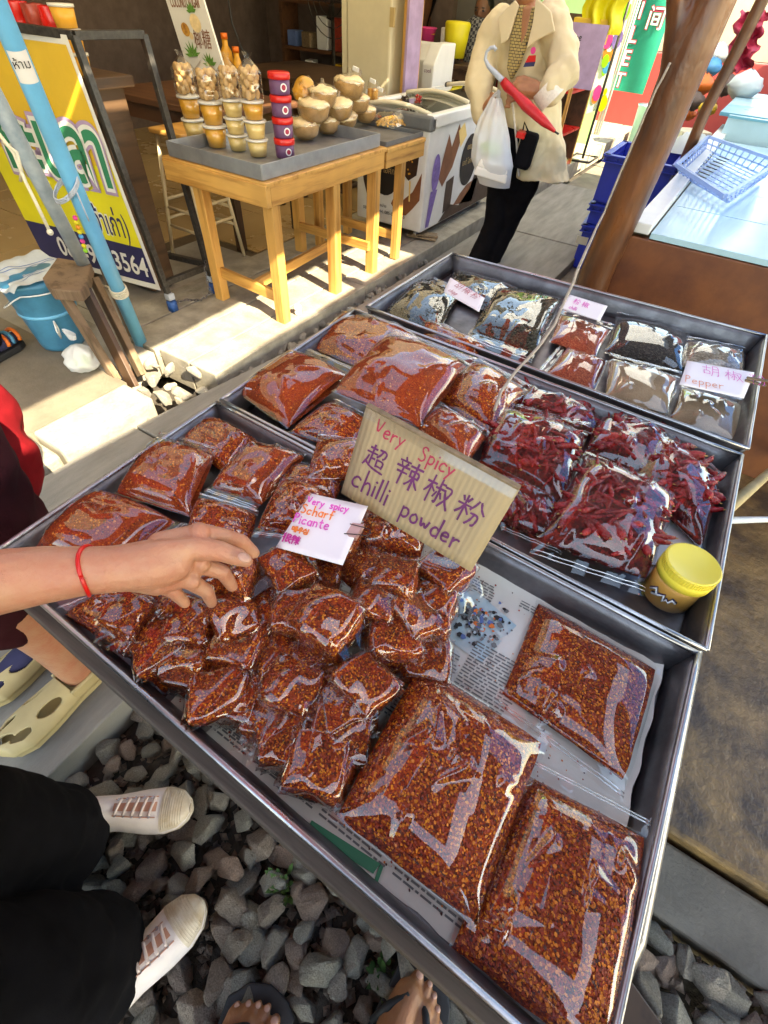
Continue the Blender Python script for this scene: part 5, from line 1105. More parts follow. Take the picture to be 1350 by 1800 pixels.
# ---- things beyond the pillar
fb = on('y', 5.2, 735, 130); ac = thing('air_cooler', 'white plastic air cooler with grille behind the freezer', 'air cooler', (fb.x, 5.2, .1)); w0 = on('y', 5.2, 714, 130); w1 = on('y', 5.2, 782, 130); zt = on('y', 5.2, 750, 75).z
MB().prism([(w0.x, 5.35, .12), (w0.x, 5.05, .12), (w0.x+.02, 5.0, zt-.1), (w0.x+.02, 5.1, zt), (w0.x+.02, 5.35, zt)], (w1.x-w0.x-.12, 0, 0)).build('body', 'white_paint', ac, bevel=.01)
MB().prism([(w1.x-.12, 5.36, .12), (w1.x-.12, 4.98, .12), (w1.x-.12, 4.98, zt-.12), (w1.x-.12, 5.1, zt+.01), (w1.x-.12, 5.36, zt+.01)], (.12, 0, 0)).build('side_panel', 'white_plastic', ac, bevel=.01)
text('cool', (w1.x-.095, 4.975, zt-.17), (1, 0, 0), (0, 0, 1), .04, 'ink_purple', ac)
for k in range(3): MB().box((w0.x+.07+k*.085, 5.035, zt-.33), (.07, .03, .12)).build('grille', 'ink_black', ac)
TZ2 = .83
for k, (px, py, r, h, mt, lb, nm) in enumerate(((714, 72, .10, .20, 'banner_green', 'green plastic tub on the dark table by the rear wall', 'green_tub'), (750, 62, .10, .12, 'beads_pink', 'pink plastic basin on the dark table by the rear wall', 'pink_basin'), (752, 70, .07, .10, 'banner_ochre', 'yellow basin in front of the pink basin', 'yellow_basin'), (802, 70, .13, .26, 'banner_yellow', 'yellow plastic sack beside the seated man', 'yellow_sack'), (741, 75, .022, .13, 'white_plastic', 'white squeeze bottle before the yellow basin', 'squeeze_bottle'), (779, 68, .03, .16, 'white_paint', 'white jug with black handle before the yellow sack', 'jug'))):
    p = on('y', 6.1, px, py); p.z = p.z-h/2; 
    tag(MB().lathe([(0, 0), (r*.75, 0), (r*.9, h*.5), (r, h*.93), (r*.9, h), (r*.25, h*1.02), (0, h*1.02)] if 'sack' in nm or 'bottle' in nm or 'jug' in nm else [(0, 0), (r*.75, 0), (r*.95, h*.9), (r*1.05, h*.95), (r, h), (r*.85, h*.9), (r*.7, .02), (0, .02)], p, 20).build(nm, mt, smooth=True), lb, nm.split('_')[-1])
p = on('y', 4.45, 702, 145); tag(MB().ball(p, (.09, .08, .07), 14).build('plastic_bundle', 'carrier_film', smooth=True), 'bundle of crumpled white plastic bags at the foot of the pillar', 'bundle')
# knob on the platform
p = at(524, 552, .1); k = thing('door_knob', 'small white round knob lying on the sunlit platform edge', 'knob', p); MB().lathe([(0, 0), (.018, 0), (.02, .012), (.014, .03), (0, .03)], p, 16).build('base', 'white_plastic', k, smooth=True); MB().ball(p+V((0, 0, .038)), (.024, .024, .018), 14).build('cap', 'white_plastic', k, smooth=True)
# ------------------------------------------------------------------ blue posts, string, stool, bucket
def post(name, label, pts, r, mat):
    t = thing(name, label, 'post', pts[0]); MB().tube(pts, r, 18).build('pipe', mat, t, smooth=True); return t
b0 = at(256, 622, .02); b1 = on('y', 1.03, 8, 40); b2 = b0+(b1-b0)*1.9; bp1 = post('blue_post', 'bright blue plastic pipe post set in rubble at the platform edge', [b0, lerp(b0, b1, .5), b1, b2], .030, 'sky_pipe')
c0 = at(150, 470, .44); c1 = on('y', .98, -40, 110); post('pale_post', 'weathered pale blue post tied beside the bright blue pipe', [c0, c1, c0+(c1-c0)*1.8], .027, 'pale_pipe')
dirp = (b1-b0).normalized(); pl = lerp(b0, b1, .93); fw = (V((0, 0, CZ))-pl); fw = (fw-dirp*fw.dot(dirp)).normalized(); sdw = dirp.cross(fw)
MB().grid(lambda u, v: pl+dirp*((v-.5)*.075)+(fw*cos((u-.5)*1.9)+sdw*sin((u-.5)*1.9))*.0312, 10, 3).build('plate', 'banner_white', bp1, smooth=True); text('ห้าม', pl+fw*.0325-sdw*.026+dirp*.0, sdw if sdw.dot(CR) > 0 else -sdw, dirp, .03, 'ink_black', bp1)
st1 = lerp(b0, b1, .66); ties = MB()
for k in range(3): ties.tube([st1+dirp*(.006*k)+(fw*cos(a)*.05+(c1-b1).normalized()*(.055*(sin(a)))*1.4)+(c1-b1)*.35*.0-(b1-c1).normalized()*.045 for a in [j*pi/10 for j in range(21)]], .0035, 6)
ties.tube([st1+fw*.04, st1+fw*.045-dirp*.06, st1+fw*.04-dirp*.11], .003, 6); tag(ties.build('tie_string', 'string_grey', smooth=True), 'grey string tying the two blue posts together', 'string')
kb = lerp(b0, b1, .29); kt = MB()
for k in range(4): kt.tube([kb+dirp*(.01*k)+(fw*cos(a)+sdw*sin(a))*.034 for a in [j*pi/10 for j in range(21)]], .004, 6)
kt.tube([kb+sdw*.03, kb-V((.10, .02, -.02))], .004, 6); tag(kt.build('binding_wire', 'ivory', smooth=True), 'cream binding wound round the foot of the blue pipe', 'binding')
wl = [on('y', .95, *q) for q in ((-10, 225), (25, 270), (45, 320), (60, 350), (88, 408))]; tag(MB().tube(wl, .006, 8).tube([on('y', .95, *q) for q in ((5, 250), (30, 268), (38, 300), (36, 318))], .005, 8).ball(wl[-1], .011, 10).build('hanging_string', 'ivory', smooth=True), 'white cord with knotted end hanging at the left edge', 'string')
bd = thing('bead_string', 'string of bright heart shaped beads between the posts', 'beads', lerp(b0, c0, .5))
for k, mt in enumerate(('beads_pink', 'beads_yellow', 'beads_orange', 'beads_yellow', 'beads_blue', 'beads_pink', 'beads_yellow', 'beads_green')):
    q = on('y', 1.08, 132+k*2.6, 383+k*8.2); MB().ball(q, (.011, .008, .009), 10).build('bead', mt, bd, smooth=True)
ws = thing('wooden_block_stool', 'small rough wooden stool built of old planks beside the blue post', 'stool', (-2.05, 1.05, .08)); tp_ = [at(*q, .46) for q in ((74, 488), (88, 508), (140, 512), (152, 500), (160, 462), (100, 452))]
MB().prism(tp_, (0, 0, -.045)).build('seat', 'old_wood', ws, bevel=.006)
def plank(a, b_, w, th, mt='old_wood', up=(0, 1, 0)): MB().bar(a, b_, w, th, up=up).build('plank', mt, ws, bevel=.003)
plank(at(112, 520, .42), at(205, 668, .06), .05, .03); plank(at(150, 510, .42), at(235, 680, .05), .08, .022, 'dark_wood'); plank(at(165, 490, .42), at(250, 660, .06), .05, .03); plank(at(185, 470, .40), at(240, 600, .08), .06, .03)
bk = thing('plastic_bucket', 'blue ribbed plastic bucket with white towel on its lid', 'bucket', (-2.5, 1.05, .1)); B = at(112, 600, .09); B.z = .09
MB().lathe([(0, 0), (.095, 0), (.10, .02), (.118, .16), (.12, .165), (.14, .30), (.15, .31), (.152, .325), (0, .33)], B, 28).build('bucket_body', 'bucket_blue', bk, smooth=True)
MB().lathe([(.12, .165), (.1255, .17), (.1245, .18)], B, 28).build('rib', 'sky_pipe', bk, smooth=True); MB().tube([B+V((.16*cos(a), .16*sin(a), .29-.10*max(0, sin(a*1.0-2.2)))) for a in [j*pi/14 for j in range(29)]], .003, 6).build('handle_cord', 'white_plastic', bk, smooth=True)
MB().tube([B+V((.118, -.05, .16)), B+V((.125, -.06, .12)), B+V((.122, -.055, .08)), B+V((.116, -.045, .12)), B+V((.118, -.05, .16))], .004, 6).build('cord_loop', 'white_plastic', bk, smooth=True)
tw = thing('towel', 'white striped towel draped over the blue bucket', 'towel', B+V((0, 0, .33))); TWf = lambda u, v, k=0: B+V((lerp(-.15, .15, u), lerp(-.16, .15, v), .337+k+.012*sin(u*8+2*v)+.01*nz((u*3, v*3), 2)-.10*max(0, -.1+.0+(.2-v))*2))
MB().grid(lambda u, v: TWf(u, v), 24, 24).build('cloth', 'cloth_white', tw, smooth=True)
for u in (.25, .3, .55, .6, .8): MB().grid(lambda a, v: TWf(u+a*.012, v, .0015), 1, 24).build('stripe', 'cloth_stripe', tw, smooth=True)
p = at(150, 645, .09); tag(MB().grid(lambda u, v: p+V(((.075*sin(min(1, v*1.25+.18)*pi)**.6 if v < .8 else .018+.16*(v-.8))*cos(u*2*pi)*(1+.3*nz((cos(u*6.28)*1.5, sin(u*6.28)*1.5, v*3), 1.5)), (.07*sin(min(1, v*1.25+.18)*pi)**.6 if v < .8 else .012)*sin(u*2*pi)*(1+.3*nz((cos(u*6.28)*2, sin(u*6.28)*2, v*4), 1.5)), v*.17)), 36, 24).build('tied_plastic_bag', 'carrier', smooth=True), 'tied translucent plastic bag on the wet floor behind the block stool', 'bag')
tag(MB().ball(p+V((0, 0, .03)), (.04, .04, .03), 10).build('food_scraps', 'beads_green', smooth=True), 'pale green leftovers inside the tied plastic bag', 'leftovers')

# shelf unit with packed goods in the unlit back of the shop
su = thing('back_shelf', 'dim wooden shelf unit against the dark stand-in panel inside the shop', 'shelf', (-4.6, 6.5, .08))
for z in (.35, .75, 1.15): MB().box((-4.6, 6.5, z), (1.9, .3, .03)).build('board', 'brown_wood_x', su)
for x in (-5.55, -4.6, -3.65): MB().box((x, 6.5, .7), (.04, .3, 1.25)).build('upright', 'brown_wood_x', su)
rnd = random.Random(77); nn_ = 0; wrd = 'first second third fourth fifth sixth seventh eighth'.split()
for lv, z in enumerate((.366, .766)):
    for k in range(8):
        w = rnd.uniform(.09, .17); h = rnd.uniform(.12, .3); cn, mt = rnd.choice((('red', 'crimson'), ('ochre', 'banner_ochre'), ('grey', 'tile_grey'), ('brown', 'cardboard_edge'), ('white', 'white_paint'), ('blue', 'cloth_stripe')))
        tag(MB().box((-5.42+k*.235, 6.45, z+h/2), (w, .16, h), (0, 0, rnd.gauss(0, .12))).build('shelf_box', mt, bevel=.01), cn+' box on the '+('lower', 'upper')[lv]+' board of the back shelf, '+wrd[k]+' from its left end', 'box', 'boxes on the back shelf')
# ------------------------------------------------------------------ brown forked trunk, thin post
tr = thing('brown_trunk', 'thick brown painted post forking at the top beside the tiled counter', 'post', (-.29, 2.12, 0))
c = [V((-.30, 2.12, -.02)), on('y', 2.12, 1048, 480), on('y', 2.12, 1098, 370), on('y', 2.12, 1150, 250), on('y', 2.12, 1190, 150)]
MB().tube(c+[on('y', 2.12, 1225, 70), on('y', 2.12, 1268, -20), on('y', 2.12, 1330, -160)], [.064, .063, .062, .062, .063, .060, .052, .05], 22).tube([on('y', 2.12, 1180, 175), on('y', 2.12, 1188, 110), on('y', 2.12, 1195, 40), on('y', 2.12, 1198, -30), V((-.42, 2.2, 2.4))], [.045, .042, .038, .04, .04], 18).build('trunk', 'wax_brown', tr, smooth=True)
fuse(tr.children[0], .010, 3)
q = [on('y', 4.1, *p) for p in ((1196, 300), (1240, 195), (1300, 80), (1345, -10))]; tag(MB().tube([V((q[0].x-.0, 4.1, 0))]+q+[q[-1]+(q[-1]-q[-2])*.8], .032, 14).build('thin_post', 'wax_brown', smooth=True), 'thin reddish brown post behind the forked trunk', 'post')
# ------------------------------------------------------------------ tiled counter
CTX0, CTX1, CTY, CTZ = -.26, 1.7, 2.16, .80
ct = thing('tiled_counter', 'stall counter with light blue tiled top and brown wooden front panel', 'counter', (.7, 3.4, 0))
MB().box(((CTX0+CTX1)/2, CTY+.015, CTZ/2-.012), (CTX1-CTX0, .03, CTZ-.026)).build('front_panel', 'brown_panel', ct, bevel=.004)
MB().box((CTX0-.008, CTY+.0, CTZ/2), (.018, .03, CTZ-.02)).build('corner_strip', 'zinc', ct)
MB().box((CTX0+.02, 3.5, CTZ/2-.03), (.04, 2.6, CTZ-.06)).build('side_panel', 'grey_wood', ct)
MB().box(((CTX0+CTX1)/2, 3.52, CTZ-.05), (CTX1-CTX0-.01, 2.62, .07)).build('mortar_bed', 'grout', ct)
MB().box((CTX0+.035, 3.5, CTZ+.005), (.07, 2.68, .035)).build('edge_strip', 'white_paint', ct, bevel=.004)
for i in range(4):
    for j in range(6):
        x0_ = CTX0+.075+i*.44; y0_ = CTY+.0+j*.44
        if j == 5: continue
        MB().box((x0_+.218, y0_+.218, CTZ-.012+random.uniform(-.001, .001)), (.433, .433, .02)).build('tile', ('tile_blue', 'tile_grey', 'tile_blue')[(i*2+j*3) % 3], ct, bevel=.002)
MB().box((.75, 4.50, CTZ+.03), (1.95, .10, .14)).build('tile_step', 'tile_blue', ct, bevel=.003); MB().box((.75, 4.46, CTZ+.106), (1.95, .05, .012)).build('step_edge', 'tile_teal', ct)
for i in range(4):
    for j in range(3): MB().box((CTX0+.2+i*.47, 4.8+j*.47, CTZ+.10), (.46, .46, .02)).build('tile', 'tile_blue' if (i+j) % 2 else 'tile_teal', ct, bevel=.002)
# pale blue basket on the counter
bc = [on('z', CTZ+.02, *p) for p in ((1195, 305), (1280, 355), (1345, 310), (1240, 262))]; cc = sum(bc, V())/4; bs = thing('plastic_basket', 'pale translucent blue plastic basket tipped on the tiled counter', 'basket', cc)
top = [on('z', CTZ+.11, *p) for p in ((1190, 290), (1275, 345), (1372, 285), (1245, 240))]
for k in range(4):
    a, b_, c_, d_ = bc[k], bc[(k+1) % 4], top[(k+1) % 4], top[k]; m = MB(); n_ = 11
    for j in range(n_+1): m.bar(lerp(a, b_, j/n_), lerp(d_, c_, j/n_), .006, .004)
    m.bar(d_, c_, .014, .012); m.bar(a, b_, .010, .008); m.bar(lerp(a, d_, .5), lerp(b_, c_, .5), .008, .006); m.build('basket_side', 'basket_plastic', bs)
m = MB()
for j in range(1, 9): m.bar(lerp(bc[0], bc[1], j/9), lerp(bc[3], bc[2], j/9), .006, .004); m.bar(lerp(bc[0], bc[3], j/9), lerp(bc[1], bc[2], j/9), .006, .004)
m.build('basket_floor', 'basket_plastic', bs)
m = MB()
for j in range(9): q = lerp(lerp(bc[0], bc[1], .25), lerp(bc[3], bc[2], .3), j/9); m.bar(q+V((0, 0, .01)), q+V((.05, -.04, .01)), .008, .003)
m.build('printed_bars', 'ink_black', bs)
# ------------------------------------------------------------------ stack of blue crates
def crate(x, y, z, w, d, h, rz, label):
    t = thing('blue_crate', label, 'crate', (x, y, z), 'stacked blue crates'); M = Euler((0, 0, rz)).to_matrix(); o = V((x, y, z)); T_ = lambda m: setattr(m, 'v', [o+M @ (q-o) for q in m.v]) or m
    for sx, sy, lx, ly in ((1, 0, .012, d), (-1, 0, .012, d), (0, 1, w, .012), (0, -1, w, .012)):
        m = MB().box((x+sx*w/2*.94, y+sy*d/2*.94, z+h/2), (lx, ly*.92, h-.02)) ; T_(m).build('side', 'blue_plastic', t, bevel=.003)
        m = MB()
        for zz in (h-.012, h-.045): m.box((x+sx*w/2, y+sy*d/2, z+zz), (lx+.03 if sx else lx+.03, ly+.03 if sy else ly+.03, .008))
        for j in range(7): f_ = j/6-.5; m.box((x+sx*w/2+(0 if sx else f_*w), y+sy*d/2+(0 if sy else f_*d), z+h-.03), (.024 if sx else .006, .024 if sy else .006, .034))
        T_(m).build('rim_rib', 'blue_plastic', t)
    T_(MB().box((x, y, z+.01), (w*.9, d*.9, .02))).build('crate_floor', 'blue_plastic', t)
crate(-.63, 4.20, .0, .34, .48, .30, .10, 'bottom blue plastic crate with white label standing on the path')
crate(-.62, 4.22, .285, .34, .48, .14, .06, 'thin middle blue crate between the two larger ones')
crate(-.58, 4.24, .42, .42, .52, .28, .02, 'top blue plastic crate with ribbed rim')
tag(MB().box((-.76, 3.95, .19), (.08, .003, .05), (0, 0, .1)).build('crate_label', 'ivory'), 'torn pale label stuck on the bottom blue crate', 'label')
p = V((-.36, 4.45, .70)); tag(MB().grid(lambda u, v: p+V((.16*cos(u*6.283)*(1-v*.8), .13*sin(u*6.283)*(1-v*.8), .10*sin(v*1.57)+.02*nz((u*5, v*4), 2))), 20, 8).build('grey_sack', 'tile_grey', smooth=True), 'crumpled grey plastic sack in the top blue crate', 'sack')
# ------------------------------------------------------------------ far left side: shelf of drinks, posters, toilet banner
SX, SY = -1.95, 6.6
MB_ = lambda: MB()
gw = tag(MB().box((-2.3, 7.2, 1.4), (.12, 2.0, 2.8)).box((-2.1, 7.9, 1.4), (.5, .1, 2.8)).build('green_wall', 'green_wall'), 'light green painted wall behind the woman in the cream jacket', 'wall')
sh = thing('drink_shelf', 'red and dark shelf crate stand of bottled drinks by the path', 'shelf', (-1.85, 6.3, .1))
for z in (.12, .42, .75): MB().box((-1.88, 6.3, z), (.4, .7, .02)).build('board', 'red_plastic', sh)
for x, y in ((-1.69, 5.96), (-1.69, 6.64), (-2.07, 5.96)): MB().box((x, y, .55), (.03, .03, 1.0)).build('upright', 'pine', sh)
MB().box((-1.88, 6.62, .7), (.4, .02, 1.1)).build('back_board', 'dark_wood_y', sh)
for k in range(8):
    for z, mt in ((.13, 'caramel'), (.43, 'chocolate')):
        q = V((-2.03+k*.045, 6.02, z)); tag(MB().lathe([(0, 0), (.018, 0), (.018, .11), (.007, .15), (.007, .18), (0, .18)], q, 10).build('drink_bottle', mt, smooth=True), ('brown' if z > .3 else 'amber')+' drink bottle on the '+('upper' if z > .3 else 'lower')+' board, number %s from the left end' % ('one two three four five six seven eight'.split()[k]), 'bottle', 'bottles on the drink shelf')
q0 = on('y', 6.05, 1035, 55); tag(MB().box((q0.x, 6.1, q0.z), (.30, .2, .16), (0, 0, .1)).build('carton', 'banner_ochre', bevel=.004), 'tan cardboard carton on top of the drink shelf', 'carton')
q0 = on('y', 5.95, 1022, 100); ms = thing('menu_sign', 'pale mauve menu board with black scribbles below the carton', 'sign', q0); MB().box(q0, (.34, .015, .42)).build('board', 'mauve', ms)
for k in range(3): pen('aoewh'[k:k+3], q0+V((-.12, -.009, .10-.07*k)), (1, 0, 0), (0, 0, 1), .05, .007, 'ink_black', ms, rnd=rw)
q0 = on('y', 6.0, 1062, 15); tag(MB().grid(lambda u, v: q0+V(((u-.5)*.34+.02*sin(v*9), .05*sin(u*14), (.5-v)*.30)), 20, 8).build('yellow_packets', 'banner_yellow', smooth=True), 'bunch of yellow packets hanging above the carton', 'packets')
ps = [on('y', 7.0, *p) for p in ((1112, -10), (1122, -10), (1062, 190), (1040, 196))]
q1 = [on('y', 7.2, *p) for p in ((1078, 0), (1110, 0), (1063, 190), (1030, 200))]; po = thing('drinks_poster', 'tall glossy poster of colourful drinks beside the toilet banner', 'poster', q1[3]); MB().prism([q1[3], q1[2], q1[1], q1[0]], (0, .012, 0)).build('panel', 'banner_white', po)
for k in range(26):
    rr = random.Random(k); u, v = rr.uniform(.15, .85), rr.uniform(.05, .95); c0 = lerp(lerp(q1[3], q1[2], u), lerp(q1[0], q1[1], u), v)+V((0, -.004-.0005*k, 0)); r_ = rr.uniform(.02, .06)
    MB().add([c0+V((cos(a)*r_, 0, sin(a)*r_*1.5)) for a in [j*pi/5 for j in range(10)]], [tuple(range(10))]).build('print_patch', ('beads_pink', 'beads_yellow', 'beads_green', 'beads_blue', 'ink_orange', 'banner_white', 'lilac')[k % 7], po)
rk = tag(MB().tube([(-1.62, 6.9, .12), (-1.62, 6.9, 1.9)], .014, 8).tube([(-1.75, 6.7, .12), (-1.5, 6.75, .12), (-1.5, 7.1, .12), (-1.75, 7.1, .12), (-1.75, 6.7, .12)], .012, 8).build('poster_rack', 'black_metal', smooth=True), 'black metal rack post holding the drinks poster', 'rack')
for k, (px, mt) in enumerate(((1060, 'cream_paint'), (1064, 'tile_grey'), (1068, 'white_paint'))):
    b_ = on('y', 8.6, px, 185); tag(MB().tube([V((b_.x, 8.6, .1)), V((b_.x, 8.6, 2.6))], .012, 10).build('wall_pipe', mt, smooth=True), ('cream', 'grey', 'white')[k]+' vertical pipe on the wall left of the toilet banner', 'pipe')
tl = [on('y', 9, *p) for p in ((1122, 0), (1178, 0), (1130, 166), (1071, 158))]; tz = thing('toilet_banner', 'green hanging banner reading toilet in white and red letters', 'banner', (-1.8, 9, .5))
X0, X1, Z0 = tl[3].x, tl[2].x, .53; MB().grid(lambda u, v: V((lerp(X0, X1, u), 9+.02*sin(u*5+v*3), lerp(Z0, 2.3, v))), 10, 20).build('cloth', 'banner_green', tz, smooth=True)
for k, chh in enumerate('TELIOT'):
    z_ = Z0+.04+k*.215
    for j, (mt, bd_) in enumerate((('ink_red', .012), ('banner_white', .002))): text(chh, (X0+.10, 8.965-.004*j, z_), (1, 0, 0), (0, 0, 1), .21, mt, tz, align='CENTER', bold=bd_)
for k, chh in enumerate('间手洗'):
    for j, (mt, bd_) in enumerate((('ink_red', .010), ('banner_white', .002))): text(chh, (X0+.305, 8.965-.004*j, Z0+.62+k*.30), (1, 0, 0), (0, 0, 1), .22, mt, tz, align='CENTER', bold=bd_)
tag(MB().box((-1.0, 9.8, .45), (2.6, .12, .9)).build('red_wall', 'red_wall', bevel=.01), 'low red wall behind the toilet banner', 'wall')
tag(MB().box((-1.3, 10.0, 1.7), (2.0, .12, 1.6)).build('pale_wall', 'cream_paint', bevel=.01), 'sunlit pale wall above the red wall', 'wall')
for k in range(3): tag(MB().box((-1.35+k*.28, 9.3-.2*k, .10+.02*k), (.4, .3, .16+.05*k), (0, 0, .3*k)).build('sunlit_box', 'cream_paint', bevel=.01), ('small', 'middle', 'large')[k]+' pale box in the sun below the red wall', 'box', 'pale boxes below the red wall')
q0 = on('y', 8.2, 1150, 190); tag(MB().lathe([(0, 0), (.16, 0), (.19, .5), (.2, .52), (0, .52)], V((q0.x, 8.2, 0)), 18).build('laundry_bin', 'tile_blue', smooth=True), 'pale blue bin beside the forked trunk', 'bin')
# ------------------------------------------------------------------ far right side: goods blurred by distance
tag(MB().box((1.55, 9.5, 1.3), (.2, 7, 2.6)).build('pink_wall', 'red_wall'), 'red painted wall along the right of the path', 'wall')
rc = [on('y', 6.4, *q) for q in ((1268, 135), (1320, 120), (1352, 20), (1300, 20))]
tag(MB().grid(lambda u, v: lerp(lerp(rc[0], rc[1], u), lerp(rc[3], rc[2], u), v)+V((.02*sin(v*22), .06*sin(u*9+v*13), .03*nz((u*4, v*6), 2))), 20, 24).build('red_cloth', 'ink_red', smooth=True), 'bunch of bright red cloth hanging over the far stall', 'cloth')
for k, (px, py, yy, r, mt, cn, wh) in enumerate(((1236, 148, 5.9, .09, 'orange_sport', 'orange', 'round bag'), (1252, 118, 6.1, .08, 'beads_blue', 'pale blue', 'bag'), (1222, 178, 5.8, .08, 'dark_room', 'dark', 'bag'), (1244, 190, 5.6, .07, 'banner_ochre', 'ochre', 'bag'), (1262, 95, 6.4, .10, 'white_plastic', 'white', 'sack catching the light'), (1275, 150, 5.9, .09, 'dark_room', 'black', 'bundle'), (1212, 200, 6.0, .06, 'orange_sport', 'small orange', 'pouch on the ground'), (1310, 150, 5.6, .12, 'tile_grey', 'grey', 'bundle'))):
    c0 = on('y', yy, px, py)
    tag(MB().grid(lambda u, v: c0+V((r*sin(pi*(.08+.87*v))*cos(u*6.283)*(1+.2*nz((u*4, v*4, k), 2)), r*sin(pi*(.08+.87*v))*sin(u*6.283), r*1.5*(v-.5)+.02*nz((u*5, v*4, k), 2))), 18, 10).build('hanging_goods', mt, smooth=True), cn+' '+wh+' hanging among the goods of the far stall', 'goods', 'goods on the far stall')
far = thing('far_stall', 'far stall on the right with slanting bars and dark shelves', 'stall', (.8, 7, 0)); MB().box((.95, 7.2, .4), (.9, 3.6, .7)).build('counter', 'dark_wood_y', far)
for k in range(5): MB().tube([(.42, 5.6+k*.6, 0), (.5, 5.6+k*.6, 2.2)], .02, 8).build('bar', 'steel', far, smooth=True)
m_ = MB(); 
for k in range(3): tag(MB().box((.55+.4*k, 4.9+.1*k, .98), (.34, .3, .18), (0, 0, .3*k)).build('goods_box', ('black_cloth', 'cloth_stripe', 'red_plastic')[k], bevel=.02), ('black', 'dark blue', 'red')[k]+' soft pack lying on the rear tiles of the counter', 'pack')
# bars leaning at the right edge beside the middle tray
tag(MB().tube([at(1262, 908, .66), at(1400, 790, .0)], .014, 10).build('leaning_pipe', 'ink_gold', smooth=True), 'brass coloured pipe slanting under the right side of the trays', 'pipe'); tag(MB().tube([at(1262, 915, .66), at(1440, 911, .0)], .008, 8).build('white_bar', 'white_paint', smooth=True), 'thin white bar sticking out right of the middle tray', 'bar')
tag(MB().box((.2, 60, 3.5), (60, .5, 7)).build('far_building', 'cream_paint'), 'pale building closing the far end of the market lane', 'building')
# ------------------------------------------------------------------ people
def dep(p): return (V(p)-V((0, 0, CZ))).dot(_f)
def pxt(m, pts, n=14, mi=0, sx=1.0):
    """a limb given by pixel, height and half width in pixels"""
    P = [at(x, y, z) for x, y, z, r in pts]; m.tube(P, [r/FPX*dep(p) for p, (x, y, z, r) in zip(P, pts)], n, mi, sx=sx)
    for p, q in ((P[0], pts[0]), (P[-1], pts[-1])): m.ball(p, q[3]/FPX*dep(p)*.98, 12, mi)
    return P
def person(label, loc): return thing('person', label, 'person', loc)
def limb(m, pts, rad, n=14, mi=0):
    m.tube(pts, rad, n, mi)
    for p, r in zip(pts, rad): m.ball(p, r*.98, 12, mi)
def head(root, c, r, face, skin='skin', hair_long=False):
    """head with eyes, nose, mouth and ears; face = direction it looks"""
    f = V(face).normalized(); s = V((0, 0, 1)).cross(f).normalized(); u = f.cross(s); c = V(c); R3 = Matrix((s, f, u)).transposed(); m = MB()
    m.ball(c, (r*.78, r*.9, r*1.02), 18, rot=R3); m.ball(c-u*r*.55+f*r*.28, (r*.52, r*.5, r*.55), 14, rot=R3); m.tube([c-u*r*.5-f*r*.1, c-u*r*1.7-f*r*.15], [r*.5, r*.56], 14)
    m.ball(c+f*r*.92-u*r*.12, (r*.12, r*.16, r*.2), 10, rot=R3)
    for k in (-1, 1): m.ball(c+s*k*r*.8-u*r*.05, (r*.08, r*.16, r*.24), 10, rot=R3)
    h = m.build('head', skin, root); fuse(h, r*.06, 3)
    for k in (-1, 1): MB().ball(c+s*k*r*.33+f*r*.80+u*r*.06, (r*.13, r*.06, r*.07), 10, rot=R3).build('eye', 'ink_black', h, smooth=True); MB().ball(c+s*k*r*.33+f*r*.83+u*r*.24, (r*.2, r*.05, r*.04), 8, rot=R3).build('brow', 'hair', h, smooth=True)
    MB().ball(c+f*r*.80-u*r*.52, (r*.24, r*.05, r*.06), 10, rot=R3).build('mouth', 'flake_red', h, smooth=True)
    m = MB(); m.ball(c-f*r*.16+u*r*.2, (r*.86, r*.88, r*.95), 16, rot=R3)
    if hair_long: m.ball(c-f*r*.5-u*r*.5, (r*.7, r*.5, r*.95), 14, rot=R3)
    hr = m.build('hair', 'hair', root); fuse(hr, r*.09, 2)
    return h
# --- the buyer in black trousers whose arm reaches over the tray
p1 = person('person in black trousers and white sneakers reaching a bare arm over the tray', (-.55, -.35, 0))
m = MB()
A1 = pxt(m, [(-330, 1120, 1.02, 62), (-160, 1060, .985, 62), (0, 1022, .955, 58), (80, 1010, .945, 51), (155, 1003, .94, 43), (195, 1001, .935, 42)], 18)
pxt(m, [(190, 1001, .935, 41), (225, 998, .930, 43), (262, 993, .925, 45), (300, 988, .918, 40)], 16)
pxt(m, [(235, 1015, .918, 26), (275, 1018, .905, 30), (315, 1012, .895, 24)], 14)
pxt(m, [(225, 985, .938, 24), (285, 972, .935, 25), (345, 964, .925, 21), (388, 969, .915, 18.5), (420, 980, .905, 16), (433, 986, .900, 12)], 14)      # thumb
pxt(m, [(280, 955, .928, 21), (338, 940, .925, 18), (352, 937, .924, 18.5), (392, 942, .908, 14.5), (425, 952, .885, 13.5), (446, 972, .86, 11)], 12)                                 # index
pxt(m, [(295, 985, .91, 19), (350, 992, .893, 17.5), (392, 1006, .87, 14), (408, 1030, .84, 11)], 12)
pxt(m, [(292, 1008, .90, 18), (335, 1022, .88, 16), (364, 1040, .855, 13), (372, 1060, .83, 10)], 12)
pxt(m, [(278, 1024, .89, 16), (308, 1042, .868, 13), (325, 1060, .848, 10)], 12)
for kx, ky, kz, kr in ((350, 936, .925, 19), (352, 990, .896, 18.5), (336, 1021, .883, 17)): m.ball(at(kx, ky, kz+.004), kr/FPX*dep(at(kx, ky, kz)), 10)
E_ = A1[0]; S_ = V((-.66, -.34, 1.27)); limb(m, [E_, lerp(E_, S_, .5), S_], [.044, .05, .058])
hd_ = m.build('arm', 'skin', p1); fuse(hd_, .0022, 4)
tn = at(424, 978, .918); bx_ = (at(433, 984, .905)-at(410, 975, .915)).normalized(); up_ = V((-.15, -.1, 1)).normalized(); sd2 = bx_.cross(up_).normalized()
MB().ball(tn+bx_*.004, (.0085, .0065, .003), 12, rot=Matrix((bx_, sd2, bx_.cross(sd2))).transposed()).build('thumb_nail', 'nail', hd_, smooth=True)
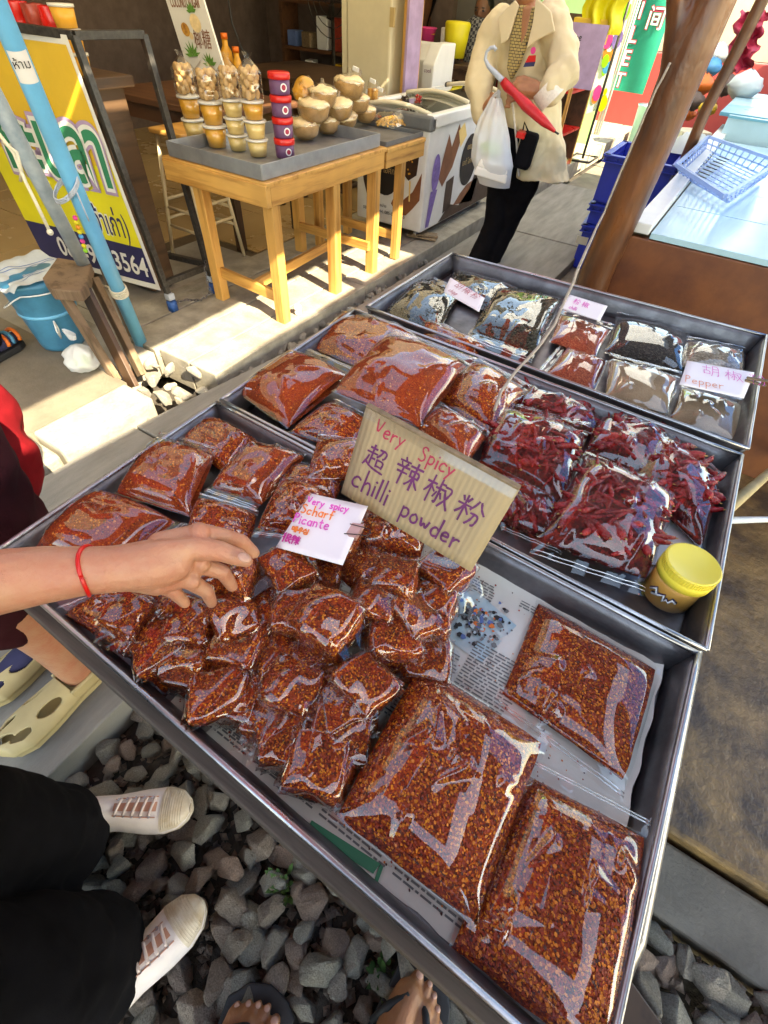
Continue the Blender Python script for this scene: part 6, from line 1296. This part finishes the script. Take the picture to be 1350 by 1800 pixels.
c = lerp(A1[3], A1[4], .98); ax_ = (A1[5]-A1[3]).normalized(); a_ = ax_.orthogonal().normalized(); b2 = ax_.cross(a_); rr = 43.5/FPX*dep(c)
MB().tube([c+(a_*cos(t)+b2*sin(t))*rr*(1.01)+ax_*.003*sin(t*2) for t in [j*pi/20 for j in range(41)]], .0021, 8).build('string_bracelet', 'red_plastic', p1, smooth=True)
# trousers, top, head
HIP = V((-.62, -.46, .86)); m = MB()
AN1, AN2 = at(128, 1500, .09), at(165, 1750, .09)
limb(m, [HIP+V((-.03, .07, 0)), lerp(HIP+V((-.03, .07, 0)), AN1, .5)+V((.01, .05, 0)), AN1+V((-.05, -.01, .05)), AN1+V((-.05, -.015, -.01))], [.13, .105, .105, .11], 18)
limb(m, [HIP+V((.07, -.05, 0)), lerp(HIP+V((.07, -.05, 0)), AN2, .5)+V((.02, .04, 0)), AN2+V((-.055, -.0, .06)), AN2+V((-.06, 0, -.01))], [.13, .115, .12, .125], 18)
limb(m, [HIP+V((-.01, .01, .14)), HIP], [.13, .16], 18)
fuse(m.build('trousers', 'black_cloth', p1), .010, 6, .5, .035, .09)
m = MB(); limb(m, [HIP+V((0, 0, .12)), HIP+V((-.02, .04, .3)), HIP+V((-.02, .10, .46)), HIP+V((-.01, .12, .54))], [.135, .14, .13, .07], 18); limb(m, [S_+V((-.02, .02, .0)), lerp(S_, E_, .45)], [.075, .068]); limb(m, [HIP+V((-.12, .02, .48)), HIP+V((-.2, .06, .25)), HIP+V((-.12, .22, .16))], [.07, .055, .045]); fuse(m.build('top', 'black_cloth', p1), .010, 5, .5, .02, .1)
head(p1, HIP+V((.0, .2, .72)), .105, (.5, .8, -.5), hair_long=True)
def sneaker(toe, heel, root, w=.050):
    toe, heel = V(toe), V(heel); d = (toe-heel); L = d.length; d.normalize(); s = V((0, 0, 1)).cross(d); P = lambda a, b_, z: heel+d*(a*L)+s*(b_*w)+V((0, 0, z))
    out = [(0, 0), (.0, .45), (.06, .66), (.2, .72), (.4, .74), (.62, .95), (.78, 1.0), (.9, .82), (.97, .45), (1.0, 0)]; ring = out+[(a, -b_*.92) for a, b_ in out[-2:0:-1]]
    sole = MB().prism([P(a, b_, .002) for a, b_ in ring], (0, 0, .026)).build('sole', 'sneaker_toe', root, bevel=.006)
    up = MB()
    hts = lambda a: .085 if a < .22 else lerp(.085, .036, min(1, (a-.22)/.6)) if a < .85 else lerp(.036, .012, (a-.85)/.15)
    def fn(u, v):
        a = .02+.965*v; k = [b_ for b_ in out]; wv = 0
        for (a0, b0_), (a1, b1_) in zip(out, out[1:]):
            if a0 <= a <= a1 and a1 > a0: wv = lerp(b0_, b1_, (a-a0)/(a1-a0))
        t = (u*2-1); return P(a, t*wv*.97, .026+hts(a)*max(0, 1-abs(t)**2.6)**.6)
    upo = up.grid(fn, 20, 30).build('upper', 'sneaker', root, smooth=True)
    tc = MB(); tc.grid(lambda u, v: fn(.02+u*.96, .78+.22*v)+V((0, 0, .0022)), 18, 10); tco = tc.build('toe_cap', 'sneaker_toe', root, smooth=True)
    for k in range(9): MB().tube([fn(.06+.88*j/12, .80+.018*k)+V((0, 0, .003)) for j in range(13)], .0011, 5).build('toe_rib', 'sneaker_toe', tco, smooth=True)
    MB().grid(lambda u, v: fn(.40+.2*u, .42+.33*v)+V((0, 0, .0016)), 8, 10).build('tongue', 'insole', root, smooth=True)
    for k in range(5):
        v0 = .44+.065*k; MB().tube([fn(.30+.4*j/8, v0+(.03*(j/8)))+V((0, 0, .0048)) for j in range(9)], .0034, 6).build('lace', 'sneaker_lace', root, smooth=True)
        for u_ in (.29, .71): MB().lathe([(.0022, 0), (.0036, .0008), (.0036, .0016)], fn(u_, v0)+V((0, 0, .001)), 8).build('eyelet', 'steel', root)
    MB().tube([fn(.28, .42+.03*j)+V((0, 0, .002)) for j in range(12)], .0012, 5).build('seam', 'insole', root); MB().tube([fn(.72, .42+.03*j)+V((0, 0, .002)) for j in range(12)], .0012, 5).build('seam', 'insole', root)
T1_, T2_ = at(343, 1424, .005), at(362, 1582, .005)
sneaker(T1_, T1_-V((.80, .60, 0)).normalized()*.27, p1); sneaker(T2_, T2_-V((.17, .98, 0)).normalized()*.27, p1)
# --- the person with tan clogs on the walkway slab
p2 = person('person in a dark maroon skirt and tan foam clogs behind the arm', (-1.1, .05, .04))
H0, T0 = at(128, 1112, .072), at(-30, 1245, .072); d = (T0-H0).normalized(); s = V((0, 0, 1)).cross(d); L = .255
def clog(H0, d, root, rnd):
    s = V((0, 0, 1)).cross(d); P = lambda a, b_, z: H0+d*(a*L)+s*(b_*.047)+V((0, 0, z))
    out = [(0, 0), (.01, .5), (.08, .75), (.3, .78), (.6, 1.0), (.8, 1.02), (.93, .7), (1.0, 0)]; ring = out+[(a, -b_) for a, b_ in out[-2:0:-1]]
    MB().prism([P(a, b_, 0) for a, b_ in ring], (0, 0, .03)).build('sole', 'clog', root, bevel=.007)
    def w(a):
        for (a0, b0_), (a1, b1_) in zip(out, out[1:]):
            if a0 <= a <= a1 and a1 > a0: return lerp(b0_, b1_, (a-a0)/(a1-a0))
        return 0
    m = MB(); nu, nv = 70, 80
    pts = {}
    def fn(u, v):
        a = .30+.69*v; t = u*2-1; return P(a, t*w(a)*.99, .028+(lerp(.055, .03, v))*max(0, 1-abs(t)**2.4)**.6)
    for j in range(nv):
        for i in range(nu):
            u, v = (i+.5)/nu, (j+.5)/nv
            hole = any(((u-cu)/ru)**2+((v-cv+(u-cu)*.5)/rv)**2 < 1 for cu, cv, ru, rv in ((.22, .30, .11, .16), (.24, .72, .09, .12), (.5, .9, .2, .10), (.78, .30, .11, .16), (.76, .72, .09, .12)))
            if hole: continue
            m.add([fn(i/nu, j/nv), fn((i+1)/nu, j/nv), fn((i+1)/nu, (j+1)/nv), fn(i/nu, (j+1)/nv)], [(0, 1, 2, 3)])
    o = m.build('upper', 'clog', root, smooth=True); bm = bmesh.new(); bm.from_mesh(o.data); bmesh.ops.remove_doubles(bm, verts=bm.verts, dist=.0003); bm.to_mesh(o.data); bm.free(); sd = o.modifiers.new('thick', 'SOLIDIFY'); sd.thickness = .007; sd.offset = -1
    m = MB(); m.grid(lambda u, v: P(.02+.30*v*(1) if False else .015+.3*abs(u*2-1), (1 if u > .5 else -1)*w(.015+.3*abs(u*2-1))*.97, .028+.045*v), 20, 4); o = m.build('heel_wall', 'clog', root, smooth=True); sd = o.modifiers.new('thick', 'SOLIDIFY'); sd.thickness = .006
    return P
P = clog(H0, d, p2, 1)
m = MB(); limb(m, [P(.20, 0, .055), P(.45, 0, .055), P(.75, 0, .045), P(.92, 0, .04)], [.033, .034, .03, .02]); limb(m, [P(.18, 0, .05), P(.17, 0, .10), P(.15, 0, .125)], [.034, .036, .037]); fuse(m.build('sock', 'sock', p2), .005, 3)
m = MB(); limb(m, [P(.22, 0, .06), P(.19, 0, .085), P(.18, 0, .10)], [.036, .0375, .0375]); fuse(m.build('sock_band', 'sock_pattern', p2), .005, 2)
m = MB(); limb(m, [P(.15, 0, .10), P(.12, 0, .2), P(.12, 0, .32), P(.14, 0, .48)], [.036, .046, .055, .056], 16)
P_ = clog(H0+s*.16+d*.03, d, p2, 2); limb(m, [P_(.15, 0, .06), P_(.12, 0, .2), P_(.12, 0, .32), P_(.14, 0, .48)], [.036, .046, .055, .056], 16)
lg = m.build('legs', 'skin', p2); fuse(lg, .006, 4)
C2 = (P(.14, 0, 0)+P_(.14, 0, 0))/2; m = MB(); limb(m, [C2+V((0, 0, .40)), C2+V((0, 0, .55)), C2+V((0, .02, .78)), C2+V((0, .02, .86))], [.15, .155, .16, .14], 22); fuse(m.build('skirt', 'maroon_cloth', p2), .012, 4, .5, .05, .09)
m = MB(); limb(m, [C2+V((0, .02, .85)), C2+V((0, 0, 1.05)), C2+V((0, -.02, 1.24)), C2+V((0, -.02, 1.3))], [.14, .145, .13, .06], 18); fuse(m.build('top', 'red_cloth', p2), .012, 4, .5, .02, .09); head(p2, C2+V((0, -.03, 1.46)), .10, (-.2, -1, 0), hair_long=True)
bgp = [at(-70, 800, .52), at(20, 790, .52), at(78, 850, .50), at(20, 880, .5)]; rb_ = thing('red_bag', 'blurred red cloth shoulder bag with black base left of the tray', 'bag', sum(bgp, V())/4-V((0, 0, .16)))
bc_ = at(-72, 850, .50); m = MB(); m.ball(bc_, (.13, .19, .16), 20); m.ball(bc_+V((.05, -.06, -.08)), (.10, .12, .08), 16); m.ball(bc_+V((-.05, .1, .1)), (.1, .12, .12), 16); fuse(m.build('bag_body', 'red_cloth', rb_), .010, 4, .5, .04, .12)
m = MB(); m.ball(bc_+V((.085, -.13, -.03)), (.075, .11, .12), 18); m.ball(bc_+V((.03, -.2, -.05)), (.09, .09, .12), 14); fuse(m.build('bag_base', 'black_cloth', rb_), .009, 3, .5, .02, .1)
MB().tube([bc_+V((-.06, .1, .15)), bc_+V((.0, .05, .35)), C2+V((.1, .05, 1.25))], .012, 8).build('strap', 'red_cloth', rb_, smooth=True)
# --- the photographer's feet in black flip-flops
p3 = person('bare feet in black flip-flops standing on the ballast at the lower edge', (.05, -.25, 0))
def foot(toe, d, flip, root):
    d = V(d).normalized(); s = V((0, 0, 1)).cross(d)*flip; P = lambda a, b_, z: toe+d*a+s*b_+V((0, 0, z)); m = MB()      # b grows towards the little toe
    limb(m, [P(-.05, .0, .028), P(-.10, .005, .036), P(-.16, .008, .05), P(-.21, .008, .045)], [.030, .034, .034, .032]); limb(m, [P(-.05, .034, .024), P(-.12, .03, .03), P(-.19, .015, .036)], [.024, .027, .028]); limb(m, [P(-.055, .058, .022), P(-.13, .042, .026)], [.018, .024])
    limb(m, [P(-.19, .01, .05), P(-.20, .01, .12), P(-.21, .01, .28), P(-.23, .0, .46), P(-.22, 0, .70), P(-.22, -.02, .88)], [.038, .036, .052, .056, .075, .085], 16)
    toes = [(-.01, 0, .0135, .06), (-.008, .024, .0098, .05), (-.016, .041, .0092, .045), (-.027, .057, .0088, .04), (-.042, .072, .0085, .035)]
    for a, b_, r, L_ in toes: limb(m, [P(a-L_, b_*.92, .025), P(a-L_*.45, b_, .026), P(a-.008, b_, .017+r*.3), P(a, b_, .016)], [r*.95, r*.9, r, r*.72], 12)
    o = m.build('foot_and_leg', 'skin_tan', root); fuse(o, .003, 4)
    R3 = Matrix((s, d, V((0, 0, 1)))).transposed()
    for a, b_, r, L_ in toes: MB().ball(P(a-.001, b_, .017+r*.95), (r*.62, r*.62, r*.22), 10, rot=R3 @ Euler((-.5, 0, 0)).to_matrix()).build('toe_nail', 'nail', o, smooth=True)
    ring = [(.02, .005), (.012, -.028), (-.03, -.04), (-.12, -.036), (-.2, -.035), (-.245, -.0), (-.22, .05), (-.12, .068), (-.05, .098), (-.01, .08), (.015, .045)]
    MB().prism([P(a, b_, -.012) for a, b_ in ring], (0, 0, .017)).build('flip_flop_sole', 'rubber', root, bevel=.004)
    for e in (-.038, .088): MB().tube([P(-.03, .013, .012), P(-.05, lerp(.013, e, .35), .052), P(-.085, lerp(.013, e, .75), .052), P(-.12, e*.92, .012)], [.004, .007, .008, .006], 8).build('flip_flop_strap', 'rubber', root, smooth=True)
foot(at(742, 1702, .02)+V((0, 0, -.015)), (.10, .99, 0), -1, p3); foot(at(492, 1782, .02)+V((0, 0, -.015)), (.12, .99, 0), 1, p3)
m = MB(); limb(m, [(.14, -.2, .62), (.11, -.24, .86), (.03, -.30, .95)], [.10, .13, .15], 16); limb(m, [(-.09, -.4, .62), (-.06, -.36, .86), (.03, -.30, .95)], [.10, .13, .15], 16); fuse(m.build('shorts', 'black_cloth', p3), .012, 4)
# --- the woman in the cream jacket
YW = 3.5; PW = lambda px, py, dy=0.0: on('y', YW+dy, px, py)
p4 = person('woman in cream jacket with red folded umbrella and white carrier bag', (-1.29, 3.55, 0)); fdir = V((.34, -.94, 0)).normalized()
m = MB(); hb = PW(905, 300); B0 = V((-1.28, 3.42, 0)); sdr = V((.94, .34, 0))
limb(m, [PW(880, 330, .1), PW(868, 400, .06), B0-sdr*.05+V((0, 0, .05))], [.09, .075, .065], 16); limb(m, [PW(925, 320, .12), PW(890, 400, .12), B0+sdr*.045+V((0, .05, .05))], [.09, .07, .06], 16); limb(m, [PW(905, 250, .12), PW(900, 320, .12)], [.15, .13], 16); fuse(m.build('trousers', 'black_cloth', p4), .010, 4, .5, .02, .1)
m = MB(); bpts = [PW(928, 20, .12), PW(928, 60, .12), PW(928, 120, .12), PW(932, 190, .13), PW(944, 250, .13), PW(950, 312, .13)]
for q_, (rx, ry) in zip(bpts, ((.16, .09), (.2, .12), (.185, .13), (.175, .13), (.18, .135), (.185, .14))): m.v += [q_+sdr*(rx*cos(a))+fdir*(ry*sin(a)) for a in [2*pi*j/28 for j in range(28)]]
m.f = [(i*28+j, i*28+(j+1) % 28, (i+1)*28+(j+1) % 28, (i+1)*28+j) for i in range(5) for j in range(28)]+[tuple(range(27, -1, -1)), tuple(range(140, 168))]; m.m = [0]*len(m.f)
limb(m, [PW(878, 42, .08), PW(852, 100, .03), PW(842, 152, -.03), PW(848, 192, -.08), PW(856, 212, -.10)], [.085, .085, .078, .066, .058], 16)
limb(m, [PW(968, 35, .1), PW(988, 85, .06), PW(990, 132, -.02), PW(968, 160, -.09)], [.09, .092, .085, .075], 16)
fuse(m.build('jacket', 'jacket', p4), .008, 3, .5, .05, .12)
MB().tube([PW(893, 140, -.055), PW(902, 190, -.05), PW(908, 250, -.045), PW(912, 310, -.05)], .006, 6).build('jacket_edge', 'cuff', p4, smooth=True)
MB().tube([PW(957, 150, -.09), PW(972, 176, -.075)], [.075, .078], 18, cap=False).build('cuff', 'cuff', p4, smooth=True)
m = MB(); bl = [(912, 8), (942, 12), (930, 60), (908, 120), (896, 142), (890, 120), (897, 60)]; m.prism([PW(x, y, -.075) for x, y in bl], (0, .05, 0)); m.build('blouse', 'blouse', p4, bevel=.01)
for k, lp in enumerate(([(875, 30), (905, 0), (912, 10), (893, 70), (880, 78)], [(942, -5), (968, 20), (975, 55), (945, 70), (925, 85), (936, 40)])): m = MB(); m.prism([PW(x, y, -.088) for x, y in lp], (0, .014, 0)); m.build('collar', 'jacket', p4, bevel=.005)
m = MB(); limb(m, [PW(927, 40, -.01), PW(928, 10, .03), PW(930, -20, .06)], [.062, .055, .055], 14); m.prism([PW(x, y, -.0765) for x, y in ((916, 10), (938, 10), (926, 62), (912, 92))], (0, .03, 0)); fuse(m.build('neck', 'skin_tan', p4), .008, 3)
head(p4, PW(932, -38, .03), .105, (.34, -.94, -.05), 'skin_tan')
def hand4(wrist, knuck, fdir2, root, curl=V((0, 0, -1)), nm='hand'):
    m = MB(); d = (knuck-wrist).normalized(); s = d.cross(V((0, -1, .2))).normalized(); limb(m, [wrist, lerp(wrist, knuck, .55), knuck], [.034, .038, .036], 14)
    for k in range(4):
        b_ = knuck+s*(.024*(k-1.5)); e = b_+fdir2*(.034)+curl*.008; limb(m, [b_, e, e+curl*.030, e+curl*.036-fdir2*.02], [.0125, .0115, .0105, .009], 10)
    limb(m, [lerp(wrist, knuck, .35)+s*.03, lerp(wrist, knuck, .9)+s*.05, knuck+s*.05+fdir2*.02], [.014, .013, .011], 10); o = m.build(nm, 'skin_tan', root); fuse(o, .0045, 3); return o
hand4(PW(958, 160, -.1), PW(912, 158, -.13), V((-.8, -.2, -.2)).normalized(), p4, V((-.3, -.5, -.7)).normalized()); hand4(PW(850, 200, -.09), PW(868, 178, -.13), V((.8, -.3, .1)).normalized(), p4, V((.2, -.5, -.8)).normalized())
for k in (-1, 1): sp_ = B0+sdr*(.05*k)+V((0, 0, .035)); so_ = MB().ball(sp_+fdir*.05, (.045, .045, .035), 14); so_.ball(sp_+fdir*.12, (.045, .05, .03), 14); so_.ball(sp_-fdir*.02, (.04, .04, .04), 12); fuse(so_.build('shoe', 'black_cloth', p4), .008, 3)
lg_ = MB(); c = PW(948, 100, -.10); lg_.add([c+V((.014*cos(a), -.0, .014*sin(a)+.028)) for a in [j*pi/7 for j in range(14)]], [tuple(range(14))], 0); lg_.add([c+V(q) for q in ((-.03, 0, -.02), (.025, 0, -.012), (.02, 0, .012), (-.018, 0, .008))], [(0, 1, 2, 3)], 1); lg_.add([c+V(q) for q in ((-.036, -.0005, -.038), (.022, -.0005, -.03), (.025, -.0005, -.012), (-.03, -.0005, -.02))], [(0, 1, 2, 3)], 2); lg_.v = [q+V((0, -.115, 0)) for q in lg_.v]
lg_.build('jacket_emblem', ['beads_pink', 'red_plastic', 'navy'], p4)
um = thing('umbrella', 'folded red umbrella with grey hooked handle in the woman\'s hands', 'umbrella', PW(930, 190, -.2))
MB().tube([PW(x, y, -.19) for x, y in ((872, 88), (869, 83), (862, 84), (855, 92), (853, 104), (859, 117), (872, 130), (884, 142))], [.009, .009, .008, .008, .009, .011, .014, .014], 12).build('handle', 'string_grey', um, smooth=True)
uc = [PW(884, 142, -.19), PW(892, 152, -.19), PW(905, 164, -.2), PW(925, 185, -.2), PW(955, 213, -.19), PW(975, 231, -.18)]
m = MB(); m.tube(uc, [.02, .024, .02, .028, .023, .008], 16); m.v = [q+V((.004*nz(q, 45), .004*nz(q, 45, 2), 0)) for q in m.v]; m.build('canopy', 'umbrella_red', um, smooth=True); MB().tube([uc[-1], PW(982, 236, -.18)], .005, 8).build('tip', 'black_metal', um, smooth=True)
cbg = thing('carrier_bag', 'translucent white carrier bag hanging from the woman\'s hand', 'bag', PW(865, 330, -.15)); bt = [PW(872, 172, -.15), PW(866, 215, -.15), PW(864, 250, -.15), PW(866, 285, -.15), PW(868, 325, -.13)]; brx = [.03, .085, .115, .135, .10]
def cf(u, v):
    k = min(3.999, v*4); i = int(k); c = lerp(bt[i], bt[i+1], k-i); r = lerp(brx[i], brx[i+1], k-i); a = u*2*pi; w = 1+.12*sin(a*9+v*3)*(1-v)+.06*nz((cos(a)*2, sin(a)*2, v*5), 1.2); return c+V((r*cos(a)*w, r*.62*sin(a)*w, 0))
MB().grid(cf, 48, 24).build('bag_wall', 'carrier', cbg, smooth=True)
for k in (-1, 1): MB().tube([PW(866+k*10, 195, -.15), PW(872+k*4, 170, -.15), PW(878, 160, -.15)], [.02, .012, .01], 8).build('bag_handle', 'carrier_film', cbg, smooth=True)
q = PW(866, 302, -.15); M3 = Euler((.05, .12, .25)).to_matrix(); fb_ = tag(MB().box(q, (.21, .15, .045), M3, taper=.92).box(q+M3 @ V((0, 0, .042)), (.19, .13, .04), M3, taper=.9).build('foam_box', 'foam', bevel=.008), 'white foam takeaway box at the bottom of the carrier bag', 'box')
tag(MB().ball(PW(862, 262, -.15), (.08, .05, .04), 12).build('vegetables', 'beads_green', smooth=True), 'green leafy food above the foam box in the carrier bag', 'food')
hb_ = thing('handbag', 'small black handbag with red trim at the woman\'s hip', 'bag', PW(922, 300, -.06)); MB().box(PW(925, 265, -.05), (.10, .08, .18), (0, .1, .2)).build('bag_body', 'black_cloth', hb_, bevel=.02); MB().box(PW(917, 236, -.08), (.05, .085, .03), (0, .1, .2)).build('trim', 'red_plastic', hb_, bevel=.004); MB().tube([PW(917, 240, -.06), PW(922, 215, -.04), PW(930, 235, -.05)], .006, 8).build('strap', 'black_cloth', hb_, smooth=True)
# --- the man seated by the rear wall
PM = lambda px, py, dy=0.0: on('y', 6.5+dy, px, py)
p5 = person('seated man in dark plaid shirt by the rear wall', PM(840, 160)); m = MB(); limb(m, [PM(842, 55), PM(840, 90), PM(838, 130)], [.15, .19, .19], 16); limb(m, [PM(822, 55, -.05), PM(806, 85, -.08), PM(808, 98, -.1)], [.085, .075, .065]); limb(m, [PM(862, 55, -.05), PM(866, 95, -.08), PM(850, 110, -.2)], [.085, .075, .065]); fuse(m.build('shirt', 'plaid', p5), .016, 3)
m = MB(); limb(m, [PM(810, 92, -.1), PM(815, 108, -.13), PM(817, 122, -.15), PM(818, 133, -.15)], [.042, .036, .038, .024]); fuse(m.build('arm', 'skin_dark', p5), .01, 2); m = MB(); limb(m, [PM(840, 140), PM(822, 150, -.4), PM(818, 180, -.45)], [.14, .10, .07]); fuse(m.build('trousers', 'dark_room', p5), .016, 3); head(p5, PM(850, 18), .115, (.0, -1, -.1), 'skin_dark')
ch5 = thing('plastic_chair', 'red plastic chair under the seated man', 'chair', PM(838, 180)); zc = PM(838, 142).z; b5 = PM(838, 142); MB().box((b5.x, 6.55, zc-.12), (.44, .42, .03)).build('seat', 'red_plastic', ch5, bevel=.01); MB().box((b5.x, 6.76, zc+.1), (.42, .03, .4)).build('backrest', 'red_plastic', ch5, bevel=.01)
for a in (-.19, .19):
    for y_ in (6.37, 6.73): MB().bar((b5.x+a, y_, .09), (b5.x+a, y_, zc-.13), .03, .03).build('leg', 'red_plastic', ch5)
# --- the foot at the left edge
p6 = person('black trouser leg with orange and blue sports sandal at the left edge', at(5, 625, .09)); t6 = at(38, 600, .10); h6 = at(-60, 660, .10); d6 = (t6-h6).normalized(); s6 = V((0, 0, 1)).cross(d6); P6 = lambda a, b_, z: t6+d6*(a)+s6*b_+V((0, 0, z))
out = [(.0, 0), (-.01, .03), (-.05, .045), (-.12, .04), (-.2, .035), (-.235, 0)]; MB().prism([P6(a, b_, -.012) for a, b_ in out]+[P6(a, -b_, -.012) for a, b_ in out[-2:0:-1]], (0, 0, .028)).build('sole', 'rubber', p6, bevel=.005)
m = MB(); limb(m, [P6(-.02, 0, .035), P6(-.08, 0, .04), P6(-.16, 0, .05)], [.024, .034, .036]); fuse(m.build('shoe_upper', 'sock', p6), .005, 3)
for a, mt in ((-.03, 'orange_sport'), (-.065, 'bucket_blue'), (-.095, 'orange_sport')): MB().tube([P6(a+.01*sin(t), cos(t)*.038, .03+.042*max(0, sin(t))) for t in [j*pi/10 for j in range(11)]], .009, 8).build('strap', mt, p6, smooth=True)
m = MB(); limb(m, [P6(-.15, 0, .09), P6(-.17, 0, .3), P6(-.2, 0, .6), P6(-.22, 0, .9)], [.06, .07, .085, .11], 16); fuse(m.build('trousers', 'black_cloth', p6), .009, 4, .5, .02, .1)
flush_texts()
